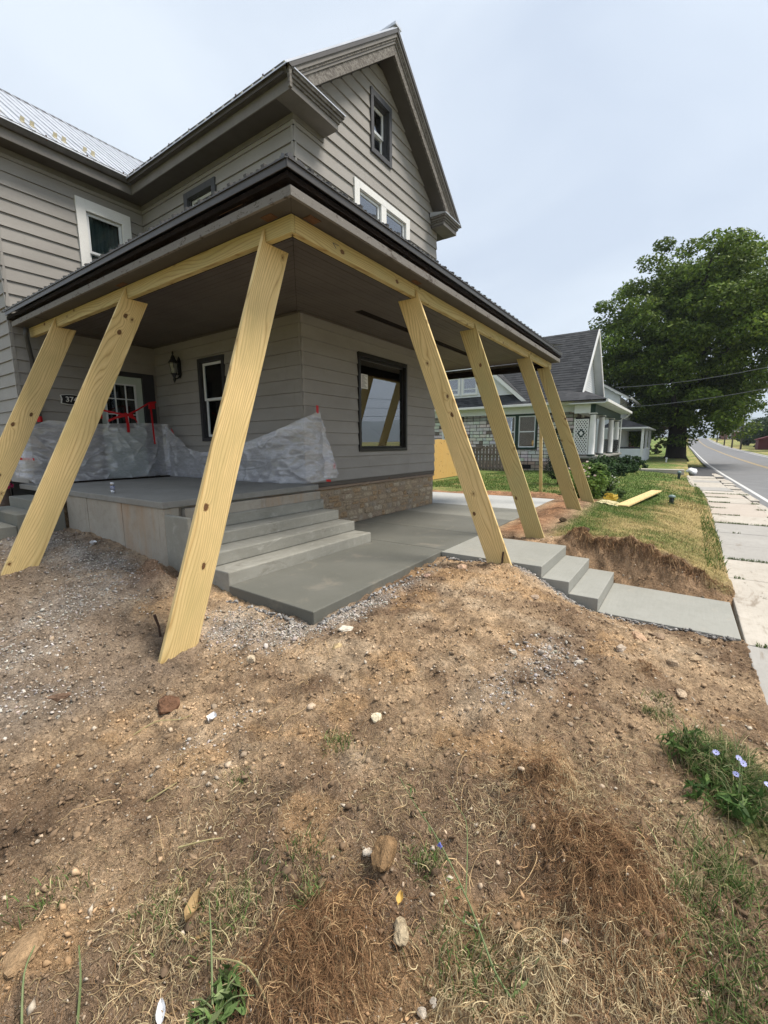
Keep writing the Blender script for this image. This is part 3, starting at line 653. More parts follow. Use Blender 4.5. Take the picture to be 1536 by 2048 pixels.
bx('mortar_strip', 'conc_wall', fs, 2.90, 5.28, 4.962, 5.052, .614, .748)
ss = empty('side_steps', (2.1, 8.5, .2), 'plain concrete side steps going down from the far left end of the porch', 'steps')
for x0, z0, z1 in ((2.33, .1, .70), (2.03, .1, .542), (1.70, .05, .385)):
    bx('step', 'conc_new', ss, x0, {2.33: 2.63, 2.03: 2.325, 1.70: 2.025}[x0], 7.86, 9.25, z0, z1, bevel=.012)
patio = struct(bx('patio', 'conc_patio', None, 2.80, 12.2, 2.80, 5.2, -.3, -.12))
JX = [(2.70, 5.49, 'conc_patio'), (5.496, 6.80, 'conc_patio'), (6.806, 8.42, 'conc_patio'), (8.426, 9.95, 'conc_new'), (9.956, 12.36, 'conc_pale')]
for i, (x0, x1, m_) in enumerate(JX):
    y0 = 2.685+.011*(x0-2.7)*2 if i == 0 else 2.76
    b = MB()
    if i == 0: b.prism([(2.715, 2.68), (5.49, 2.76), (5.49, 5.30), (5.385, 5.30), (5.385, 3.98), (2.76, 3.98)], -.16, 0, 'z')
    elif i < 4: b.box(x0, x1, y0, 5.30, -.16, 0)
    else:
        b.box(x0, x1, y0, 5.30, -.16, 0)
    b.build('slab', m_, patio, bevel=.01)
bx('slab', 'conc_pale', patio, 9.956, 12.30, 5.306, 7.9, -.16, 0, bevel=.01)
es = empty('entry_steps', (6, .6, -.45), 'fresh pale concrete landing with steps down and a short path to the sidewalk', 'steps')
bx('landing', 'conc_light', es, 5.374, 6.715, 1.366, 2.752, -.30, -.002, bevel=.008)
b = MB(); b.prism([(5.374, 1.040), (6.68, 1.036), (6.70, 1.368), (5.374, 1.362)], -.46, -.143, 'z'); b.build('step', 'conc_light', es, bevel=.008)
b = MB(); b.prism([(5.374, .714), (6.66, .706), (6.68, 1.034), (5.374, 1.038)], -.55, -.287, 'z'); b.build('step', 'conc_light', es, bevel=.008)
b = MB(); b.prism([(5.372, -.596), (6.60, -.580), (6.67, .704), (5.376, .712)], -.56, -.443, 'z'); b.build('path_slab', 'conc_light', es, bevel=.008)

# ------------------------------------------------------------------ the grey house
house = empty('gable_house', (7.6, 9, 0), 'two storey grey clapboard house with steep front gable and stripped wrap-around porch', 'house')
EXP = .2181; Z0 = .853
def cut_rects(s0, s1, z0, z1, ops):
    """rectangle minus openings -> list of rectangles"""
    rects = [(s0, s1, z0, z1)]
    for (a, b, c, d) in ops:
        nr = []
        for (p0, p1, q0, q1) in rects:
            if b <= p0 or a >= p1 or d <= q0 or c >= q1: nr.append((p0, p1, q0, q1)); continue
            if a > p0: nr.append((p0, a, q0, q1))
            if b < p1: nr.append((b, p1, q0, q1))
            m0, m1 = max(a, p0), min(b, p1)
            if c > q0: nr.append((m0, m1, q0, c))
            if d < q1: nr.append((m0, m1, d, q1))
        rects = nr
    return rects
def clapwall(parent, face, const, s0, s1, z0, z1, ops, gable=None, wname='wall'):
    """face '-y' (runs along x) or '-x' (runs along y)"""
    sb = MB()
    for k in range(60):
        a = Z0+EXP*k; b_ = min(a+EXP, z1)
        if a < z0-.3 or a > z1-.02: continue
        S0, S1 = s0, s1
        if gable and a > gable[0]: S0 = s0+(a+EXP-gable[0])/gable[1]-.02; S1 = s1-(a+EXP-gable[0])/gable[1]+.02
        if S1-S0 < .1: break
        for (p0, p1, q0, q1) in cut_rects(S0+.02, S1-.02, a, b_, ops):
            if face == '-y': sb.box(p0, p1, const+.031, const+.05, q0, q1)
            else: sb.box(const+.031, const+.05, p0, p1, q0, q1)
    w = sb.build(wname, 'lap_shade_backing', parent)  # added dark layer, seen through board slots as painted shadow lines
    k = 0
    while Z0+EXP*k < z1-.02:
        a = Z0+EXP*k; b_ = min(a+EXP, z1)-.003; k += 1  # slot left above each board so the dark backing draws a shadow line
        if a < z0-.3: continue
        S0, S1 = s0, s1
        if gable and a > gable[0]:
            S0 = s0+(a-gable[0])/gable[1]-.05; S1 = s1-(a-gable[0])/gable[1]+.05
            if S1-S0 < .15: break
        jit = random.uniform(-.002, .002)
        mb = MB(); lastp = None
        for (p0, p1, q0, q1) in sorted(cut_rects(S0, S1, a, b_, ops)):
            if lastp is not None and p0 > lastp+.01 and mb.v: mb.build('siding_board', 'clap', w); mb = MB()
            lastp = max(lastp or p1, p1)
            if p1-p0 < .004 or q1-q0 < .004: continue
            off = lambda z: .003+.024*(1-(z-a)/EXP)+jit
            pr = [(0.03, q0), (0.03, q1), (-off(q1), q1), (-off(q0), q0)]
            t0 = .024 if abs(p0-s0) < 1e-6 and not gable else 0
            cuts = [p0]
            if p1-p0 > 3.0:
                cuts.append(p0+random.uniform(.8, 2.2)+.9)
            cuts.append(p1)
            for c0, c1 in zip(cuts[:-1], cuts[1:]):
                if c0 != p0 and mb.v: mb.build('siding_board', 'clap', w); mb = MB()
                e0 = c0-(.028 if c0 == s0 else 0); e1 = c1-(.0025 if c1 != p1 else 0)
                if face == '-y': mb.prism([(const+o_, z) for o_, z in pr], e0, e1, 'x')
                else: mb.prism([(const+o_, z) for o_, z in pr], e0, e1, 'y')
        if mb.v: mb.build('siding_board', 'clap', w)
    return w
OP_F = [(6.80, 8.52, 1.39, 3.245), (6.76, 8.63, 4.75, 6.23), (7.29, 7.95, 6.925, 7.95)]
SL = 2.25/2.76
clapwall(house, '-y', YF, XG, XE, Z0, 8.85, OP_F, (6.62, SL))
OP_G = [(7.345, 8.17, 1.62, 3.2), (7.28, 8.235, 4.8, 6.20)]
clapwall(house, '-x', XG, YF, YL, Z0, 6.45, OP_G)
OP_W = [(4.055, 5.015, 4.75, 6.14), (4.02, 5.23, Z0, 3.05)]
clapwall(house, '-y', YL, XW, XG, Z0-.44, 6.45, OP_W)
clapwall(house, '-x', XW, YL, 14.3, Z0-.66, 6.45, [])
bx('wall', 'trim_grey', house, XE-.03, XE, YF+.03, 14.3, 0, 6.6)
bx('wall', 'trim_grey', house, XW+.05, XE-.02, 14.25, 14.3, 0, 6.45)
# frieze boards under the eaves
bx('frieze_board', 'trim_grey', house, XG-.036, XG-.002, YF-.03, YL-.03, 6.37, 6.452, bevel=.004)
bx('frieze_board', 'trim_grey', house, XW-.03, XG-.04, YL-.036, YL-.002, 6.37, 6.452, bevel=.004)
bx('frieze_board', 'trim_grey', house, XG-.03, 5.96, YF-.036, YF-.002, 6.37, 6.448, bevel=.004)

def window(kind, face, const, s0, s1, z0, z1, tw, trim, sash, depth, rail=None, mull=None, sill=0, cur=None, gl='glass', top_tw=None, fr=.045):
    """casing proud of the siding, recessed sash(es), panes, dark room behind. s runs along the wall"""
    w = None
    def B(name, mat, a0, a1, d0, d1, c0, c1, parent=None, bevel=.004):
        if face == '-y': return bx(name, mat, parent or w, a0, a1, const+d0, const+d1, c0, c1, bevel=bevel)
        return bx(name, mat, parent or w, const+d0, const+d1, a0, a1, c0, c1, bevel=bevel)
    tt = top_tw or tw; pr_ = -.046
    def frame(name, mat, a0, a1, c0, c1, t, d0, d1, parent, tt_=None, tb=None):
        tt_ = tt_ or t; tb = tb if tb is not None else t
        m = MB()
        for r in ((a0, a0+t, c0, c1), (a1-t, a1, c0, c1), (a0+t, a1-t, c1-tt_, c1), (a0+t, a1-t, c0, c0+tb)):
            if r[3]-r[2] < 1e-4: continue
            if face == '-y': m.box(r[0], r[1], const+d0, const+d1, r[2], r[3])
            else: m.box(const+d0, const+d1, r[0], r[1], r[2], r[3])
        return m.build(name, mat, parent, bevel=.003)
    ww = frame(kind, trim, s0, s1, z0, z1, tw, pr_, .03, house, tt)
    w = ww
    ops = [(s0+tw, s1-tw)] if not mull else [(s0+tw, mull[0]), (mull[1], s1-tw)]
    if mull: B('mullion', trim, mull[0], mull[1], pr_+.002, .03, z0+tw, z1-tt)
    i0, i1 = z0+tw, z1-tt
    for a0, a1 in ops:
        frame('jamb', trim, a0+.0005, a1-.0005, i0, i1, .012, .031, depth+.02, ww)
        if rail:
            frame('sash', sash, a0+.013, a1-.013, rail-.02, i1-.013, fr, depth-.045, depth-.012, ww)
            frame('sash', sash, a0+.013, a1-.013, i0+.013, rail+.02, fr, depth-.010, depth+.022, ww)
            B('pane', gl, a0+.013+fr, a1-.013-fr, depth-.030, depth-.027, rail-.02+fr, i1-.013-fr, bevel=0)
            B('pane', gl, a0+.013+fr, a1-.013-fr, depth+.004, depth+.007, i0+.013+fr, rail+.02-fr, bevel=0)
        else:
            frame('sash', sash, a0+.013, a1-.013, i0+.013, i1-.013, fr, depth-.03, depth+.01, ww)
            B('pane', gl, a0+.013+fr, a1-.013-fr, depth-.012, depth-.009, i0+.013+fr, i1-.013-fr, bevel=0)
        room = MB(); dd = depth+.03
        q = (a0+.001, a1-.001, dd, dd+.9, i0+.001, i1-.001)
        for r in ((q[0], q[1], q[3]-.01, q[3], q[4], q[5]), (q[0]-.01, q[0], q[2], q[3], q[4], q[5]), (q[1], q[1]+.01, q[2], q[3], q[4], q[5]), (q[0], q[1], q[2], q[3], q[5], q[5]+.01), (q[0], q[1], q[2], q[3], q[4]-.01, q[4])):
            if face == '-y': room.box(r[0], r[1], const+r[2], const+r[3], r[4], r[5])
            else: room.box(const+r[2], const+r[3], r[0], r[1], r[4], r[5])
        room.build('interior', 'interior', ww)
        if cur:
            f0, f1, cm = cur; n = 40; v = []; f = []
            c0_, c1_ = a0+(a1-a0)*f0, a0+(a1-a0)*f1
            for i in range(n+1):
                s = c0_+(c1_-c0_)*i/n; d = depth+.10+.022*math.sin(i*1.25)+.012*math.sin(i*.6+1)
                for z in (i0+.02, i1-.02): v.append((s, const+d, z) if face == '-y' else (const+d, s, z))
            f = [(2*i, 2*i+2, 2*i+3, 2*i+1) for i in range(n)]
            link('curtain', v, f, cm, ww, smooth=True)
    if sill: B('sill', trim, s0-.03, s1+.03, pr_-.03, .0, z0-sill, z0-.001)
    return ww
window('window', '-y', YF, 6.78, 8.54, 1.37, 3.26, .065, 'bronze', 'bronze', .05, None, None, 0, (.66, .98, 'curtain_pale'), 'glass', .075, .03)
window('window', '-y', YF, 6.745, 8.64, 4.72, 6.24, .15, 'white_paint', 'white_vinyl', .05, 5.35, (7.58, 7.755), 0, None, 'glass', .125)
window('window', '-y', YF, 7.275, 7.96, 6.91, 7.965, .085, 'trim_slate', 'white_vinyl', .14, 7.42, None, 0, None, 'glass', .1, .05)
window('window', '-x', XG, 7.335, 8.18, 1.60, 3.21, .075, 'trim_dark', 'white_vinyl', .06, 2.42, None, 0, (.05, .95, 'curtain'), 'glass_soft')
window('window', '-x', XG, 7.265, 8.245, 4.80, 6.213, .11, 'trim_slate', 'white_vinyl', .10, 5.4, None, 0, None, 'glass')
window('window', '-y', YL, 4.04, 5.03, 4.72, 6.155, .165, 'white_paint', 'white_vinyl', .05, 5.24, None, 0, (.05, .95, 'curtain'), 'glass_soft', .2)
# front door with nine lights
gx0, gx1, gz0, gz1 = 4.215, 4.845, 1.86, 2.805
m = MB()
for r in ((4.10, gx0, .86, 2.955), (gx1, 4.98, .86, 2.955), (gx0, gx1, gz1, 2.955), (gx0, gx1, .86, gz0)): m.box(r[0], r[1], YL+.0, YL+.045, r[2], r[3])
dr = m.build('door', 'mint_paint', house, bevel=.003)
m = MB()
for r in ((4.02, 4.095, Z0, 3.05), (4.985, 5.23, Z0, 3.05), (4.095, 4.985, 2.96, 3.05)): m.box(r[0], r[1], YL-.05, YL+.08, r[2], r[3])
m.build('frame', 'trim_dark', dr, bevel=.004)
m = MB()
for r in ((gx0, gx0+.03, gz0, gz1), (gx1-.03, gx1, gz0, gz1), (gx0+.03, gx1-.03, gz1-.03, gz1), (gx0+.03, gx1-.03, gz0, gz0+.03)): m.box(r[0], r[1], YL-.012, YL+.03, r[2], r[3])
for xm in (4.425, 4.635): m.box(xm-.009, xm+.009, YL-.006, YL+.03, gz0+.03, gz1-.03)
for zm in (2.175, 2.49): m.box(gx0+.031, gx1-.031, YL-.004, YL+.03, zm-.009, zm+.009)
m.build('muntin', 'white_vinyl', dr)
for i in range(3):
    for j in range(3):
        bx('pane', 'glass_soft', dr, (gx0+.03, 4.434, 4.644)[i], (4.416, 4.626, gx1-.03)[i], YL+.012, YL+.015, (gz0+.03, 2.184, 2.499)[j], (2.166, 2.481, gz1-.03)[j])
for z in (1.12, ): bx('panel', 'mint_paint', dr, 4.23, 4.83, YL-.012, YL+.001, z-.12, z+.55, bevel=.012)
bx('interior', 'interior', dr, 4.0, 5.2, YL+.5, YL+.52, .86, 3.0)
kn = MB(); kn.tube([(4.16, YL-.005, 1.75), (4.16, YL-.05, 1.75)], [.012, .028], 10); kn.build('handle', 'steel', dr)

# foundation: rubble stones, old sill timbers
fd = bx('foundation', 'mortar', house, XG+.06, XE-.05, YF+.018, YF+.3, -.15, .70)
rs = random.Random(5)
def stone_mesh(name, cx, cz, w, h, dep, parent, mat, col, y, n=10, axis='y'):
    v = []; f = []; ang0 = rs.uniform(0, 6)
    ring = []
    for k in range(n):
        a = 2*math.pi*k/n
        ex = abs(math.cos(a))**.55*math.copysign(1, math.cos(a)); ez = abs(math.sin(a))**.55*math.copysign(1, math.sin(a))
        r = rs.uniform(.84, 1.0); ring.append((ex*w/2*r, ez*h/2*r))
    for sc, d in ((1.0, .03), (1.0, -dep*.35), (.82, -dep*.85)):
        for (a, b_) in ring: v.append((cx+a*sc, y+d+rs.uniform(-.006, .006), cz+b_*sc))
    for j in range(2):
        for k in range(n): f.append((j*n+k, j*n+(k+1) % n, (j+1)*n+(k+1) % n, (j+1)*n+k))
    cdx = rs.uniform(-.15, .15)*w; v.append((cx+cdx, y-dep*rs.uniform(.9, 1.2), cz)); c = len(v)-1
    for k in range(n): f.append((2*n+k, 2*n+(k+1) % n, c))
    if axis == 'x': v = [(y_, x_, z_) for x_, y_, z_ in v]; f = [tuple(reversed(q)) for q in f]
    return link(name, v, f, mat, parent, np.tile(np.array(col), (len(v), 1))*np.random.default_rng(len(v)).uniform(.85, 1.1, (len(v), 1)))
tones = [(.43, .34, .24), (.46, .37, .26), (.40, .31, .21), (.42, .30, .19), (.38, .32, .25), (.48, .40, .30), (.36, .28, .205), (.40, .28, .17)]
z = -.03; row = 0
while z < .70:
    hrow = rs.uniform(.10, .165); 
    if z+hrow > .69: hrow = .71-z
    x = XG+.05+rs.uniform(0, .1)
    while x < XE-.06:
        w_ = rs.uniform(.13, .36); w_ = min(w_, XE-.03-x)
        if w_ < .05: break
        if rs.random() < .22 and w_ > .2:
            stone_mesh('stone', x+w_/2, z+hrow*.26, w_*.98, hrow*.50, .028, fd, 'rubble', rs.choice(tones), YF+.03)
            stone_mesh('stone', x+w_/2, z+hrow*.76, w_*.96, hrow*.46, .024, fd, 'rubble', rs.choice(tones), YF+.03)
        else:
            stone_mesh('stone', x+w_/2, z+hrow/2+rs.uniform(-.012, .012), w_*1.0, hrow*rs.uniform(.94, 1.08), rs.uniform(.012, .036), fd, 'rubble', rs.choice(tones), YF+.03)
        x += w_+rs.uniform(-.006, .008)
    z += hrow
sl = MB(); sl.box(XG+.04, XE+.0, YF-.012, YF+.1, .762, .838, along='x'); sl.build('sill_timber', 'old_timber', house, bevel=.006)
sl = MB(); sl.box(XG+.05, XE-.02, YF-.028, YF+.1, .712, .760, along='x'); sl.build('sill_timber', 'old_timber_tan', house, bevel=.006)
bx('starter_strip', 'trim_grey', house, XG-.02, XE+.005, YF-.03, YF+.02, .840, .851)

# main eaves: soffits, fascias, gutters, rakes, cornice returns
SO = 6.452
bx('soffit', 'soffit', house, 4.962, XG+.02, 4.995, YL-.33, SO, SO+.02)
bx('soffit', 'soffit', house, 2.45, XG+.02, YL-.328, YL+.02, SO+.001, SO+.021)
bx('soffit', 'soffit', house, XG+.022, 5.965, 4.995, YF+.02, SO, SO+.02)
bx('soffit', 'soffit', house, 9.62, 10.30, 4.995, YF+.02, SO, SO+.02)
bx('soffit', 'soffit', house, XE+.0, 10.30, YF+.022, 14.5, SO, SO+.02)
bx('fascia_board', 'trim_grey', house, 4.94, 4.960, 4.985, YL-.352, SO-.012, SO+.16, bevel=.004)
bx('fascia_board', 'trim_grey', house, 2.45, 4.938, YL-.35, YL-.330, SO-.012, SO+.16, bevel=.004)
def gutter(path_fn, a0, a1):
    """K style trough; path_fn maps (out, along, z)"""
    prof = [(0, 0), (-.055, 0), (-.075, .03), (-.098, .075), (-.105, .115), (-.095, .115), (-.085, .075), (-.062, .035), (-.05, .012), (0, .012)]
    n = len(prof); v = [path_fn(o, a, SO+.145+z) for a in (a0, a1) for o, z in prof]
    f = [(i, (i+1) % n, n+(i+1) % n, n+i) for i in range(n)]+[tuple(range(n)), tuple(range(2*n-1, n-1, -1))]
    return v, f
v, f = gutter(lambda o, a, z: (4.939+o, a, z), 4.97, YL-.42); gt = link('gutter', v, f, 'gutter', house)
for y in np.arange(5.4, 9.3, .62): bx('bracket', 'rust', gt, 4.834, 4.846, float(y), float(y)+.02, SO+.20, SO+.285)
v, f = gutter(lambda o, a, z: (a, YL-.351+o, z), 2.45, 4.86); gt = link('gutter', v, [tuple(reversed(q)) for q in f], 'gutter', house)
for x in np.arange(2.9, 4.8, .62): bx('bracket', 'rust', gt, float(x), float(x)+.02, YL-.456, YL-.444, SO+.20, SO+.285)
v, f = gutter(lambda o, a, z: (10.36-o, a, z), 5.0, 14.4); link('gutter', v, [tuple(reversed(q)) for q in f], 'gutter', house)
EZ = 6.69; XA, XM, XB = 4.85, 7.61, 10.37; MX = SL
def roofz(x): return EZ+MX*(min(x, 2*XM-x)-XA)
# roof deck (underside visible at the rake) and ribbed metal sheets
for sgn in (1, -1):
    xx = lambda q: q if sgn > 0 else 2*XM-q
    mb = MB(); P0 = [(xx(XA), EZ-.02), (xx(XM), roofz(XM)-.02), (xx(XM), roofz(XM)-.10), (xx(XA), EZ-.10)]
    mb.prism(P0, 5.02, 14.6, 'y'); mb.build('roof_deck', 'soffit', house)
    for y0 in np.arange(4.90, 14.5, .92):
        mb = MB(); y1 = min(y0+.915, 14.65)
        mb.prism([(xx(XA-.04), EZ-.033), (xx(XM), roofz(XM)-.001), (xx(XM), roofz(XM)-.018), (xx(XA-.04), EZ-.050)], y0, y1, 'y')
        for r in np.arange(y0+.02, y1-.03, .229):
            mb.obox((xx(XA-.04), r+.02, EZ-.033+.008), (xx(XM), r+.02, roofz(XM)+.008), (0, .016, 0), Vector((-MX*sgn, 0, 1)).normalized()*.010)
        mb.build('metal_sheet', 'galv', house)
bx('ridge_cap', 'galv', house, XM-.10, XM+.10, 4.89, 14.66, roofz(XM)-.02, roofz(XM)+.022)
def rake(v0, v1, y0, y1, mat, name):
    for sgn in (1, -1):
        xx = lambda q: q if sgn > 0 else 2*XM-q
        zr = SO+.21
        xa = XA+max(0, (zr-EZ+v0)/MX); xb = XA+max(0, (zr-EZ+v1)/MX)
        za = EZ+MX*(xa-XA)-v0; zb_ = EZ+MX*(xb-XA)-v1
        mb = MB(); mb.prism([(xx(xa), za), (xx(XM), roofz(XM)-v0), (xx(XM), roofz(XM)-v1), (xx(xb), zb_)], y0, y1, 'y')
        mb.build(name, mat, house)
rake(.018, .085, 4.905, 4.925, 'roof_trim', 'rake_trim')
rake(.05, .15, 4.927, 5.02, 'trim_grey', 'rake_board')
rake(.15, .19, 4.945, 5.02, 'cornice', 'rake_board')
rake(.19, .235, 4.960, 5.02, 'trim_grey', 'rake_board')
rake(.235, .41, 4.978, 5.02, 'cornice', 'rake_board')
rake(.36, .385, 5.022, YF+.01, 'soffit', 'rake_soffit')
def cornice_return(x0, x1, xs0, xs1):
    """boxed return under the rake: base board, two crown steps, sloping cap"""
    o = bx('cornice_return', 'trim_grey', house, x0, x1, 4.978, YF-.03, SO-.010, SO+.075, bevel=.004)
    bx('crown', 'cornice', o, x0-.02*xs0, x1+.02*xs1, 4.958, YF-.04, SO+.076, SO+.115, bevel=.004)
    bx('crown', 'trim_grey', o, x0-.045*xs0, x1+.045*xs1, 4.933, YF-.04, SO+.116, SO+.155, bevel=.004)
    bx('crown', 'cornice', o, x0-.075*xs0, x1+.075*xs1, 4.905, YF-.04, SO+.156, SO+.195, bevel=.004)
    m = MB(); m.prism([(4.885, SO+.196), (4.885, SO+.212), (YF-.03, SO+.30), (YF-.03, SO+.196)], x0-.09*xs0, x1+.09*xs1, 'x'); m.build('cap_flashing', 'galv', o)
cornice_return(4.945, 5.965, 0, 1); cornice_return(9.63, 10.29, 1, 0)
bx('corner_strap', 'cornice', house, 4.885, 4.935, 4.925, 4.968, SO-.03, SO+.27, bevel=.004)
# wing roof: ribbed galvanised sheets with snow guards
WY0, WY1, WZ0, WZ1 = YL-.46, 12.06, SO+.245, 8.69
ws = (WZ1-WZ0)/(WY1-WY0); nrm = Vector((0, -ws, 1)).normalized()
x = 2.42
while x < 7.4:
    x1 = min(x+.915, 7.6); mb = MB()
    mb.prism([(WY0, WZ0), (WY1, WZ1), (WY1, WZ1-.02), (WY0, WZ0-.02)], x, x1-.004, 'x')
    for i, r in enumerate(np.arange(x+.03, x1-.02, .1525)):
        hw, hh = (.017, .013) if i % 2 == 0 else (.011, .007)
        mb.obox((r, WY0-.004, WZ0+.006), (r, WY1, WZ1+.006), (hw, 0, 0), nrm*hh)
    mb.build('metal_sheet', 'galv', house); x = x1
mb = MB(); mb.prism([(WY1-.12, WZ1-.085), (WY1, WZ1+.02), (WY1+.12, WZ1-.085), (WY1+.12, WZ1-.1), (WY1, WZ1), (WY1-.12, WZ1-.1)], 2.40, 7.7, 'x'); mb.build('ridge_cap', 'trim_slate', house)
mb = MB(); mb.prism([(WY1, WZ1-.01), (14.6, WZ0), (14.6, WZ0-.04), (WY1, WZ1-.05)], 2.42, 7.6, 'x'); mb.build('roof_deck', 'galv', house)
mb = MB(); mb.prism([(YL-.3, SO+.05), (YL-.3, WZ0-.03), (WY1, WZ1-.03), (14.4, WZ0-.05), (14.4, SO+.05)], XW+.03, XW+.06, 'x'); mb.build('gable_wall', 'trim_grey', house)
for k in range(8):
    xs = 2.86+.235*k*1.0+(0 if k % 2 == 0 else -.10); yy = WY0+.36; zz = WZ0+ws*.36
    mb = MB(); mb.obox((xs, yy-.05, zz-.05*ws+.006), (xs, yy+.05, zz+.05*ws+.006), (.028, 0, 0), nrm*.006)
    mb.obox((xs, yy, zz+.01), (xs, yy-.02, zz+.075), (.03, 0, 0), (0, .006, .004)); mb.build('snow_guard', 'snow_guard', house)

# ------------------------------------------------------------------ wrap-around porch roof
XBm, YBm, SZ = 3.018, 3.081, 3.557            # outer faces of the beams, soffit level
EX, EY, ER = 2.812, 2.871, 12.085             # lower fascia: left, front, right end
DX, DY, DR = 2.752, 2.838, 12.17              # outer drip edge
CZ = 3.643
porch_h = .26
def pz_front(y): return 3.805+porch_h*(y-DY)
def pz_left(x): return 3.805+porch_h*(x-DX)
pr = MB()
pr.prism([(DX+.03, DY+.03), (DR-.02, DY+.03), (DR-.02, 9.7), (XE+.02, 9.7), (XE+.02, YF-.02), (XG-.02, YF-.02), (XG-.02, YL-.02), (DX+.03, YL-.02)], CZ+.03, 3.72, 'z')
proof = pr.build('porch_roof', 'rot', house)
# metal sheets up to the house wall, mitred at the hips
def sheet_front(x0, x1):
    mb = MB(); yt = lambda x: min(YF-.005, DY+max(0.02, x-DX), DY+max(.02, DR-x))
    a = [(x0, DY-.012, pz_front(DY-.012)), (x1, DY-.012, pz_front(DY-.012)), (x1, yt(x1), pz_front(yt(x1))), (x0, yt(x0), pz_front(yt(x0)))]
    mb.add(a+[(q[0], q[1], q[2]-.012) for q in a], [(0, 1, 2, 3), (7, 6, 5, 4), (0, 4, 5, 1), (1, 5, 6, 2), (2, 6, 7, 3), (3, 7, 4, 0)])
    for r in np.arange(x0+.04, x1, .2287):
        y1 = yt(r)
        if y1-DY < .1: continue
        hh = Vector((0, -porch_h, 1)).normalized()
        mb.obox((r, DY-.014, pz_front(DY-.014)+.010), (r, y1, pz_front(y1)+.010), (.020, 0, 0), hh*.014)
        mb.obox((r+.075, DY-.013, pz_front(DY-.013)+.004), (r+.075, min(y1, yt(min(r+.075, DR))), pz_front(min(y1, yt(min(r+.075, DR))))+.004), (.010, 0, 0), hh*.006)
        mb.obox((r+.150, DY-.013, pz_front(DY-.013)+.004), (r+.150, min(y1, yt(min(r+.15, DR))), pz_front(min(y1, yt(min(r+.15, DR))))+.004), (.010, 0, 0), hh*.006)
    mb.build('metal_sheet', 'porch_metal', proof)
def sheet_left(y0, y1):
    mb = MB(); xt = lambda y: min(XG-.005, DX+max(.02, y-DY))
    a = [(DX-.012, y0, pz_left(DX-.012)), (xt(y0), y0, pz_left(xt(y0))), (xt(y1), y1, pz_left(xt(y1))), (DX-.012, y1, pz_left(DX-.012))]
    mb.add(a+[(q[0], q[1], q[2]-.012) for q in a], [(0, 1, 2, 3), (7, 6, 5, 4), (0, 4, 5, 1), (1, 5, 6, 2), (2, 6, 7, 3), (3, 7, 4, 0)])
    hh = Vector((-porch_h, 0, 1)).normalized()
    for r in np.arange(y0+.04, y1, .2287):
        x1 = xt(r)
        if x1-DX < .1: continue
        mb.obox((DX-.014, r, pz_left(DX-.014)+.010), (x1, r, pz_left(x1)+.010), (0, .020, 0), hh*.014)
        for o_ in (.075, .15): mb.obox((DX-.013, r+o_, pz_left(DX-.013)+.004), (xt(r), r+o_, pz_left(xt(r))+.004), (0, .010, 0), hh*.006)
    mb.build('metal_sheet', 'porch_metal', proof)
for x in np.arange(DX+.01, DR-.3, .915): sheet_front(float(x), float(min(x+.912, DR)))
for y in np.arange(DY+.01, 9.75, .915): sheet_left(float(y), float(min(y+.912, YL-.03)))
mb = MB(); mb.prism([(9.93, YF+.1), (DR, DY+.02), (DR, 9.6), (9.93, 9.6)], 4.0, 4.02, 'z'); mb.build('metal_sheet', 'porch_metal', proof)
# battered hip cap at the near corner
hc = MB(); q0 = Vector((DX+.01, DY+.01, 3.84)); dgn = Vector((1, 1, porch_h)).normalized()
for k, (t0, t1, w_, dz) in enumerate(((.10, .22, .06, -.012), (.18, .55, .10, .012), (.5, 1.6, .095, .004), (1.55, 3.55, .095, .01))):
    a, b_ = q0+dgn*t0, q0+dgn*t1; sd = Vector((1, -1, 0)).normalized()*w_
    up_ = Vector((0, 0, .03+dz))
    hc.add([a-sd, a+up_, a+sd, b_-sd, b_+up_, b_+sd, a-sd-Vector((0, 0, .02)), a+sd-Vector((0, 0, .02))], [(0, 1, 4, 3), (1, 2, 5, 4), (0, 6, 7, 2, 1)])
hc.build('hip_cap', 'porch_metal', proof)
for (x0, y0, x1, y1, dz, w_) in ((DX+.02, DY+.05, DX+.10, DY+.42, .05, .05), (DX+.03, DY+.02, DX+.46, DY+.05, .05, .05), (DX+.02, DY+.3, DX+.05, DY+.55, .035, .03)):
    rg = MB(); n = 9; vs = []; fs_ = []
    for i in range(n+1):
        t = i/n; px, py = x0+(x1-x0)*t, y0+(y1-y0)*t
        zz = 3.815+dz*(.7+.5*math.sin(i*2.3+x0*9))
        ddx, ddy = (.0, w_) if abs(x1-x0) > abs(y1-y0) else (w_, 0)
        vs += [(px, py, 3.79), (px, py, zz), (px+ddx, py+ddy, zz+.012*math.sin(i*3.1)), (px+ddx, py+ddy, 3.80)]
    for i in range(n):
        a = 4*i; fs_ += [(a, a+4, a+5, a+1), (a+1, a+5, a+6, a+2), (a+2, a+6, a+7, a+3), (a, a+3, a+7, a+4)]
    fs_ += [(0, 1, 2, 3), (4*n+3, 4*n+2, 4*n+1, 4*n)]
    rg.add(vs, fs_); rg.build('torn_flashing', 'porch_metal', proof)
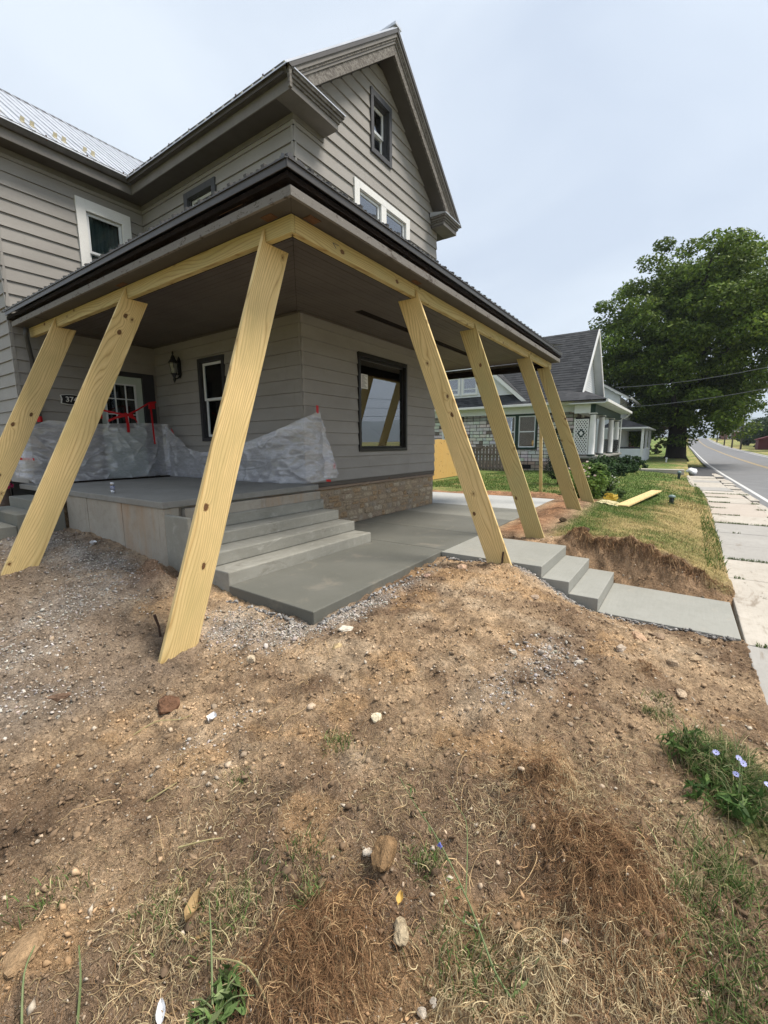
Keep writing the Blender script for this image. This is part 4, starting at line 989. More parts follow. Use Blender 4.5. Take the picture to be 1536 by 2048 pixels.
# drip trim, rotten fascia, grey lower fascia, soffit
def edge(name, mat, inset, z0, z1, th, pieces=False, bev=.003):
    xo, yo, xr = DX+inset, DY+inset, DR-.01
    cutsx = [xo, xr] if not pieces else [xo, 5.2, 8.6, xr]
    cutsy = [yo+th+.0005, YL-.06] if not pieces else [yo+th+.0005, 5.55, 7.9, YL-.06]
    for a, b_ in zip(cutsx[:-1], cutsx[1:]):
        j = random.uniform(-.004, .004) if pieces else 0
        bx(name, mat, proof, a+.001, b_-.001, yo, yo+th, z0+j, z1, bevel=bev)
    for a, b_ in zip(cutsy[:-1], cutsy[1:]):
        j = random.uniform(-.004, .004) if pieces else 0
        bx(name, mat, proof, xo, xo+th, a+.001, b_-.001, z0+j, z1, bevel=bev)
edge('drip_trim', 'porch_metal', 0, 3.728, 3.800, .012)
edge('rotten_board', 'rot', .095, 3.636, 3.722, .03, True)
# crumbling lip pieces on the rotten board
rr2 = random.Random(9)
for k in range(26):
    a = rr2.uniform(3.0, 11.5); l_ = rr2.uniform(.15, .6); hgt = rr2.uniform(.015, .04); zq = rr2.choice((3.637, 3.70-hgt))
    bx('rotten_board', rr2.choice(('rot', 'rot', 'rot', 'rot', 'bare_wood')), proof, a, a+l_, DY+.072, DY+.094, zq, zq+hgt, bevel=.004)
for k in range(16):
    a = rr2.uniform(3.1, 9.2); l_ = rr2.uniform(.15, .6); hgt = rr2.uniform(.015, .04); zq = rr2.choice((3.637, 3.70-hgt))
    bx('rotten_board', rr2.choice(('rot', 'rot', 'rot', 'rot', 'bare_wood')), proof, DX+.072, DX+.094, a, a+l_, zq, zq+hgt, bevel=.004)
def fas(x0, x1, y0, y1): bx('fascia_board', 'peel', proof, x0, x1, y0, y1, SZ-.004, 3.632, bevel=.003)
fas(EX, 5.2, EY, EY+.03); fas(5.203, 8.7, EY, EY+.03); fas(8.703, ER, EY, EY+.03)
fas(EX, EX+.03, EY+.0305, 6.3); fas(EX, EX+.03, 6.303, YL-.12)
fas(ER-.03, ER, EY+.0305, 9.6)
mb = MB(); mb.prism([(EX+.032, EY+.032), (ER-.032, EY+.032), (ER-.25, YBm+.02), (XBm+.02, YBm+.02)], SZ+.004, SZ+.024, 'z'); mb.build('soffit', 'soffit', proof)
mb = MB(); mb.prism([(EX+.031, EY+.034), (XBm+.019, YBm+.022), (XBm+.019, YL-.12), (EX+.031, YL-.12)], SZ+.0035, SZ+.0235, 'z'); mb.build('soffit', 'soffit', proof)
bx('soffit_seam', 'interior', proof, EX+.04, XBm+.0, 8.75, 8.758, SZ+.0, SZ+.0034)
for (a, b_, c, d) in ((XBm-.10, XBm-.012, YBm+.16, YBm+.30), (XBm+.13, XBm+.27, YBm-.11, YBm-.012), (5.05, 5.22, YBm-.08, YBm-.012), (XBm-.075, XBm-.012, 6.05, 6.25)):
    bx('bare_patch', 'bare_wood', proof, a, b_, c, d, SZ-.002, SZ+.0032, bevel=.001)
bx('fascia_board', 'peel', proof, EX+.06, 3.6, YL-.119, YL-.105, 3.0, 3.001)
# beadboard ceiling, laid in two directions with a mitre at the corner
gap = (5.94, 10.7, 4.50, 4.64)
cw = .088
y = YBm+.08
while y < YF-.02:
    y1 = min(y+cw-.004, YF-.028)
    xa = XBm+.08+(y-YBm-.08); xb_ = XBm+.08+(y1-YBm-.08); xr = 12.0
    if y1 > gap[2] and y < gap[3]:
        parts = [(xa, xb_, gap[0]+random.uniform(-.1, .1)), (gap[1], gap[1], xr)]
    else:
        c_ = random.uniform(6.5, 9.5); parts = [(xa, xb_, c_), (c_+.003, c_+.003, xr)]
    for a0, a1, e in parts:
        if e-a0 < .05: continue
        mb = MB(); mb.prism([(a0, y), (e, y), (e, y1), (a1, y1)], CZ+random.uniform(-.0015, .0015), CZ+.016, 'z'); mb.build('ceiling_board', 'ceiling_paint', proof, bevel=.003)
    y += cw
x = XBm+.08
while x < XG-.02:
    x1 = min(x+cw-.004, XG-.028); ya = YBm+.08+(x-XBm-.08); yb_ = YBm+.08+(x1-XBm-.08)
    mb = MB(); mb.prism([(x, ya+.006), (x1, yb_+.006), (x1, YL-.03), (x, YL-.03)], CZ+random.uniform(-.0015, .0015), CZ+.016, 'z'); mb.build('ceiling_board', 'ceiling_paint', proof, bevel=.003); x += cw
y = YF-.02
while y < 9.5:
    bx('ceiling_board', 'ceiling_paint', proof, XE+.03, 12.0, y, y+cw-.004, CZ, CZ+.016, bevel=.003); y += cw
bx('ceiling_mould', 'ceiling_paint', proof, XG-.02, XE, YF-.052, YF-.0275, CZ-.035, CZ-.003, bevel=.006)
bx('ceiling_mould', 'ceiling_paint', proof, XG-.052, XG-.0275, YF-.05, YL-.03, CZ-.036, CZ-.004, bevel=.006)
bx('ceiling_mould', 'ceiling_paint', proof, XBm+.1, XG-.053, YL-.052, YL-.0275, CZ-.035, CZ-.003, bevel=.006)
bx('old_beam', 'rot', proof, 12.005, 12.06, YBm+.1, 9.5, 3.40, 3.553)
bx('old_beam', 'bare_wood', proof, XBm+.11, 11.95, YBm+.081, YBm+.10, 3.425, 3.53)
bx('old_beam', 'bare_wood', proof, XBm+.081, XBm+.10, YBm+.081, 9.4, 3.425, 3.53)
bx('old_beam', 'rot', proof, XBm+.11, 11.95, YBm+.101, YBm+.16, 3.45, CZ-.002)
bx('old_beam', 'rot', proof, XBm+.101, XBm+.16, YBm+.161, 9.4, 3.45, CZ-.002)
# downspout beside the wing corner
ds = MB(); ds.tube([(2.93, 9.45, 3.52), (2.93, 9.50, 3.40), (3.02, 9.70, 3.16), (3.05, 9.745, 3.02), (3.05, 9.75, 2.0), (3.05, 9.75, .95)], .036, 10); dso = ds.build('downspout', 'downspout', house, smooth=True)
tp = MB(); tp.tube([(3.05, 9.75, 1.96), (3.05, 9.75, 2.06)], .043, 10); 

# ------------------------------------------------------------------ new beams and braces
def lumber(name, mat, x0, x1, y0, y1, z0, z1, along, parent): return MB().box(x0, x1, y0, y1, z0, z1, along=along).build(name, mat, parent, bevel=.004)
BZ0, BZ1 = 3.400, 3.553
bmf = empty('support_beam', (7.5, YBm, BZ0), 'long doubled treated lumber beam under the front porch eave', 'beam', 'new porch beams')
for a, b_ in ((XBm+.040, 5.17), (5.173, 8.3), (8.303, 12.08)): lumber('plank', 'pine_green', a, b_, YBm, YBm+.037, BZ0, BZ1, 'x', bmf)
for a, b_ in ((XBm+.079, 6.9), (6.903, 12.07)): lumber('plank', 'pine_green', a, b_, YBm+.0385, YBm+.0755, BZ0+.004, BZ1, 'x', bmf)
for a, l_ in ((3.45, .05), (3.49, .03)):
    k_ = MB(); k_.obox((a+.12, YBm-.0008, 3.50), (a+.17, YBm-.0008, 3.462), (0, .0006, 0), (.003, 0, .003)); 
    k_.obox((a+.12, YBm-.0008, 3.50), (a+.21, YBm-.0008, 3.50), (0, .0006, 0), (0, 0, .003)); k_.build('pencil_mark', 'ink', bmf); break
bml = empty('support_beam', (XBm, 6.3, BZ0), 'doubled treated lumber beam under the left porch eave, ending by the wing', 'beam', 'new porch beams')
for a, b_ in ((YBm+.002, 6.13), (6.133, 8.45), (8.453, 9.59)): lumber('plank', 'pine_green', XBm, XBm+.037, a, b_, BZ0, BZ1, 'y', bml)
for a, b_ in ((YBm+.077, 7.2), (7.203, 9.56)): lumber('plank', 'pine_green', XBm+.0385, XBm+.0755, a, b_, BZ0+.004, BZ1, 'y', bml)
def brace(axis, plane, edge_pts, wid, zg, label, th=.038, mat='pine'):
    """axis 'x': leans along -x (left side); 'y': leans along -y (front). edge_pts: two (h, z) points on the outer edge"""
    (h0, z0), (h1, z1) = edge_pts
    m = (h1-h0)/(z1-z0); H = lambda z: h0+m*(z-z0)
    f0 = XBm if axis == 'x' else YBm
    face = f0-.003
    zt = z0+(face-.002-h0)/m; zt = min(zt, 3.545)
    zb = zg-.06
    poly = [(H(zb), zb), (H(zb)+wid, zb), (H(BZ0-.003)+wid, BZ0-.003), (face, BZ0-.003), (face, min(zt, 3.55))]
    if H(zt) < face-.004: poly.append((H(zt), zt))
    L_ = math.hypot(1, m); ux, uz = m/L_, 1/L_
    r = [random.uniform(0, 60) for _ in range(3)]
    gcs = []
    for a in (plane, plane+th):
        for (h, z) in poly:
            dh, dz = h-h0, z-z0; gcs.append((r[0]+dh*ux+dz*uz, r[1]+dh*uz-dz*ux, r[2]+(a-plane)))
    mb = MB(); mb.prism(poly, plane, plane+th, 'y' if axis == 'x' else 'x', gc=gcs)
    o = mb.build('support_brace', mat, None, bevel=.003)
    return tag(o, label, 'brace', 'treated lumber braces propping the porch roof')
brace('x', 3.432, ((3.018, 3.537), (1.665, -.324)), .335, -.33, 'nearest and widest looking leaning brace, in front of the steps at the porch corner')
brace('x', 6.115, ((3.018, 3.55), (1.377, .10)), .335, .12, 'leaning brace crossing the house number sign on the left side')
brace('x', 8.43, ((3.018, 3.55), (2.255, 1.915)), .345, .22, 'leftmost leaning brace, cut off by the left picture edge')
brace('y', 5.187, ((3.081, 3.515), (1.654, -.077)), .315, -.03, 'leaning brace standing in dirt against the side of the pale landing', mat='pine')
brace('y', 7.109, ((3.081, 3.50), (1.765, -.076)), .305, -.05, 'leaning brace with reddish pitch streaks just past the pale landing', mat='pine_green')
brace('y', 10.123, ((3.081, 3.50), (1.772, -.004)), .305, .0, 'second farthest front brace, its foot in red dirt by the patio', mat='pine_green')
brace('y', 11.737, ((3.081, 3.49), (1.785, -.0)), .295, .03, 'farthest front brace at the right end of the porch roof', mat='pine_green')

# ------------------------------------------------------------------ sheeting, tape, lantern, number, small porch things
sh = empty('plastic_sheeting', (4.9, 7.2, PZ), 'wrinkled clear plastic sheeting draped along the porch wall and in front of the door', 'plastic sheet')
def drape(plan, tops, bots, nu, nz, seed, amp, name='sheet'):
    plan = np.array(plan, float); d = np.r_[0, np.cumsum(np.hypot(*np.diff(plan, axis=0).T))]
    s = np.linspace(0, d[-1], nu); px = np.interp(s, d, plan[:, 0]); py = np.interp(s, d, plan[:, 1])
    tx = np.gradient(px); ty = np.gradient(py); ln = np.hypot(tx, ty)+1e-9; nx, ny = ty/ln, -tx/ln
    k = np.ones(9)/9; nx = np.convolve(np.pad(nx, 4, 'edge'), k, 'valid'); ny = np.convolve(np.pad(ny, 4, 'edge'), k, 'valid')
    zt = np.interp(s, [t[0]*d[-1] for t in tops], [t[1] for t in tops]); zb = np.interp(s, [t[0]*d[-1] for t in bots], [t[1] for t in bots])
    S, T = np.meshgrid(s, np.linspace(0, 1, nz), indexing='ij')
    z_ = zb[:, None]+(zt-zb)[:, None]*T
    sag = amp*(fbm(S, z_*2.2, 1.8, 2, seed)+.35*fbm(S*1.6+z_*1.1, z_*4, 2.5, 2, seed+3))
    dgl = .018*np.abs(np.sin(S*5+z_*9+3*fbm(S, z_, 2, 2, seed+5)))
    rg = lambda a, b_, sd_: (1-np.abs(fbm(a, b_, 1, 2, sd_))*2.6).clip(0, 1)**3
    crease = .030*rg(S*1.3+z_*1.1, z_*1.7-S*.5, seed+9)+.018*rg(S*2.6-z_*1.5, z_*2.6+S*.6, seed+12)+.008*rg(S*.9+z_*.6, z_*6-S*.4, seed+15)
    off = .7*sag+.5*dgl*(amp/.06)+.05*(1-T)*amp/.06+crease*(amp/.05)
    xx = px[:, None]+nx[:, None]*off; yy = py[:, None]+ny[:, None]*off
    idx = np.arange(nu*nz).reshape(nu, nz); F = np.stack([idx[:-1, :-1], idx[1:, :-1], idx[1:, 1:], idx[:-1, 1:]], -1).reshape(-1, 4)
    return link(name, np.stack([xx, yy, z_], -1).reshape(-1, 3), F, 'sheet', sh, smooth=True)
drape([(2.60, 9.62), (2.66, 9.30), (2.72, 9.22), (5.02, 9.22), (5.12, 9.16)], [(0, 1.78), (.12, 1.82), (.25, 1.97), (.5, 1.93), (.7, 1.96), (.85, 1.98), (1, 1.97)], [(0, .98), (.12, .98), (.15, .88), (1, .90)], 220, 80, 71, .045)
drape([(5.10, 9.18), (5.16, 8.9), (5.08, 7.8), (5.02, 6.7), (5.06, 5.8), (5.20, 5.20), (5.34, 5.16), (5.80, 5.18)], [(0, 1.95), (.06, 1.72), (.16, 1.47), (.25, 1.38), (.50, 1.42), (.62, 1.52), (.75, 1.74), (.86, 1.93), (.925, 2.05), (.945, 2.06), (.97, 1.66), (1, 1.36)],
      [(0, .868), (.6, .868), (.86, .872), (.93, .90), (1, .93)], 320, 84, 77, .055)
drape([(5.06, 7.9), (5.03, 7.3), (5.03, 6.7), (5.08, 5.9), (5.2, 5.26), (5.26, 5.2)], [(0, 1.37), (.3, 1.43), (.6, 1.62), (1, 1.92)], [(0, 1.3), (.3, 1.33), (.6, 1.47), (1, 1.75)], 60, 8, 83, .03, 'fold')
drape([(5.52, 5.13), (5.62, 5.12), (5.75, 5.10), (5.82, 5.16)], [(0, 1.95), (.3, 1.7), (.6, 1.45), (1, 1.3)], [(0, .95), (1, .93)], 36, 30, 91, .07, 'fold')
def ribbon(name, pts, w, mat, parent, ax=(0, 0, 1)):
    v = []; a = Vector(ax)*w/2
    for q in pts: v += [Vector(q)-a, Vector(q)+a]
    return link(name, [tuple(q) for q in v], [(2*i, 2*i+2, 2*i+3, 2*i+1) for i in range(len(pts)-1)], mat, parent)
ribbon('red_tape', [(3.84, 9.14, 2.19), (4.0, 9.13, 2.16), (4.2, 9.12, 2.125), (4.31, 9.12, 2.13), (4.5, 9.13, 2.23), (4.75, 9.14, 2.385), (4.90, 9.15, 2.41)], .036, 'red_tape', sh)
ribbon('red_tape', [(4.26, 9.11, 2.16), (4.265, 9.10, 2.05), (4.27, 9.09, 1.93), (4.27, 9.09, 1.78)], .055, 'red_tape', sh, (1, 0, 0))
ribbon('red_tape', [(3.93, 9.12, 1.99), (4.05, 9.11, 2.05), (4.25, 9.10, 2.11), (4.4, 9.11, 2.12)], .045, 'red_tape', sh)
ribbon('red_tape', [(4.3, 9.10, 2.10), (4.42, 9.10, 2.06), (4.46, 9.10, 1.98)], .05, 'red_tape', sh)
ribbon('red_tape', [(4.76, 9.12, 2.38), (4.75, 9.08, 2.1), (4.745, 9.06, 1.8), (4.75, 9.05, 1.55)], .035, 'red_tape', sh, (1, 0, 0))
ribbon('red_tape', [(5.47, 5.145, 2.16), (5.465, 5.14, 2.03)], .06, 'red_tape', sh, (1, 0, 0))
ribbon('red_tape', [(5.80, 5.09, 1.19), (5.80, 5.085, 1.09)], .05, 'red_tape', sh, (1, 0, 0))
ribbon('red_tape', [(5.58, 5.09, .90), (5.70, 5.09, .885)], .04, 'red_tape', sh)
ribbon('red_tape', [(2.58, 9.36, 1.31), (2.72, 9.16, 1.30)], .04, 'red_tape', sh)
ribbon('red_tape', [(5.09, 9.0, 1.86), (5.07, 8.88, 1.78)], .05, 'red_tape', sh)
tp.build('red_tape', 'red_tape', sh)
for (px, zt, lab) in ((3.86, 2.16, 'dark railing post with red tape, left one at the front door'), (4.89, 2.40, 'taller dark railing post with a red taped top, right of the front door')):
    rp = empty('railing_post', (px, 9.32, PZ), lab, 'post', 'dark posts by the front door')
    bx('post', 'black_iron', rp, px-.04, px+.04, 9.28, 9.36, PZ, zt-.05, bevel=.006)
    bx('base_plate', 'black_iron', rp, px-.07, px+.07, 9.25, 9.39, PZ, PZ+.012)
    bx('tape_wrap', 'red_tape', rp, px-.047, px+.047, 9.273, 9.367, zt-.12, zt, bevel=.004)
br = empty('bottom_rail', (3.4, 9.15, .80), 'thin dark batten lying under the lower edge of the plastic', 'batten')
bx('batten', 'rot', br, 2.9, 5.1, 9.10, 9.16, PZ+.001, PZ+.03)
# lantern
ly, lz = 8.83, 2.80
wl = empty('wall_lantern', (XG-.14, ly, lz), 'ornate black carriage lantern on the shaded porch wall', 'lantern')
mb = MB(); mb.prism([(ly-.055, 2.98), (ly, 2.90), (ly+.055, 2.98), (ly+.055, 3.26), (ly, 3.34), (ly-.055, 3.26)], XG-.045, XG-.026, 'x'); mb.build('back_plate', 'black_iron', wl, bevel=.004)
mb = MB(); mb.tube([(XG-.04, ly, 2.96), (XG-.08, ly, 2.90), (XG-.13, ly, 2.88), (XG-.16, ly, 2.93), (XG-.16, ly, 2.985)], .013, 8); mb.tube([(XG-.04, ly, 3.02), (XG-.07, ly, 2.97), (XG-.10, ly, 2.97), (XG-.11, ly, 3.01)], .008, 6)
mb.build('bracket', 'black_iron', wl, smooth=True)
mb = MB(); mb.lathe([(.004, 2.80), (.018, 2.83), (.03, 2.86), (.018, 2.90), (.05, 2.965), (.072, 2.985)], XG-.16, ly, 12); mb.build('finial', 'black_iron', wl, smooth=True)
mb = MB(); mb.lathe([(.055, 2.986), (.085, 3.19), (.083, 3.195)], XG-.16, ly, 6); mb.build('lantern_glass', 'glass_soft', wl)
mb = MB(); mb.lathe([(.012, 2.99), (.014, 3.08), (.006, 3.12)], XG-.16, ly, 8); mb.build('candle', 'white_paint', wl)
mb = MB()
for k in range(6):
    a = 2*math.pi*k/6; c_, s_ = math.cos(a), math.sin(a); mb.tube([(XG-.16+.058*c_, ly+.058*s_, 2.985), (XG-.16+.088*c_, ly+.088*s_, 3.195)], .006, 5)
mb.build('cage', 'black_iron', wl)
mb = MB(); mb.lathe([(.10, 3.195), (.085, 3.225), (.05, 3.27), (.045, 3.30), (.025, 3.34), (.012, 3.36), (.02, 3.385), (.012, 3.41), (.002, 3.44)], XG-.16, ly, 12); mb.build('lantern_cap', 'black_iron', wl, smooth=True)
# house number plate
sg = empty('house_number_sign', (3.605, YL-.05, 2.40), 'small black plate with white house number, half behind a brace', 'number sign')
cx, cz, hw, hh = 3.605, 2.40, .18, .088
def plate(s): 
    top = [(cx+hw*s*t, cz+s*(hh*(1-.0)+.022*(1-abs(t)**2)-.012)) for t in np.linspace(-1, 1, 13)]
    bot = [(cx+hw*s*t, cz-s*(hh*(1-.0)+.022*(1-abs(t)**2)-.012)) for t in np.linspace(1, -1, 13)]
    side = [(cx+s*(hw-.018), cz)]; side2 = [(cx-s*(hw-.018), cz)]
    return bot[::-1][:0]+top[::-1][:0]+[*top]+side+[*bot]+side2
mb = MB(); mb.prism(plate(1.0), YL-.050, YL-.028, 'y'); mb.build('rim', 'sign_white', sg)
mb = MB(); mb.prism(plate(.90), YL-.054, YL-.049, 'y'); mb.build('plate', 'sign_black', sg)
def text(body, size, loc, rot, mat, parent, name='lettering', ext=.002):
    c = bpy.data.curves.new('t', 'FONT'); c.body = body; c.size = size; c.extrude = ext; c.align_x = 'CENTER'; c.align_y = 'CENTER'; c.offset = .002
    o = bpy.data.objects.new('t', c); COL.objects.link(o)
    me = bpy.data.meshes.new_from_object(o.evaluated_get(bpy.context.evaluated_depsgraph_get()))
    bpy.data.objects.remove(o); bpy.data.curves.remove(c); me.name = name; me.materials.clear(); me.materials.append(M[mat])
    o = bpy.data.objects.new(name, me); COL.objects.link(o); o.parent = parent; o.location = Vector(loc)-W[parent]; o.rotation_euler = rot; W[o] = Vector(loc); return o
text('374', .135, (cx, YL-.0545, cz-.002), (R(90), 0, 0), 'sign_white', sg)
# notice taped inside the big window
nt = empty('paper_notice', (7.05, YF+.036, 2.62), 'white printed paper taped inside the large front window', 'notice')
bx('sheet', 'paper', nt, 6.93, 7.16, YF+.028, YF+.0295, 2.60, 2.875)
mb = MB()
for k in range(13): mb.box(6.955, 7.135-.03*((k*7) % 4), YF+.0274, YF+.0279, 2.845-.018*k, 2.851-.018*k)
mb.build('print', 'ink', nt)
# drink can on the porch
cn = empty('drink_can', (2.80, 6.57, PZ), 'slim silver and blue drink can standing on the porch edge', 'can')
mb = MB(); mb.lathe([(.022, PZ), (.027, PZ+.008), (.027, PZ+.05)], 2.80, 6.57, 16); mb.build('can_base', 'can_silver', cn, smooth=True)
mb = MB(); mb.lathe([(.0272, PZ+.0505), (.0272, PZ+.105)], 2.80, 6.57, 16); mb.build('can_band', 'can_blue', cn, smooth=True)
mb = MB(); mb.lathe([(.027, PZ+.1055), (.027, PZ+.14), (.022, PZ+.156), (.021, PZ+.158), (.019, PZ+.154)], 2.80, 6.57, 16); mb.build('can_top', 'can_silver', cn, smooth=True)

# ------------------------------------------------------------------ neighbouring bungalow
nh = empty('bungalow', (31, 9, -.1), 'white sided bungalow with block stone walls, steep dark shingle roof and columned porch', 'house')
NX = 26.3
def siding_flat(name, mat, parent, axis, const, poly_fn, z0, z1, exp=.13):
    """lap siding as one joined part; poly_fn(z) -> (s0, s1)"""
    mb = MB(); z = z0
    while z < z1-.01:
        zt = min(z+exp, z1); a0, a1 = poly_fn(z+.01); b0, b1 = poly_fn(zt)
        if a1-a0 > .05:
            b0, b1 = (b0, b1) if b1-b0 > .02 else ((a0+a1)/2-.01, (a0+a1)/2+.01)
            if axis == '-x': vs = [(const-.022, a0, z), (const-.022, a1, z), (const-.002, b1, zt), (const-.002, b0, zt), (const, a0, z), (const, a1, z)]
            else: vs = [(a0, const-.022, z), (a1, const-.022, z), (b1, const-.002, zt), (b0, const-.002, zt), (a0, const, z), (a1, const, z)]
            mb.add(vs, [(0, 1, 2, 3), (0, 4, 5, 1)])
        z = zt
    return mb.build(name, mat, parent, kind='stuff')
nwall = bx('wall', 'mortar_dark', nh, NX+.03, NX+.3, 5.15, 15.0, -.4, 3.25)
bx('wall', 'mortar_dark', nh, NX+.3, 34, 5.4, 5.7, -.4, 3.4)
nops = [(7.30, 9.72, 1.15, 3.25)]
cnt = 0; rs = random.Random(21); z = -.15; row = 0
while z < 3.2:
    hh = .205; y = 5.15-(.22 if row % 2 else 0)
    while y < 15.0:
        w_ = .44 if rs.random() < .8 else .22
        y0, y1 = max(y, 5.15), min(y+w_, 15.0)
        for (p0, p1, q0, q1) in cut_rects(y0, y1, z, min(z+hh, 3.25), nops):
            if p1-p0 > .05 and q1-q0 > .06:
                light = True
                dk = rs.random() < (.06 if z < 1.05 else .2)
                col = (.20, .17, .15) if dk else (.66+rs.uniform(-.07, .05), .63+rs.uniform(-.06, .05), .58+rs.uniform(-.05, .05))
                if z < .35: col = (.38+rs.uniform(-.05, .05), .31, .25)
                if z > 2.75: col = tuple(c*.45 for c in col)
                pr_ = rs.uniform(.0, .03)
                mb = MB(); mb.box(NX-.02-pr_, NX+.05, p0+.018, p1-.018, q0+.018, q1-.018)
                link('stone_block', mb.v, mb.f, 'block', nwall, np.tile(np.array(col), (8, 1)))
        y += w_
    z += hh; row += 1
def nwin(parent, y0, y1, z0, z1, trim, sash, rail=.5, X=NX):
    m = MB(); t = .09
    for r in ((y0, y0+t, z0, z1), (y1-t, y1, z0, z1), (y0+t, y1-t, z1-t, z1), (y0+t, y1-t, z0, z0+t)): m.box(X-.06, X+.05, *r)
    w_ = m.build('window', trim, parent)
    m = MB(); s = .06; a0, a1, b0, b1 = y0+t, y1-t, z0+t, z1-t; zm = b0+(b1-b0)*rail
    for r in ((a0, a0+s, b0, b1), (a1-s, a1, b0, b1), (a0+s, a1-s, b1-s, b1), (a0+s, a1-s, b0, b0+s), (a0+s, a1-s, zm-.03, zm+.03)): m.box(X-.03, X+.03, *r)
    m.build('sash', sash, w_)
    bx('pane', 'glass', w_, X-.005, X, a0+s, a1-s, b0+s, zm-.03); bx('pane', 'glass', w_, X-.015, X-.010, a0+s, a1-s, zm+.03, b1-s)
    bx('interior', 'interior', w_, X+.02, X+.026, a0, a1, b0, b1)
nwin(nh, 7.33, 8.50, 1.20, 3.22, 'green_trim', 'white_vinyl'); nwin(nh, 8.52, 9.70, 1.20, 3.22, 'green_trim', 'white_vinyl')
nwin(nh, 12.55, 13.5, 1.7, 3.15, 'white_paint', 'white_vinyl')
bx('cellar_vent', 'interior', nh, NX-.06, NX+.0, 7.6, 8.1, .02, .28)
# white frieze, soffit and gutter
bx('frieze', 'white_vinyl', nh, NX-.08, NX+.3, 4.35, 15.0, 3.251, 3.62)
bx('soffit', 'white_vinyl', nh, 25.75, NX+.3, 3.75, 15.0, 3.60, 3.64)
bx('gutter', 'white_paint', nh, 25.62, 25.74, 3.75, 15.0, 3.62, 3.76, bevel=.02)
# main roof: ridge along y, stepped shingle courses
def courses(name, parent, p_of, n, mat='shingle'):
    mb = MB()
    for k in range(n):
        q = p_of(k/n); q1 = p_of((k+1)/n); dz = Vector((0, 0, .022))
        a, b_ = Vector(q[0])+dz, Vector(q[1])+dz; c, d = Vector(q1[1]), Vector(q1[0])
        mb.add([a, b_, c, d, Vector(q[0]), Vector(q[1])], [(0, 1, 2, 3), (0, 4, 5, 1)])
    return mb.build(name, mat, parent, kind='stuff')
RX, RZ, EXN, EZN = 29.9, 8.28, 25.66, 3.70
y_end = lambda t: 4.95+(5.42-4.95)*0+.02
courses('shingles', nh, lambda t: ((EXN+(RX-EXN)*t, 4.97, EZN+(RZ-EZN)*t), (EXN+(RX-EXN)*t, 15.2, EZN+(RZ-EZN)*t)), 30)
courses('shingles', nh, lambda t: ((2*RX-EXN-(RX-EXN)*t, 4.97, EZN+(RZ-EZN)*t), (2*RX-EXN-(RX-EXN)*t, 15.2, EZN+(RZ-EZN)*t)), 12)
siding_flat('siding', 'white_vinyl', nh, '-y', 5.42, lambda z: (EXN+(z+.25-EZN)/(RZ-EZN)*(RX-EXN), 2*RX-EXN-(z+.25-EZN)/(RZ-EZN)*(RX-EXN)), 4.3, 8.0)
for sgn in (1, -1):
    xx = lambda q: q if sgn > 0 else 2*RX-q
    mb = MB(); s_ = (RZ-EZN)/(RX-EXN)
    mb.prism([(xx(EXN+.35), EZN+.35*s_), (xx(RX), RZ-.0), (xx(RX), RZ-.30), (xx(EXN+.6), EZN+.35*s_)], 4.90, 4.96, 'y'); mb.build('bargeboard', 'white_paint', nh)
    mb = MB(); mb.prism([(xx(EXN+.5), EZN+.4*s_), (xx(RX), RZ-.06), (xx(RX), RZ-.10), (xx(EXN+.54), EZN+.4*s_)], 4.962, 5.42, 'y'); mb.build('rake_soffit', 'white_vinyl', nh)
# cross gable facing this way with a pair of windows
gy_, gp = 12.15, 7.55
siding_flat('siding', 'white_vinyl', nh, '-x', NX-.02, lambda z: (gy_-(gp-z)/.88, gy_+(gp-z)/.88), 4.42, gp-.1)
for sgn in (1, -1):
    mb = MB(); yy = lambda q: gy_+sgn*q
    mb.prism([(yy(0), gp+.14), (yy(4.4), gp+.14-.88*4.4), (yy(4.4), gp-.12-.88*4.4), (yy(0), gp-.12)], NX-.42, NX-.34, 'x'); mb.build('bargeboard', 'white_paint', nh)
    mb = MB(); mb.prism([(yy(0), gp+.10), (yy(4.3), gp+.10-.88*4.3), (yy(4.3), gp+.04-.88*4.3), (yy(0), gp+.04)], NX-.339, NX-.0, 'x'); mb.build('rake_soffit', 'white_vinyl', nh)
    courses('shingles', nh, lambda t: ((NX-.40, gy_+sgn*4.45*(1-t), gp+.17-.88*4.45*(1-t)), (RX-.3, gy_+sgn*4.45*(1-t), gp+.17-.88*4.45*(1-t))), 16)
nwin(nh, 12.25, 13.30, 4.55, 5.72, 'white_paint', 'white_vinyl', .3, NX-.05); nwin(nh, 11.05, 12.12, 4.55, 5.72, 'white_paint', 'white_vinyl', .3, NX-.05)
courses('pent_shingles', nh, lambda t: ((25.66+.7*t, 8.2, 3.76+.68*t), (25.66+.7*t, 15.2, 3.76+.68*t)), 5)
# porch: floor, columns, green frieze, hipped roof, lattice
bx('porch_floor', 'conc_old', nh, 25.6, 36.2, 3.95, 5.7, .68, .82, bevel=.03)
bx('porch_base', 'mortar_dark', nh, 25.7, 36.0, 4.05, 5.6, -.4, .678)
bx('porch_beam', 'green_trim', nh, 25.62, 36.0, 4.16, 4.40, 3.10, 3.55)
bx('porch_beam', 'white_vinyl', nh, 25.62, 25.86, 4.402, 5.2, 3.10, 3.55)
bx('soffit', 'white_vinyl', nh, 25.1, 36.5, 3.62, 5.4, 3.56, 3.6); bx('porch_ceiling', 'white_vinyl', nh, 25.87, 35.9, 4.41, 5.39, 3.2, 3.24)
bx('gutter', 'white_paint', nh, 25.05, 36.6, 3.50, 3.615, 3.58, 3.74, bevel=.02)
mb = MB(); A_ = [(25.05, 3.55, 3.75), (36.6, 3.55, 3.75), (34.4, 5.45, 4.62), (27.2, 5.45, 4.62), (25.05, 6.6, 3.75), (26.6, 6.3, 4.55)]
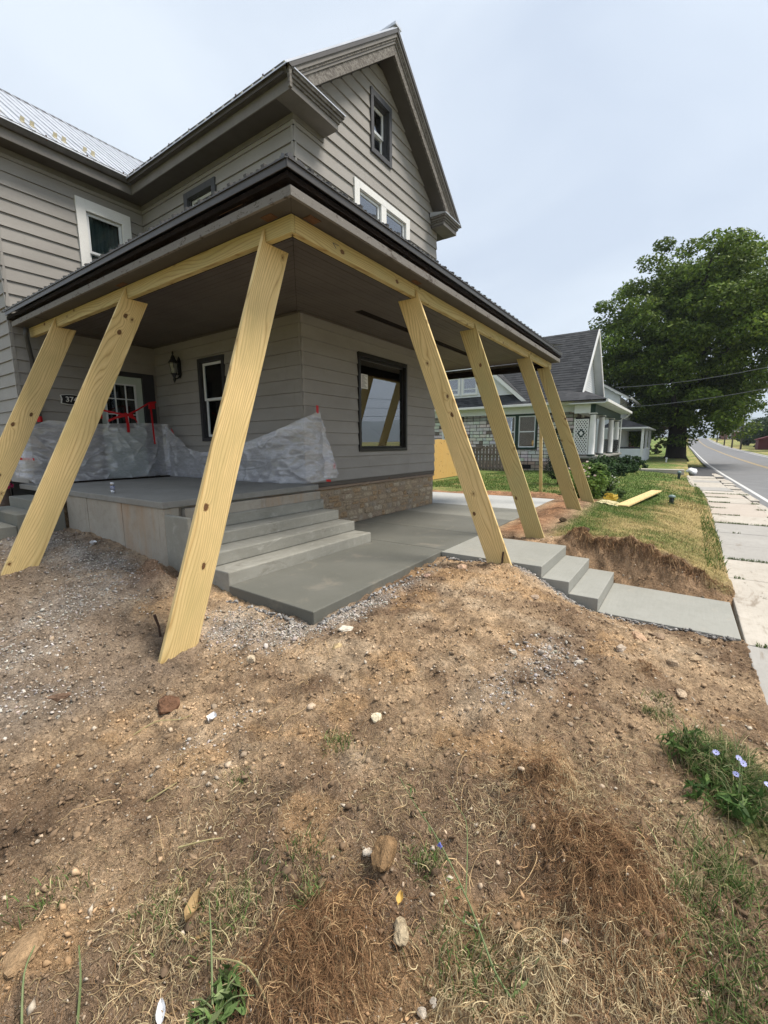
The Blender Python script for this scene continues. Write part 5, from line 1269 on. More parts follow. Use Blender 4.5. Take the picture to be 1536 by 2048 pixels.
mb.add(A_, [(0, 1, 2, 3), (0, 3, 5, 4)]); mb.build('shingles', 'shingle', nh, kind='stuff')
for cxn in (25.78, 28.7, 32.5, 35.3):
    co = MB(); co.lathe([(.20, .82), (.205, .90)], cxn, 4.28, 14); cc = co.build('column', 'green_trim', nh, smooth=True)
    co = MB(); co.lathe([(.185, .901), (.185, .93), (.165, .96), (.17, 1.6), (.155, 2.6), (.14, 2.96), (.15, 2.98), (.15, 3.0)], cxn, 4.28, 16); co.build('shaft', 'white_paint', cc, smooth=True)
    co = MB(); co.lathe([(.158, 3.001), (.165, 3.04), (.15, 3.05)], cxn, 4.28, 14); co.build('collar', 'green_trim', cc)
    bx('capital', 'white_paint', cc, cxn-.19, cxn+.19, 4.09, 4.47, 3.051, 3.099)
    bx('pilaster', 'white_paint', nh, cxn-.10, cxn+.10, 5.28, 5.395, .82, 3.2) if cxn > 26 else None
lt = MB()
for k in range(-10, 12):
    y0 = 4.55+k*.11
    for sg_ in (1, -1):
        a, b_ = (4.50, 5.16); pts = []
        z_a, z_b = .95+(k+4)*.2, .95+(k+4)*.2+sg_*1.0
        p, q = Vector((25.80, a, z_a if sg_ > 0 else z_a+.2)), Vector((25.80, b_, z_b if sg_ > 0 else z_b+.2))
        # clip to the panel
        def cl(p, q, lo, hi):
            d = q-p; t0, t1 = 0, 1
            for s_, l_ in ((1, lo), (-1, -hi)):
                f0, f1 = s_*p.z-l_, s_*q.z-l_
                if f0 < 0 and f1 < 0: return None
                if f0 < 0: t0 = max(t0, f0/(f0-f1))
                if f1 < 0: t1 = min(t1, f0/(f0-f1))
            return (p+d*t0, p+d*t1) if t1 > t0 else None
        r = cl(p, q, .95, 2.75)
        if r: lt.obox(r[0]+Vector((.006*sg_, 0, 0)), r[1]+Vector((.006*sg_, 0, 0)), (0, .018, .018*-sg_), (.004, 0, 0))
for r in ((4.47, 4.52, .90, 2.8), (5.15, 5.20, .90, 2.8), (4.52, 5.15, .90, .95), (4.52, 5.15, 2.75, 2.8)): lt.box(25.78, 25.82, *r)
lt.build('lattice_panel', 'white_paint', nh)
mb = MB(); mb.obox((25.785, 4.83, 1.86), (25.785, 4.83, 2.22), (0, .13, 0), (.006, 0, 0)); dm_ = MB(); dm_.prism([(4.83, 1.80), (5.02, 2.04), (4.83, 2.28), (4.64, 2.04)], 25.770, 25.776, 'x'); dm_.build('diamond', 'green_trim', nh)
dm_ = MB(); dm_.prism([(4.83, 1.90), (4.94, 2.04), (4.83, 2.18), (4.72, 2.04)], 25.762, 25.768, 'x'); dm_.build('diamond', 'white_paint', nh)
bx('back_panel', 'interior', nh, 26.05, 26.07, 4.45, 5.2, .83, 2.9)
mb = MB(); mb.tube([(36.4, 3.62, 3.6), (36.2, 3.8, 3.35), (36.1, 4.1, 3.2), (36.1, 4.12, .2)], .045, 8); mb.build('downspout', 'white_paint', nh)
rl = MB()
for x0, x1 in ((32.7, 35.1), (28.9, 30.3)):
    rl.tube([(x0, 4.1, 1.72), (x1, 4.1, 1.72)], .02, 5); rl.tube([(x0, 4.1, .95), (x1, 4.1, .95)], .015, 5)
    for x in np.arange(x0, x1, .14): rl.tube([(x, 4.1, .95), (x, 4.1, 1.72)], .010, 4)
rl.build('porch_railing', 'black_iron', nh)

# ------------------------------------------------------------------ second white house behind it
h2 = empty('white_house', (44, 7, 0), 'white sided house half hidden behind the bungalow, low porch towards the street', 'house')
siding_flat('siding', 'white_vinyl', h2, '-x', 40, lambda z: (max(4.75, 4.75+(z-5.25)/.62), min(11, 11-(z-5.25)/.62)), 0, 7.1, .16)
bx('wall', 'white_vinyl', h2, 40.02, 49, 4.8, 11, 0, 5.2)
for sgn in (1, -1):
    yy = lambda q: 7.87+sgn*q
    mb = MB(); mb.prism([(yy(0), 7.42), (yy(3.75), 7.42-.62*3.75), (yy(3.75), 7.2-.62*3.75), (yy(0), 7.2)], 39.6, 39.72, 'x'); mb.build('bargeboard', 'white_paint', h2)
    mb = MB(); mb.prism([(yy(0), 7.46), (yy(3.9), 7.46-.62*3.9), (yy(3.9), 7.40-.62*3.9), (yy(0), 7.40)], 39.55, 49.5, 'x'); mb.build('roof', 'shingle', h2)
bx('gutter', 'white_paint', h2, 39.6, 49.5, 3.95, 4.07, 4.92, 5.08)
mb = MB(); mb.tube([(39.8, 4.1, 4.95), (39.8, 4.5, 4.6), (39.8, 4.72, 4.5), (39.8, 4.72, .3)], .05, 6); mb.build('downspout', 'trim_grey', h2)
ch = bx('chimney', 'brick_far', h2, 43.2, 43.9, 7.1, 7.8, 6.9, 8.5); bx('chimney_cap', 'roof_grey', ch, 43.12, 43.98, 7.02, 7.88, 8.51, 8.62)
mb = MB(); A_ = [(39.2, 2.55, 2.72), (48, 2.55, 2.72), (48, 4.9, 3.55), (39.9, 4.78, 3.55), (39.2, 5.9, 2.72)]; mb.add(A_, [(0, 1, 2, 3), (0, 3, 4)]); mb.build('porch_roof', 'shingle', h2)
bx('porch_fascia', 'white_paint', h2, 39.2, 48, 2.56, 2.60, 2.60, 2.72); bx('porch_fascia', 'white_paint', h2, 39.2, 39.26, 2.6, 5.5, 2.60, 2.72); bx('porch_ceiling', 'white_vinyl', h2, 39.3, 48, 2.62, 4.75, 2.6, 2.62)
siding_flat('porch_apron', 'white_vinyl', h2, '-x', 39.5, lambda z: (2.85, 5.2), .0, 1.05, .16); siding_flat('porch_apron', 'white_vinyl', h2, '-y', 2.9, lambda z: (39.6, 47), .0, 1.05, .16)
bx('porch_floor', 'conc_old', h2, 39.51, 47.5, 2.91, 4.74, .45, .5)
for x, y in ((39.55, 2.95), (39.55, 5.0), (43.2, 2.95), (47, 2.95)): bx('porch_post', 'white_paint', h2, x-.09, x+.09, y-.09, y+.09, .3, 2.6)
bx('porch_rail', 'trim_dark', h2, 39.5, 39.56, 3.06, 4.9, 1.06, 1.2)
bx('window', 'interior', h2, 40.6, 42.3, 4.785, 4.795, .9, 2.2)
h3 = empty('brick_house', (70, 8, 0), 'dark brick house seen small past the second porch, behind the maple trunk', 'house')
bx('wall', 'brick_far', h3, 66, 76, 6.6, 14, -.2, 3.2); bx('porch_roof', 'white_paint', h3, 65, 74, 4.6, 6.6, 2.7, 2.95)
for x in (65.2, 68.2, 71.4): bx('porch_post', 'white_paint', h3, x, x+.25, 4.7, 4.95, 0, 2.69)
mb = MB(); mb.prism([(6.2, 3.2), (10.3, 6.2), (14.4, 3.2)], 65.7, 76.3, 'x'); mb.build('roof', 'shingle', h3)

# ------------------------------------------------------------------ fences and stakes
nf = empty('wooden_fence', (18.5, 9.1, 0), 'bright new yellow board fence beyond the house corner', 'fence')
p0, p1 = Vector((15.0, 8.95)), Vector((20.5, 9.25)); d = (p1-p0).normalized(); t = 0; rs = random.Random(4)
while t < (p1-p0).length-.01:
    q = p0+d*t; w_ = .138; zt = 1.72+rs.uniform(-.015, .015)
    mb = MB(); mb.obox((q.x+d.x*.07, q.y+d.y*.07, -.02), (q.x+d.x*.07, q.y+d.y*.07, zt), (d.x*w_/2, d.y*w_/2, 0), (-d.y*.009, d.x*.009, 0), along=True)
    mb.build('fence_board', 'fence_new', nf); t += .143
for z in (.35, 1.4):
    mb = MB(); mb.obox((p0.x, p0.y+.05, z), (p1.x, p1.y+.05, z), (0, .019, 0), (0, 0, .045), along=True); mb.build('rail', 'fence_new', nf)
of = empty('picket_fence', (22.5, 9, 0), 'weathered grey brown picket fence panel in front of the block wall', 'fence')
for i, y in enumerate(np.arange(7.95, 10.9, .19)):
    mb = MB(); zt = 1.42+rs.uniform(-.03, .03)+.04*math.sin(i*.5); mb.obox((22.6, y, .08), (22.6, y, zt), (0, .068, 0), (.010, 0, 0), along=True); mb.build('picket', 'fence_old', of)
for z in (.22, .95, 1.3):
    mb = MB(); mb.obox((22.56, 7.8, z), (22.56, 11.0, z), (.02, 0, 0), (0, 0, .05), along=True); mb.build('rail', 'fence_old', of)
mb = MB(); mb.obox((22.6, 7.75, -.1), (22.6, 7.75, 1.5), (.05, 0, 0), (0, .05, 0), along=True); mb.build('post', 'fence_old', of)
mb = MB(); mb.obox((14.2, 3.75, -.2), (14.18, 3.85, 2.32), (.022, 0, 0), (0, .045, 0), along=True); tag(mb.build('wood_stake', 'pine'), 'tall thin upright wooden stake behind the patio, left of the dark conifer', 'stake')
mb = MB(); mb.obox((13.4, 6.05, -.2), (13.4, 6.05, .42), (.03, 0, 0), (0, .03, 0), along=True); tag(mb.build('wood_stake', 'fence_old'), 'short dark stake in the red dirt behind the patio', 'stake')
mb = MB(); mb.obox((12.0, 1.22, -.028), (16.6, .72, -.045), Vector((.03, .27, 0))*.52, (0, 0, .02), along=True); tag(mb.build('plank', 'pine', bevel=.003), 'loose yellow plank lying flat on the lawn', 'plank')

# ------------------------------------------------------------------ street things
def bollard(x, y, z, h, label):
    o = empty('path_light', (x, y, z), label, 'lawn light', 'small round topped lawn lights')
    mb = MB(); mb.lathe([(.06, z-.05), (.055, z+h*.72), (.052, z+h*.73)], x, y, 12); mb.build('post', 'fixture_green', o, smooth=True)
    mb = MB()
    for k in range(8): a = 2*math.pi*k/8; mb.tube([(x+.05*math.cos(a), y+.05*math.sin(a), z+.06), (x+.055*math.cos(a), y+.055*math.sin(a), z+h*.7)], .010, 4)
    mb.build('louvre', 'black_plastic', o)
    mb = MB(); mb.lathe([(.085, z+h*.70), (.095, z+h*.76), (.085, z+h*.88), (.05, z+h*.97), (.005, z+h)], x, y, 14); mb.build('cap', 'fixture_cap', o, smooth=True)
bollard(14.9, .26, float(gz(14.9, .26)), .27, 'nearer short grey green lawn light with a domed cap')
bollard(25.6, .24, float(gz(25.6, .24)), .42, 'farther slim lawn light by the white bag')
bag = MB(); 
v = []; f = []; rs = random.Random(8); nu, nv = 16, 9
for i in range(nv):
    th = math.pi*i/(nv-1)
    for k in range(nu):
        a = 2*math.pi*k/nu; r = (1+.12*math.sin(3*a+i)+.1*rs.uniform(-1, 1)); v.append((32.1+.62*math.cos(a)*math.sin(th)*r, -.30+.30*math.sin(a)*math.sin(th)*r, -.46+.21+.22*-math.cos(th)*r))
f = [(i*nu+k, i*nu+(k+1) % nu, (i+1)*nu+(k+1) % nu, (i+1)*nu+k) for i in range(nv-1) for k in range(nu)]
tag(link('white_sack', v, f, 'white_plastic', smooth=True), 'crumpled white sack lying at the edge of the sidewalk', 'bag')
mb = MB(); mb.lathe([(.05, -.05), (.06, .25), (.09, .3), (.05, .36)], 40.5, 1.3, 8); tag(mb.build('marker_post', 'white_paint'), 'small white marker post in the lawn in front of the maple', 'marker')
yb = empty('strap_bundle', (12.4, 1.5, 0), 'heap of yellow webbing strap on a cream cloth beside the farthest brace', 'strap')
v = []; nu = 14
for i in range(nu):
    for k in range(nu):
        a, b_ = i/(nu-1)-.5, k/(nu-1)-.5; x_, y_ = 12.45+a*1.2+.3*b_, 1.55+b_*.55; v.append((x_, y_, float(gz(x_, y_))+.015+.025*abs(math.sin(i*1.1+k*.7))*(1-abs(2*b_))))
f = [(i*nu+k, (i+1)*nu+k, (i+1)*nu+k+1, i*nu+k+1) for i in range(nu-1) for k in range(nu-1)]
link('cloth', v, f, 'cream_tarp', yb, smooth=True)
rs = random.Random(12)
for k in range(5):
    pts = [(12.45+rs.uniform(-.25, .25), 1.52+rs.uniform(-.16, .16), .06+.03*k+rs.uniform(0, .05)) for _ in range(7)]
    pts = [Vector(q) for q in pts]; sm = [pts[i].lerp(pts[i+1], t) for i in range(6) for t in (0, .5)]
    ribbon('webbing', [tuple(q) for q in sm], .045, 'yellow_strap', yb)
# utility poles, wires, shed, brick building
def pole(x, y, h, label, trans=False, arm=True):
    z = float(gz(x, y)); o = empty('utility_pole', (x, y, z), label, 'utility pole', 'utility poles along the far side of the road')
    mb = MB(); mb.tube([(x, y, z-.3), (x, y, z+h)], [.17, .12], 8); mb.build('pole', 'pole_wood', o, smooth=True)
    if arm: mb = MB(); mb.box(x-.06, x+.06, y-1.2, y+1.2, z+h-.9, z+h-.78); mb.build('crossarm', 'pole_wood', o)
    if trans: mb = MB(); mb.lathe([(.22, z+h-2.9), (.25, z+h-2.8), (.25, z+h-1.9), (.18, z+h-1.8)], x, y+.42, 10); mb.build('transformer', 'roof_grey', o, smooth=True)
    return (x, y, z, h)
PL = [pole(75, -10.8, 9.5, 'nearest roadside utility pole, its foot by the red shed side of the road'), pole(118, -9.1, 9, 'tall utility pole with a transformer, rightmost of those in the distance', True), pole(133, -8.6, 6.5, 'shorter pole without crossarm, second from right in the distance', False, False),
      pole(155, -8.3, 9.3, 'dark utility pole, third from right in the distance'), pole(190, -8.1, 9.5, 'far utility pole, fourth from right in the distance'), pole(235, -8.6, 9.5, 'very far utility pole near the crest of the road'), pole(37, -12.7, 9, 'utility pole across the street, outside the right of the picture'), pole(-30, -14.5, 9, 'utility pole across the street, behind the camera')]
def wire(a, b_, sag, r, label, grp):
    a, b_ = Vector(a), Vector(b_); pts = []
    for i in range(17): t = i/16; q = a.lerp(b_, t); q.z -= sag*4*t*(1-t); pts.append(q)
    mb = MB(); mb.tube(pts, r, 4, False); tag(mb.build('overhead_wire', 'wire'), label, 'wire', grp)
order = [PL[7], PL[6], PL[0], PL[1], PL[3], PL[4], PL[5]]
for i in range(len(order)-1):
    (x, y, z, h), (x1, y1, z1, h1) = order[i], order[i+1]
    for k, (dy, dz) in enumerate(((-1.1, -.75), (0, -.75), (1.1, -.75), (0, -2.7), (.1, -3.5), (-.1, -4.2))):
        wire((x, y+dy, z+h+dz), (x1, y1+dy, z1+h1+dz), .5+.1*k, .016 if x < 100 else .02, 'thin dark power line running along the far side of the road', 'power lines on the far side of the road')
for (a, b_, sg_, lab) in (((40, 5.15, 5.9), (37, -12.5, 8.5), .9, 'upper pale service wire crossing in front of the maple crown'), ((40, 4.9, 4.3), (37, -12.5, 7.0), .7, 'lower pale service wire crossing in front of the maple crown')):
    a_, c_ = Vector(a), Vector(b_); pts = []
    for i in range(17): t = i/16; q = a_.lerp(c_, t); q.z -= sg_*4*t*(1-t); pts.append(q)
    mb = MB(); mb.tube(pts, .019, 5, False); tag(mb.build('overhead_wire', 'roof_grey'), lab, 'wire', 'service wires to the houses')
shd = empty('red_shed', (117, -13, 0), 'small dark red shed across the road at the right edge', 'shed')
zs = float(gz(115, -12.5))
bx('wall', 'red_shed', shd, 113.5, 118, -16.5, -11.4, zs-.3, zs+2.0); mb = MB(); mb.prism([(-16.8, zs+2.0), (-13.9, zs+2.95), (-11.1, zs+2.0), (-11.1, zs+1.92), (-16.8, zs+1.92)], 113.2, 118.3, 'x'); mb.build('roof', 'red_shed', shd)
bk = empty('brick_building', (235, -17, 3), 'long low brick building with grey roof on the rise beyond the road', 'building')
bx('wall', 'brick_far', bk, 226, 250, -29, -11.2, 1.5, 6.0); mb = MB(); mb.prism([(-29.5, 6.0), (-24, 8.2), (-16, 8.2), (-10.8, 6.0)], 225.5, 250.5, 'x'); mb.build('roof', 'roof_grey', bk)
bx('cornice', 'white_paint', bk, 225.8, 225.99, -29, -11.1, 5.6, 5.98); bx('tower', 'white_paint', bk, 228, 230, -15.2, -13.6, 6.4, 8.9)
for y in (-13.5, -16.2, -19, -22, -25): bx('window', 'white_vinyl', bk, 225.9, 225.98, y-.6, y+.6, 2.9, 4.9)

# ------------------------------------------------------------------ foliage helpers
def unit(v): return v/(np.linalg.norm(v, axis=-1, keepdims=True)+1e-9)
def leaf_cloud(name, P, size, cols, parent=None, up=.35, out=None, mat='leaves', kind=None, asp=.62, rng=RNG):
    n = len(P); nr = rng.normal(size=(n, 3)); nr[:, 2] += up*2
    if out is not None: nr = nr+out*1.1
    nr = unit(nr); t = unit(np.cross(nr, rng.normal(size=(n, 3)))); b = np.cross(nr, t)
    s = np.asarray(size).reshape(-1, 1)*np.ones((n, 1))
    bend = nr*s*.18
    V = np.stack([P-t*s*.5, P+b*s*.5*asp-bend*.4, P+t*s*.55-bend, P-b*s*.5*asp-bend*.4], 1).reshape(-1, 3)
    F = np.arange(4*n).reshape(n, 4)
    return link(name, V, F, mat, parent, np.repeat(cols, 4, 0), kind=kind)
def clumps(centres, rad, n_per, flat=.6, rng=RNG):
    k = len(centres); d = unit(rng.normal(size=(k, n_per, 3)))*rng.uniform(.25, 1, (k, n_per, 1))**.5
    d[..., 2] *= flat
    P = centres[:, None]+d*np.asarray(rad).reshape(-1, 1, 1)
    return P.reshape(-1, 3), unit(d).reshape(-1, 3)
def leafcol(n, base, var, rng=RNG, tip=None, k=.25):
    c = np.array(base)*(1+rng.normal(size=(n, 1))*var); 
    if tip is not None: m = (rng.random((n, 1)) < k); c = np.where(m, np.array(tip)*(1+rng.normal(size=(n, 1))*var), c)
    return np.clip(c, .004, 1)
def tree(name, label, x, y, h, r, base, tip, nclump, n_per, leaf, trunk_r, crown_lo=.2, group=None, env=None, seed=1, clump_r=.2):
    z = float(gz(x, y)); rng = np.random.default_rng(seed)
    o = empty(name, (x, y, z), label, 'tree', group)
    mb = MB(); ph = h*.55
    mb.tube([(x, y, z-.3), (x, y, z+.25), (x+.05*h*.1, y, z+h*.12), (x+.02*h, y+.01*h, z+h*.28), (x+.0*h, y-.01*h, z+ph), (x, y, z+h*.8)], [trunk_r*1.45, trunk_r*1.08, trunk_r*.95, trunk_r*.8, trunk_r*.45, trunk_r*.12], 12)
    mb.build('trunk', 'bark', o, smooth=True)
    lm = MB()
    for k in range(9):
        a = k*2.4+seed; z0 = z+h*(.16+.05*k); e = Vector((x+math.cos(a)*r*.75, y+math.sin(a)*r*.75, z0+h*.22+.1*r)); s = Vector((x, y, z0)); mid = s.lerp(e, .5)+Vector((0, 0, -.03*h))
        lm.tube([s, mid, e], [trunk_r*.42, trunk_r*.26, trunk_r*.07], 6)
    lm.build('limbs', 'bark', o, smooth=True)
    C = []; cz_ = z+h*(crown_lo+1)/2; rz = h*(1-crown_lo)/2
    while len(C) < nclump:
        d = unit(rng.normal(size=3)); rr = rng.uniform(.35, 1)**.6
        p = d*np.array((r, r, rz))*rr*(1+.16*math.sin(3*math.atan2(d[1], d[0])+seed)+.10*rng.normal())
        if env is not None: p = env(p, d)
        C.append(p+np.array((x, y, cz_)))
    C = np.array(C); P, out = clumps(C, r*clump_r*rng.uniform(.7, 1.35, len(C)), n_per, .55, rng)
    cc = leafcol(len(P), base, .22, rng, tip, .3)
    cc = cc*np.repeat(rng.uniform(.72, 1.3, (len(C), 1)), n_per, 0)
    leaf_cloud('crown', P, leaf*rng.uniform(.7, 1.3, len(P)), cc, o, .5, out, rng=rng)
    return o
def maple_env(p, d):
    p = p.copy()
    t = p[2]/9.0
    p[:2] *= (1.0-.20*max(0, -t-.3)-.12*max(0, t-.55)*2.0)
    if p[2] > 0: p[1] -= 1.0
    return p
tree('maple_tree', 'huge dense green maple tree standing alone beside the road', 50, .9, 18.9, 7.9, (.088, .140, .022), (.17, .235, .035), 430, 330,   .27, .80, .10, None, maple_env, 3, .17)
for i, (x, y, h, r, lab) in enumerate(((106, -16.2, 10.5, 4.6, 'taller dark tree at the right edge behind the red shed'), (124, -14.5, 6.5, 3.2, 'bushy dark tree left of the red shed'), (138, -14.5, 6.5, 3.2, 'low dark tree in front of the brick building'), (150, -13.0, 4.5, 2.4, 'smallest dark roadside tree farthest up the hill'))):
    tree('roadside_tree', lab, x, y, h, r, (.03, .055, .018), (.05, .08, .022), 60, 110, .42, .2, .05, 'trees across the road', None, 10+i, .3)
tree('plum_tree', 'dark purple leaved tree behind the white porch', 63, 4.4, 6, 3.2, (.028, .020, .016), (.05, .028, .02), 50, 110, .3, .14, .2, None, None, 31, .3)
# dark conifer by the braces
def conifer(x, y, h, r):
    z = float(gz(x, y)); o = empty('evergreen_shrub', (x, y, z), 'dark cone shaped evergreen shrub seen between the far braces', 'shrub')
    mb = MB(); mb.tube([(x, y, z-.1), (x, y, z+h*.5)], [.05, .03], 6); mb.build('trunk', 'bark', o)
    n = 9000; rng = np.random.default_rng(6); t = rng.random(n)**1.4; a = rng.uniform(0, 2*np.pi, n)
    rr = r*(1-t)**.75*np.sqrt(rng.uniform(.3, 1, n))*np.minimum(1, .35+t*6)*(1+.15*np.sin(a*7+t*30))
    P = np.stack([x+rr*np.cos(a), y+rr*np.sin(a), z+.22+t*(h-.22)], 1)
    leaf_cloud('foliage', P, .055*rng.uniform(.6, 1.4, n), leafcol(n, (.014, .030, .014), .3, rng, (.025, .05, .018)), o, .6, np.stack([np.cos(a), np.sin(a), a*0+.4], 1), asp=.35, rng=rng)
conifer(17.3, 3.95, 2.5, .62)
def bush(name, label, x, y, r, h, n, leaf, base, tip, cat='shrub', group=None, seed=1, flowers=None, stems=True, asp=.62, round_=False):
    z = float(gz(x, y)); rng = np.random.default_rng(seed); o = empty(name, (x, y, z), label, cat, group)
    k = max(6, n//60); d = unit(rng.normal(size=(k, 3))); d[:, 2] = abs(d[:, 2]); rr = (rng.uniform(.45, 1, (k, 1)))**(.25 if round_ else .6)
    C = d*rr*np.array((r, r, h*.9))*(1 if round_ else rng.uniform(.75, 1.12, (k, 1)))+np.array((x, y, z+.04))
    P, out = clumps(C, r*(.16 if round_ else .26)*rng.uniform(.7, 1.3, k), n//k, .8, rng)
    P[:, 2] = np.maximum(P[:, 2], z+.02)
    leaf_cloud('foliage', P, leaf*rng.uniform(.6, 1.4, len(P)), leafcol(len(P), base, .25, rng, tip), o, .5, out, asp=asp, rng=rng)
    if stems:
        mb = MB()
        for q in C[:18]: mb.tube([(x+(q[0]-x)*.15, y+(q[1]-y)*.15, z-.05), ((x+q[0])/2, (y+q[1])/2, (z+q[2])/2), tuple(q)], [.012, .009, .004], 4, False)
        mb.build('stems', 'bark', o)
    if flowers:
        fn, fs_, fc = flowers; top = P[P[:, 2] > z+h*.45]; idx = rng.choice(len(top), fn); Q = top[idx]+rng.normal(size=(fn, 3))*.03+np.array((-.02, -.02, .03))
        PP, oo = clumps(Q, np.full(fn, fs_*.6), 9, .7, rng)
        leaf_cloud('blossom', PP, fs_*.7, leafcol(len(PP), fc, .08, rng), o, .2, oo, rng=rng, asp=.9)
    return o
bush('flower_bush', 'loose green flowering bush with pale pink and white blooms beside the farthest brace', 13.6, 2.35, .62, 1.2, 2600, .085, (.12, .20, .04), (.20, .28, .065), 'bush', None, 51, (40, .065, (.80, .66, .62)))
bush('flower_bush', 'low pale green plant with tiny white flowers in front of the pink blooming bush', 14.2, 1.75, .42, .75, 1300, .06, (.10, .16, .05), (.17, .22, .09), 'bush', None, 52, (26, .035, (.75, .75, .70)))
bush('hosta', 'big leaved light green plant at the corner of the bungalow porch', 20.6, 3.35, .8, .85, 1500, .20, (.09, .16, .035), (.17, .24, .07), 'bush', None, 53, None)
for i, (x, y, r, h, lab) in enumerate(((22.8, 3.3, .8, .95, 'dark leafy shrub in front of the first porch column'), (25, 3.1, .9, 1.0, 'dark leafy shrub below the porch railing'), (28, 3.0, 1.0, .95, 'dark leafy shrub at the right end of the planting row'), (32, 2.9, .8, .7, 'low dark plant before the white house porch'))):
    bush('garden_shrub', lab, x, y, r, h, 1500, .14, (.03, .062, .022), (.06, .11, .035), 'shrub', 'shrubs along the bungalow porch', 60+i)
bush('round_shrub', 'clipped round shrub left of the maple trunk', 66, 2.45, 1.25, 1.9, 2400, .16, (.065, .085, .022), (.085, .105, .03), 'shrub', 'clipped shrubs by the maple', 70, None, False, .6, True)
bush('round_shrub', 'lower clipped shrub beside the round one', 66, 4.3, 1.3, 1.2, 2000, .16, (.055, .075, .02), (.075, .095, .03), 'shrub', 'clipped shrubs by the maple', 71, None, False, .6, True)

# ------------------------------------------------------------------ grass
def blades(name, x, y, hgt, wid, col, lean=.45, kind='stuff', mat='grass_blades', parent=None, rng=RNG, z=None):
    n = len(x); z = gz(x, y) if z is None else z; a = rng.uniform(0, 2*np.pi, n); dx, dy = np.cos(a), np.sin(a)
    b = rng.uniform(0, 2*np.pi, n); lx, ly = np.cos(b)*hgt*lean*rng.uniform(.2, 1.5, n), np.sin(b)*hgt*lean*rng.uniform(.2, 1.5, n)
    B = np.stack([x, y, z-.004], 1); S = np.stack([dx*wid/2, dy*wid/2, 0*x], 1); Mi = B+np.stack([lx*.35, ly*.35, hgt*.62], 1); T = B+np.stack([lx, ly, hgt*rng.uniform(.72, 1, n)], 1)
    V = np.stack([B-S, B+S, Mi+S*.8, Mi-S*.8, T], 1).reshape(-1, 3); k = np.arange(n)[:, None]*5
    F = np.concatenate([k+np.array((0, 1, 2)), k+np.array((0, 2, 3)), k+np.array((3, 2, 4))], 0)
    return link(name, V, F, mat, parent, np.repeat(col, 5, 0), kind=kind)
def scatter(n, x0, x1, y0, y1, dens):
    xs = []; ys = []; c = 0
    while c < n:
        x = RNG.uniform(x0, x1, n*2); y = RNG.uniform(y0, y1, n*2); k = RNG.random(n*2) < dens(x, y); xs.append(x[k]); ys.append(y[k]); c += k.sum()
    return np.concatenate(xs)[:n], np.concatenate(ys)[:n]
def lawn_cols(x, y):
    d = (dry_mask(x, y)+RNG.normal(size=len(x))*.22 > .5)[:, None]
    g_ = np.array((.095, .155, .034))*(1+RNG.normal(size=(len(x), 1))*.25); s_ = np.array((.40, .32, .15))*(1+RNG.normal(size=(len(x), 1))*.2)
    return np.clip(np.where(d, s_, g_), .01, 1)
lawnd = lambda x, y: grass_mask(x, y)*(y > -.62)*(.35+.65*sstep(1.05, .4, dry_mask(x, y)))
x, y = scatter(26000, 6.9, 14.5, -.62, 3.4, lawnd); blades('grass', x, y, RNG.uniform(.02, .06, len(x)), .006, lawn_cols(x, y), .9)
x, y = scatter(26000, 14, 32, -.6, 8.5, lambda x, y: grass_mask(x, y)*np.clip(9/(x-8), 0, 1)*((x < 25.5) | (y < 3.8))*(y > SW_L(x)+.1)*(np.hypot(x-17.3, y-3.95) > .3)); blades('grass', x, y, RNG.uniform(.035, .085, len(x)), .016, lawn_cols(x, y), .8)
x, y = scatter(2600, 8.0, 24, -.80, -.35, lambda x, y: (y < SW_L(x)+.25)*(y > SW_L(x)-.35*vn(x, y, 1.3, 77))*(.3+.7*(vn(x, y, .8, 78) > .45))); blades('grass', x, y, RNG.uniform(.03, .10, len(x)), .011, lawn_cols(x+4, y+2), .9)
# weeds along the sidewalk joints
jx = np.array([float(o.location.x)+W[walk].x-o.dimensions.x/2 for o in walk.children])
x, y = scatter(2600, 3.0, 22, -2.0, -.7, lambda x, y: (np.abs(x[:, None]-jx[None]).min(1) < .035)*(vn(x, y, 2, 79) > .42)); blades('joint_weeds', x, y, RNG.uniform(.02, .06, len(x)), .01, leafcol(len(x), (.09, .14, .035), .25), .9, z=np.full(len(x), -.447))
x, y = scatter(3800, 1.2, 4.1, -1.5, .0, lambda x, y: grass_mask(x, y)*np.where(vn(x, y, 2.5, 80) > .38, 1, .15)); blades('grass', x, y, RNG.uniform(.03, .12, len(x)), RNG.uniform(.003, .006, len(x))[:, None].ravel(), leafcol(len(x), (.075, .125, .032), .3, RNG, (.34, .28, .14), .36), .8)
# tufts of surviving grass in the dirt
tx, ty, th = [], [], []
for (cx_, cy_, r_, k_, h_) in ((1.66, 1.48, .07, 160, .045), (1.05, 1.15, .09, 150, .04), (.75, 1.22, .12, 260, .05), (.62, 1.42, .10, 160, .04), (1.30, .72, .08, 150, .05), (1.10, .45, .12, 240, .06), (1.78, -.14, .07, 180, .06), (1.98, -.26, .12, 420, .09), (1.5, -.24, .16, 520, .06), (2.74, -.20, .11, 600, .14), (2.62, -.34, .13, 900, .14), (2.48, -.40, .12, 500, .10), (3.35, .02, .08, 160, .04), (3.05, .05, .05, 120, .05), (.95, 1.0, .05, 90, .05), (1.2, 1.75, .06, 60, .03), (.42, 1.85, .1, 120, .04), (2.85, -.36, .13, 500, .12), (3.15, -.02, .06, 90, .04), (1.70, -.30, .10, 240, .05), (1.4, -.32, .12, 260, .05)):
    tx.append(RNG.normal(cx_, r_*.6, k_)); ty.append(RNG.normal(cy_, r_*.6, k_)); th.append(h_*RNG.uniform(.5, 1.3, k_))
tx, ty, th = map(np.concatenate, (tx, ty, th)); blades('grass_tufts', tx, ty, th, .0042, leafcol(len(tx), (.10, .155, .045), .3, RNG, (.36, .31, .17), .35), .9)

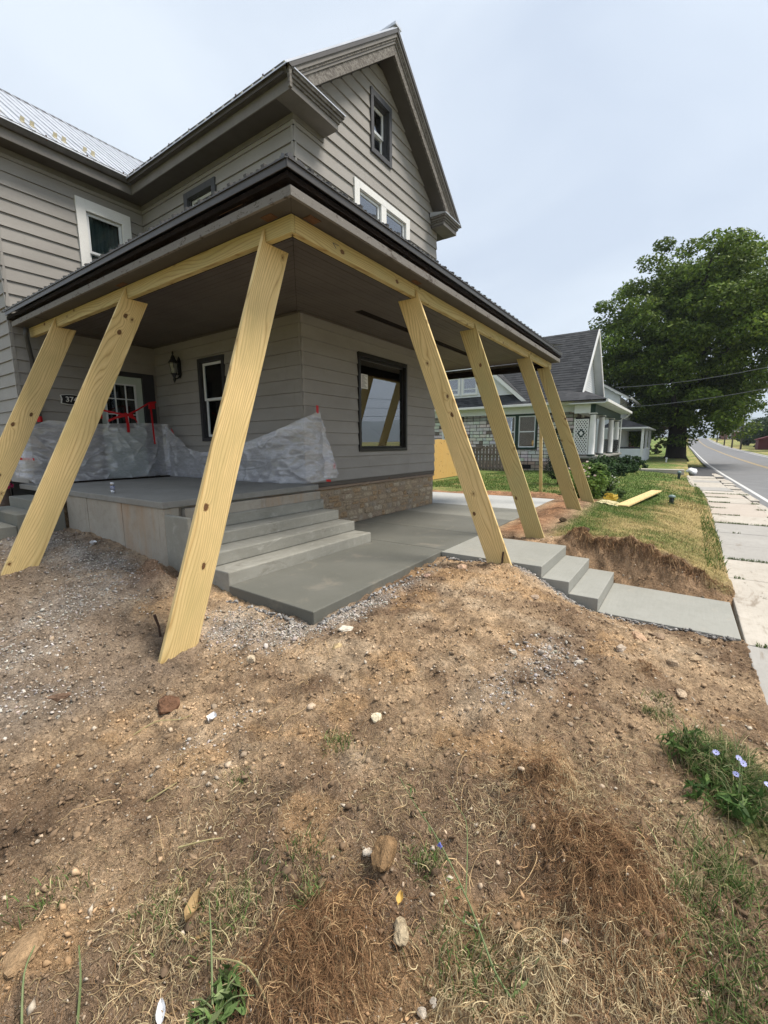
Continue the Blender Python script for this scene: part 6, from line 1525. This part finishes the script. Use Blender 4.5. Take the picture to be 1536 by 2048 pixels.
# ------------------------------------------------------------------ stones, crumbs, roots, straw
_t = (1+5**.5)/2
ICO = unit(np.array([(-1, _t, 0), (1, _t, 0), (-1, -_t, 0), (1, -_t, 0), (0, -1, _t), (0, 1, _t), (0, -1, -_t), (0, 1, -_t), (_t, 0, -1), (_t, 0, 1), (-_t, 0, -1), (-_t, 0, 1)]))
ICF = np.array([(0, 11, 5), (0, 5, 1), (0, 1, 7), (0, 7, 10), (0, 10, 11), (1, 5, 9), (5, 11, 4), (11, 10, 2), (10, 7, 6), (7, 1, 8), (3, 9, 4), (3, 4, 2), (3, 2, 6), (3, 6, 8), (3, 8, 9), (4, 9, 5), (2, 4, 11), (6, 2, 10), (8, 6, 7), (9, 8, 1)])
OCT = np.array([(1, 0, 0), (-1, 0, 0), (0, 1, 0), (0, -1, 0), (0, 0, 1), (0, 0, -1)], float)
OCF = np.array([(0, 2, 4), (2, 1, 4), (1, 3, 4), (3, 0, 4), (2, 0, 5), (1, 2, 5), (3, 1, 5), (0, 3, 5)])
def stones(name, x, y, size, cols, base=ICO, faces=ICF, sink=.25, flat=.62, z=None):
    n = len(x); z = gz(x, y) if z is None else z; k = len(base)
    a = RNG.uniform(0, 2*np.pi, n); sc = np.stack([RNG.uniform(.7, 1.35, n), RNG.uniform(.6, 1.05, n), flat*RNG.uniform(.6, 1.2, n)], 1)*np.asarray(size)[:, None]
    v = base[None]*RNG.uniform(.55, 1.25, (n, k, 1))*sc[:, None]
    tl = RNG.normal(size=(n, 1))*.35; v[..., 2] = v[..., 2]+v[..., 0]*tl
    c, s = np.cos(a)[:, None], np.sin(a)[:, None]
    V = np.stack([v[..., 0]*c-v[..., 1]*s+x[:, None], v[..., 0]*s+v[..., 1]*c+y[:, None], v[..., 2]+(z+sc[:, 2]*(1-2*sink))[:, None]], -1).reshape(-1, 3)
    F = (faces[None]+(np.arange(n)*k)[:, None, None]).reshape(-1, 3)
    return link(name, V, F, 'pebbles', None, np.repeat(cols, k, 0), kind='stuff')
# crumbs of dirt: sampled so that they stay about the same size in view
def near_pts(n, r0, r1, ok):
    xs = []; ys = []; c = 0
    while c < n:
        r = r0*(r1/r0)**RNG.random(n*3); a = RNG.uniform(R(-28), R(100), n*3); x = r*np.cos(a); y = r*np.sin(a)
        k = ok(x, y); xs.append(x[k]); ys.append(y[k]); c += k.sum()
    return np.concatenate(xs)[:n], np.concatenate(ys)[:n]
def in_dirt(x, y):
    return (grass_mask(x, y) < .5) & (y > -.62) & ~((x > 2.66) & (x < 12.4) & (y > 2.64)) & ~((x > 5.34) & (x < 6.74) & (y < 2.8)) & ~((x > 2.6) & (y > 3.9)) & (x < 7.2) & (y < 9.3)
x, y = near_pts(27000, .55, 9, lambda x, y: in_dirt(x, y) & (RNG.random(len(x)) < .25+.75*vn(x, y, 4, 90)))
sc_ = soil_col(x, y)*RNG.uniform(.7, 1.9, (len(x), 1)); pk = RNG.random((len(x), 1)) < .10; sc_ = np.where(pk, np.array((.50, .43, .34))*RNG.uniform(.7, 1.2, (len(x), 1)), sc_)
stones('soil_crumbs', x, y, np.clip(.0026*np.hypot(x, y)*RNG.lognormal(0, .5, len(x)), .002, .018), sc_, OCT, OCF, .2, .75)
x, y = near_pts(14000, .9, 9, lambda x, y: in_dirt(x, y) & (RNG.random(len(x)) < gravel_mask(x, y)**1.5*(.25+.9*vn(x, y, 9, 97))))
gcl = np.array((.46, .425, .385))*RNG.uniform(.5, 1.35, (len(x), 1))*(1+RNG.normal(size=(len(x), 3))*.03)
stones('gravel', x, y, RNG.uniform(.003, .0085, len(x))*RNG.lognormal(0, .4, len(x)), np.clip(gcl, .05, .8), ICO, ICF, .2, .7)
x, y = near_pts(380, .7, 7, lambda x, y: in_dirt(x, y))
stones('small_stones', x, y, RNG.uniform(.005, .014, len(x))*RNG.lognormal(0, .35, len(x))*np.clip(np.hypot(x, y)/2, .5, 1.4), np.array((.46, .36, .26))*RNG.uniform(.5, 1.3, (len(x), 1)), ICO, ICF, .3, .65)
# gravel bedding under the slab edges
bxs, bys = [], []
for (a, b_, n_, w_) in (((2.68, 2.63), (5.4, 2.71), 420, .03), ((2.67, 2.7), (2.70, 4.0), 260, .05), ((5.34, 2.7), (5.335, 1.3), 380, .03), ((5.33, 1.3), (5.33, .75), 260, .035), ((5.33, .7), (5.33, -.55), 260, .025)):
    t = RNG.random(n_); bxs.append(a[0]+(b_[0]-a[0])*t+RNG.normal(size=n_)*w_*(1 if a[0] != b_[0] or True else 0)*np.where(abs(a[0]-b_[0]) < .1, .8, .2)); bys.append(a[1]+(b_[1]-a[1])*t-abs(RNG.normal(size=n_)*w_)*np.where(abs(a[0]-b_[0]) < .1, .1, 1))
x, y = np.concatenate(bxs), np.concatenate(bys); kq = in_dirt(x, y); x, y = x[kq], y[kq]
stones('bedding_gravel', x, y, RNG.uniform(.010, .026, len(x)), np.clip(np.array((.27, .26, .25))*RNG.uniform(.4, 1.5, (len(x), 1)), .03, .7), ICO, ICF, .2, .75)
x, y = near_pts(420, 1.25, 5.0, lambda x, y: in_dirt(x, y) & (RNG.random(len(x)) < .15+.85*sstep(.45, .6, vn(x, y, 3.3, 66))))
stones('dirt_clods', x, y, np.clip(.011*np.hypot(x, y)*RNG.lognormal(0, .45, len(x)), .006, .026), np.clip(soil_col(x, y)*RNG.uniform(.75, 1.25, (len(x), 1)), .02, .6), ICO, ICF, .46, .6)
def strands(name, x, y, length, width, cols, curl=1.0, lift=.02, seg=5, ang=None, z=None):
    n = len(x); a = RNG.uniform(0, 2*np.pi, n) if ang is None else ang; da = RNG.normal(size=n)*curl; da2 = RNG.normal(size=n)*curl
    t = np.linspace(0, 1, seg+1); px = [x]; py = [y]; h = a.copy(); st = np.asarray(length)/seg
    for i in range(seg):
        px.append(px[-1]+np.cos(h)*st); py.append(py[-1]+np.sin(h)*st); h = h+(da+(da2-da)*i/seg)*.45
    PX, PY = np.stack(px, 1), np.stack(py, 1); GZ = gz(PX, PY)
    arc = np.sin(np.pi*np.clip(t*RNG.uniform(.55, 1.0, (n, 1)), 0, 1))*np.abs(RNG.normal(size=(n, 1)))*lift*(np.asarray(length).reshape(-1, 1)/.1)
    PZ_ = GZ+.0025+arc
    tx = np.gradient(PX, axis=1); ty = np.gradient(PY, axis=1); l_ = np.hypot(tx, ty)+1e-9; w = np.asarray(width).reshape(-1, 1)*(1-.6*t)[None]/2
    SX, SY = -ty/l_*w, tx/l_*w; tw = RNG.normal(size=(n, 1))*w*.7
    Lf = np.stack([PX+SX, PY+SY, PZ_+tw], -1); Rg = np.stack([PX-SX, PY-SY, PZ_-tw], -1)
    V = np.stack([Lf, Rg], 2).reshape(-1, 3); k = (np.arange(n)*(seg+1)*2)[:, None]+(np.arange(seg)*2)[None]
    F = np.stack([k, k+1, k+3, k+2], -1).reshape(-1, 4)
    return link(name, V, F, 'strands', None, np.repeat(cols, (seg+1)*2, 0), kind='stuff')
def patch(lst):
    xs, ys = [], []
    for (cx_, cy_, rx_, ry_, n_) in lst: xs.append(RNG.normal(cx_, rx_*.55, n_)); ys.append(RNG.normal(cy_, ry_*.55, n_))
    return np.concatenate(xs), np.concatenate(ys)
ROOTP = [(1.60, .12, .36, .20, 2940), (1.50, -.02, .2, .12, 1050), (1.70, .33, .16, .16, 700), (.80, .84, .27, .20, 2520), (1.98, .49, .16, .10, 489), (2.0, .42, .1, .08, 210), (3.68, .12, .12, .08, 182), (7.15, 1.27, .2, .14, 500), (7.02, 1.0, .07, .35, 700), (7.0, .35, .07, .45, 800), (7.0, -.25, .07, .35, 500)]
x, y = patch(ROOTP); strands('fine_roots', x, y, RNG.uniform(.03, .11, len(x)), RNG.uniform(.0010, .0022, len(x))*np.where(x > 5, 3, 1), leafcol(len(x), (.19, .108, .056), .35, RNG, (.42, .28, .15), .2), 1.1, .022)
STRAWP = [(1.19, .24, .20, .14, 1276), (1.37, -.06, .18, .10, 754), (1.30, .05, .12, .12, 405), (1.05, .42, .2, .16, 521), (.75, 1.22, .16, .14, 521), (.62, 1.42, .14, .12, 405), (.5, 1.2, .2, .2, 405), (1.7, .6, .3, .2, 521), (2.2, .2, .4, .25, 638), (2.1, -.1, .3, .15, 579), (1.45, 1.0, .4, .3, 464), (.95, 1.6, .4, .3, 405), (.9, .35, .2, .14, 521), (1.75, -.1, .2, .12, 405), (2.0, .30, .14, .1, 289)]
x, y = patch(STRAWP); strands('dry_straw', x, y, RNG.uniform(.02, .085, len(x)), RNG.uniform(.0012, .0030, len(x)), leafcol(len(x), (.50, .41, .25), .3, RNG, (.27, .19, .11), .45), 1.2, .018)
x, y = near_pts(17000, .6, 5.2, lambda x, y: in_dirt(x, y) & (RNG.random(len(x)) < sstep(3.6, 1.2, y)*(.2+.8*vn(x, y, 3, 95))))
strands('plant_litter', x, y, RNG.uniform(.012, .05, len(x)), RNG.uniform(.001, .0024, len(x)), leafcol(len(x), (.42, .32, .18), .3, RNG, (.20, .12, .06), .4), .7, .012, 3)
x, y = near_pts(260, .65, 3.5, lambda x, y: in_dirt(x, y) & (y < 2.4)); strands('long_roots', x, y, RNG.uniform(.10, .28, len(x)), RNG.uniform(.0016, .0034, len(x)), leafcol(len(x), (.46, .33, .18), .2), .7, .016, 8)

# individual rocks, clods and scraps
def rock(name, label, cat, x, y, s, col, flat=.7, seed=0, group=None, stretch=1.3, ang=0.0, sub=2):
    rng = np.random.default_rng(seed); v = ICO.copy(); f = [tuple(q) for q in ICF]
    for _ in range(sub):
        v = list(map(tuple, v)); cache = {}; nf = []
        def mid(a, b):
            k = (min(a, b), max(a, b))
            if k not in cache: m = (np.array(v[a])+np.array(v[b]))/2; v.append(tuple(m/np.linalg.norm(m))); cache[k] = len(v)-1
            return cache[k]
        for a, b, c in f: ab, bc, ca = mid(a, b), mid(b, c), mid(c, a); nf += [(a, ab, ca), (b, bc, ab), (c, ca, bc), (ab, bc, ca)]
        f = nf; v = np.array(v)
    k = unit(rng.normal(size=(9, 3))); d = np.ones(len(v))
    for q in k: pr_ = v@q; lim = rng.uniform(.55, .85); d = np.where(pr_ > lim, np.minimum(d, lim/np.maximum(pr_, 1e-6)), d)
    d = d*(1+.05*rng.normal(size=len(v)))
    v = v*d[:, None]*s*np.array((stretch, 1.0, flat)); c_, s_ = math.cos(ang), math.sin(ang)
    v = np.stack([v[:, 0]*c_-v[:, 1]*s_, v[:, 0]*s_+v[:, 1]*c_, v[:, 2]], 1)
    z = float(gz(x, y)); v = v+np.array((x, y, z+s*flat*.45))
    cc = np.array(col)*rng.uniform(.85, 1.12, (len(v), 1)); o = link(name, v, f, 'rubble', None, cc)
    return tag(o, label, cat, group)
rock('rock', 'white chalky rock just below the front corner of the patio', 'rock', 2.76, 2.35, .055, (.80, .74, .62), .6, 1, None, 1.5, -.6)
rock('rock', 'flat tan rock left of and below the white rock', 'rock', 2.50, 2.22, .042, (.55, .42, .24), .6, 2)
rock('rock', 'pale pointed rock right of the nearest brace foot', 'rock', 2.0, 2.66, .040, (.68, .56, .40), 1.1, 3, None, .9)
rock('rock', 'cream coloured rock alone in the middle of the bare dirt', 'rock', 1.93, 1.41, .036, (.82, .72, .52), .7, 4)
rock('dirt_clod', 'big dark brown clod in front of the nearest brace', 'clod', 1.34, 2.70, .085, (.19, .105, .065), .62, 5, None, 1.1, .7)
rock('dirt_clod', 'small dark clod at the left, by the gravel', 'clod', .98, 3.46, .05, (.20, .13, .09), .5, 6, None, 1.6, -.3)
rock('rock', 'tan rock lying in front of the dark landing side', 'rock', 4.88, 2.20, .075, (.58, .40, .28), .6, 7, None, 1.3, .3)
rock('rock', 'pinkish flat rock near the long edge of the patio', 'rock', 4.42, 2.44, .05, (.50, .34, .26), .5, 8)
rock('rock', 'orange tan rock against the path edge', 'rock', 4.62, .24, .07, (.56, .38, .25), .55, 9, None, 1.6, .4)
rock('rock', 'large buried tan rock in the lower left corner', 'rock', .30, 1.64, .058, (.40, .27, .155), .35, 10, None, 1.4, .8)
rock('rock', 'small white rock left of the turned earth clump', 'rock', 1.20, .93, .022, (.75, .66, .55), .7, 11)
rock('dirt_clod', 'upright crumbly earth clump in the middle foreground', 'clod', 1.18, .83, .055, (.30, .19, .10), .9, 12, None, 1.5, .6)
rock('rock', 'yellowish pale stone with a curled leaf, bottom centre', 'rock', 1.03, .66, .032, (.52, .42, .28), .7, 13, None, 1.6, .5)
for i, (x, y, s) in enumerate(((.87, .50, .016), (.90, .47, .013), (.93, .52, .015), (.86, .545, .012), (.965, .50, .013), (.80, .50, .014))):
    rock('rock', ('largest pale pebble of the cluster at the bottom edge', 'pale pebble right beside the largest in the bottom cluster', 'topmost pale pebble of the bottom cluster', 'leftmost pale pebble of the bottom cluster', 'pale pebble above and right in the bottom cluster', 'lowest pale pebble of the bottom cluster')[i], 'rock', x, y, s, (.66, .58, .48), .7, 20+i, 'pebble cluster at the bottom centre', 1.2, i)
rock('turf_clod', 'dark sod clump at the lip of the dug bank', 'clod', 7.3, 1.27, .12, (.10, .065, .04), .6, 31, None, 1.6)
rock('turf_clod', 'dark sod clump lying alone on the grass by the third brace', 'clod', 8.63, 1.84, .07, (.085, .06, .035), .6, 32, None, 1.5)
for i, (x, y, s, c) in enumerate(((3.9, .32, .05, (.56, .46, .36)), (4.1, -.05, .045, (.5, .38, .26)), (4.4, -.2, .05, (.46, .34, .22)), (3.6, -.1, .04, (.52, .40, .28)), (4.85, .1, .06, (.36, .26, .18)), (5.1, -.3, .06, (.40, .30, .2)), (4.5, 1.2, .045, (.5, .38, .28)), (3.2, 1.0, .03, (.6, .52, .42)), (3.4, .55, .028, (.6, .54, .46)))):
    rock('rock', ('pale tan stone on the slope left of the dark grass tuft', 'tan stone on the dirt nearest the sidewalk corner', 'brown stone below the end of the path slab', 'tan stone just above the blue flowered bank', 'brown stone tight against the middle of the path edge', 'brown stone at the far end of the path edge by the sidewalk', 'tan stone below the lowest landing step', 'greyish stone in the gravelly patch right of centre', 'second greyish stone in the gravelly patch, nearer the bank')[i], 'rock', x, y, s, c, .6, 50+i, 'stones on the dirt slope', 1.3, i*1.1)
def scrap(name, label, cat, x, y, w, l_, ang, mat, curl=.02, seed=0):
    rng = np.random.default_rng(seed); v = []; n = 7
    for i in range(n):
        for k in range(n):
            a, b_ = (i/(n-1)-.5), (k/(n-1)-.5); ww = w*(1-(2*abs(a))**2.2*.9)
            px, py = a*l_, b_*ww; v.append((x+px*math.cos(ang)-py*math.sin(ang), y+px*math.sin(ang)+py*math.cos(ang), float(gz(x, y))+.006+curl*(4*b_*b_+2*a*a)+rng.uniform(0, curl*.3)))
    f = [(i*n+k, (i+1)*n+k, (i+1)*n+k+1, i*n+k+1) for i in range(n-1) for k in range(n-1)]
    return tag(link(name, v, f, mat, None, smooth=True), label, cat)
simple('dead_leaf', (.46, .33, .17), (.36, .24, .11), 60, .8, .2); simple('yellow_leaf', (.62, .42, .12), (.5, .33, .1), 60, .7, .2)
scrap('dead_leaf', 'large curled tan dead leaf in the left foreground', 'leaf', .68, 1.31, .045, .10, .5, 'dead_leaf', .03, 1)
scrap('dead_leaf', 'narrow tan dead leaf below the large curled one', 'leaf', .66, 1.22, .014, .055, -.5, 'dead_leaf', .008, 2)
scrap('dead_leaf', 'small orange yellow leaf on the pale stone at bottom centre', 'leaf', 1.07, .69, .024, .045, .3, 'yellow_leaf', .012, 3).location.z += .05
scrap('foil_scrap', 'crumpled white wrapper scrap on the bare dirt', 'litter', 1.43, 2.33, .06, .07, .4, 'white_plastic', .02, 4)
scrap('paper_scrap', 'white scrap cut off by the bottom edge at the left', 'litter', .46, 1.12, .025, .07, 1.0, 'white_plastic', .015, 5)
scrap('litter_scrap', 'flattened pale plastic scrap near the porch wall', 'litter', 2.42, 6.4, .09, .16, 1.2, 'white_plastic', .03, 6)
mb = MB(); mb.tube([(1.90, 3.80, -.4), (1.895, 3.82, -.12), (1.87, 3.83, .0)], [.011, .010, .013], 6); tag(mb.build('iron_stake', 'rust'), 'rusty iron stake stuck in the ground beside the nearest brace', 'stake')
mb = MB(); mb.tube([(5.16, 1.80, -.1), (5.165, 1.79, .12), (5.168, 1.785, .17)], [.012, .011, .011], 6); tag(mb.build('iron_stake', 'rust'), 'rusty iron stake in front of the brace beside the landing', 'stake')

# weeds
def stalk(mb, pts, r0, r1):
    P_ = [Vector(q) for q in pts]; sm = []
    for i in range(len(P_)-1):
        a, b_, c, d = P_[max(i-1, 0)], P_[i], P_[i+1], P_[min(i+2, len(P_)-1)]
        for k in range(4):
            t = k/4; sm.append(.5*((2*b_)+(c-a)*t+(2*a-5*b_+4*c-d)*t*t+(3*b_-a-3*c+d)*t**3))
    sm.append(P_[-1]); n = len(sm); mb.tube(sm, [r0+(r1-r0)*i/(n-1) for i in range(n)], 5, False)
simple('weed_green', (.12, .17, .06), (.17, .20, .09), 30, .6, 0.1); simple('weed_dry', (.38, .34, .17), (.30, .25, .12), 30, .7, 0.1)
simple('petal_blue', (.38, .40, .72), (.46, .47, .76), 50, .6, 0)
g3 = lambda x, y, dz=0.0: (x, y, float(gz(x, y))+dz)
wd = empty('weed_stalk', g3(1.08, .34), 'long thin green weed stalk leaning over the foreground dirt with one tiny blue flower', 'weed')
mb = MB(); stalk(mb, [g3(1.07, .30, .01), g3(1.10, .36, .03), g3(1.17, .44, .06), g3(1.24, .52, .08), g3(1.33, .68, .10), g3(1.43, .85, .11), g3(1.52, .98, .10)], .0042, .0016)
stalk(mb, [g3(1.24, .52, .08), g3(1.34, .56, .11), g3(1.46, .62, .13), g3(1.52, .70, .13), g3(1.60, .78, .12)], .0026, .0010)
stalk(mb, [g3(1.17, .44, .06), g3(1.16, .52, .08), g3(1.20, .60, .08)], .002, .001); stalk(mb, [g3(1.07, .30, .01), g3(1.12, .27, .015), g3(1.20, .25, .02)], .004, .003)
mb.build('stem', 'weed_green', wd)
PQ = []; 
for t in np.linspace(.05, .95, 26): PQ.append((1.08+.45*t+RNG.normal()*.012, .34+.62*t+RNG.normal()*.012, float(gz(1.08+.45*t, .34+.62*t))+.03+.08*min(1, t*1.6)))
leaf_cloud('leaf', np.array(PQ), .035, leafcol(len(PQ), (.11, .16, .055), .2), wd, .3, asp=.25, kind='stuff')
PB, ob = clumps(np.array([(1.31, .66, float(gz(1.31, .66))+.105)]), np.array([.008]), 14, .6); leaf_cloud('flower', PB, .014, leafcol(len(PB), (.22, .25, .62), .1), wd, .6, ob)
for i, (pts, mt, lab) in enumerate((([g3(.225, 1.45, .01), g3(.265, 1.545, .03), g3(.31, 1.60, .06)], 'weed_green', 'thin green stem at the far lower left'), ([g3(.32, 1.33, .01), g3(.36, 1.395, .035), g3(.385, 1.46, .06)], 'weed_green', 'short bent green stem right of the lower left rock'), ([g3(.62, .80, .01), g3(.66, .98, .03), g3(.62, 1.12, .04)], 'weed_dry', 'long straw coloured stem crossing the bottom left'), ([g3(.56, 1.02, .02), g3(.64, 1.14, .09), g3(.70, 1.24, .10)], 'weed_green', 'forked green stem above the wilted weed'), ([g3(.80, 1.62, .012), g3(.88, 1.54, .015), g3(.93, 1.50, .012)], 'weed_dry', 'thin grey stick lying left of centre'), ([g3(1.10, 2.64, .012), g3(1.22, 2.60, .04), g3(1.32, 2.52, .02), g3(1.40, 2.50, .012)], 'weed_dry', 'long curved root in front of the big dark clod'), ([g3(.86, 2.0, .012), g3(.92, 1.96, .02), g3(1.0, 1.98, .012)], 'weed_dry', 'pale curved twig in the left middle foreground'))):
    mb = MB(); stalk(mb, pts, .0040, .0020); tag(mb.build('loose_stem', mt), lab, 'stem')
ww = empty('wilted_weed', g3(.56, 1.0), 'wilted leafy green weed clump at the bottom left edge', 'weed')
PW, ow = clumps(np.array([g3(.56, 1.0, .02), g3(.60, .97, .02), g3(.52, 1.04, .02), g3(.62, 1.03, .03), g3(.50, .98, .02)]), np.full(5, .05), 26, .35); leaf_cloud('leaf', PW, .065*RNG.uniform(.6, 1.2, len(PW)), leafcol(len(PW), (.12, .19, .06), .25, RNG, (.22, .27, .12), .3), ww, .5, ow, asp=.3, kind='stuff')
mb = MB()
for k in range(7): a = k*.9; stalk(mb, [g3(.56, 1.0, .01), g3(.56+.05*math.cos(a), 1.0+.05*math.sin(a), .04), g3(.56+.11*math.cos(a), 1.0+.11*math.sin(a), .015)], .003, .0015)
mb.build('stem', 'weed_green', ww)
CH = [((2.72, -.17), 'pale blue chicory plant at the left tip of the green bank'), ((2.60, -.36), 'chicory plant with the biggest blue flower on the green bank'), ((2.42, -.33), 'leafy chicory plant lowest on the green bank')]
for i, ((x, y), lab) in enumerate(CH):
    o = empty('chicory_plant', g3(x, y), lab, 'plant', 'chicory plants on the right bank'); rng = np.random.default_rng(80+i); mb = MB(); tips = []
    for k in range(7):
        a = rng.uniform(0, 6.28); l_ = rng.uniform(.12, .30); e = (x+math.cos(a)*l_*.6, y+math.sin(a)*l_*.6, float(gz(x, y))+l_*rng.uniform(.55, 1.0)); stalk(mb, [g3(x, y), ((x+e[0])/2, (y+e[1])/2, float(gz(x, y))+l_*.6), e], .0026, .0012); tips.append(e)
    mb.build('stem', 'weed_green', o)
    C = np.array([g3(x+rng.normal()*.07, y+rng.normal()*.07, .04+rng.random()*.04) for _ in range(9)]); P, out = clumps(C, np.full(9, .06), 22, .6, rng)
    leaf_cloud('leaf', P, .075*rng.uniform(.5, 1.2, len(P)), leafcol(len(P), (.06, .12, .03), .3, rng, (.11, .17, .05), .3), o, .4, out, asp=.24, rng=rng, kind='stuff')
    for e in tips[:2]:
        fv = []; ff = []; npt = 11; e = Vector(e); nrm_ = Vector((-.6+rng.normal()*.2, -.15+rng.normal()*.3, .75)).normalized(); u_ = nrm_.orthogonal().normalized(); v_ = nrm_.cross(u_)
        for k in range(npt):
            a = 2*math.pi*k/npt; dd = u_*math.cos(a)+v_*math.sin(a); sdv = u_*-math.sin(a)+v_*math.cos(a); b0 = len(fv)
            fv += [e+dd*.003-sdv*.0015, e+dd*.003+sdv*.0015, e+dd*.014+sdv*.003+nrm_*.003, e+dd*.0155+nrm_*.002, e+dd*.014-sdv*.003+nrm_*.003]; ff.append((b0, b0+1, b0+2, b0+3, b0+4))
        link('flower', [tuple(q) for q in fv], ff, 'petal_blue', o)
# pot of pink flowers by the side steps
fp = empty('flower_pot', (2.42, 9.95, .2), 'brown clay pot with a bunch of pink flowers at the far left edge', 'flower pot')
mb = MB(); mb.lathe([(.07, .36), (.10, .44), (.11, .60), (.085, .74), (.09, .78)], 2.44, 9.9, 14); mb.build('pot', 'terracotta', fp, smooth=True)
P, out = clumps(np.array([(2.47, 9.85, .92), (2.5, 9.85, 1.02), (2.46, 9.85, 1.10), (2.5, 9.85, .84)]), np.full(4, .085), 60, 1.0); leaf_cloud('blossom', P, .035, leafcol(len(P), (.52, .03, .12), .3, RNG, (.75, .55, .62), .25), fp, .2, out, asp=.8)
P, out = clumps(np.array([(2.51, 9.85, 1.22), (2.49, 9.85, 1.14)]), np.full(2, .05), 14, 1.4); leaf_cloud('leaf', P, .06, leafcol(len(P), (.06, .16, .05), .2), fp, .2, out, asp=.3, kind='stuff')
bx('stand', 'black_iron', fp, 2.55, 2.575, 9.93, 9.955, .35, 1.32); bx('stand_arm', 'black_iron', fp, 2.40, 2.5745, 9.935, 9.95, 1.29, 1.31)

# ------------------------------------------------------------------ thin summer haze
hm = bpy.data.materials.new('haze_air'); hm.use_nodes = True; ht = hm.node_tree; ht.nodes.clear()
ho = ht.nodes.new('ShaderNodeOutputMaterial'); hvn = ht.nodes.new('ShaderNodeVolumePrincipled')
hvn.inputs['Color'].default_value = (0.80, 0.90, 1.0, 1); hvn.inputs['Density'].default_value = 0.0003; hvn.inputs['Anisotropy'].default_value = 0.1
ht.links.new(hvn.outputs[0], ho.inputs['Volume']); M['haze_air'] = hm
bx('haze', 'haze_air', None, -6900, 7200, -7000, 6600, -60, 330, kind='stuff')
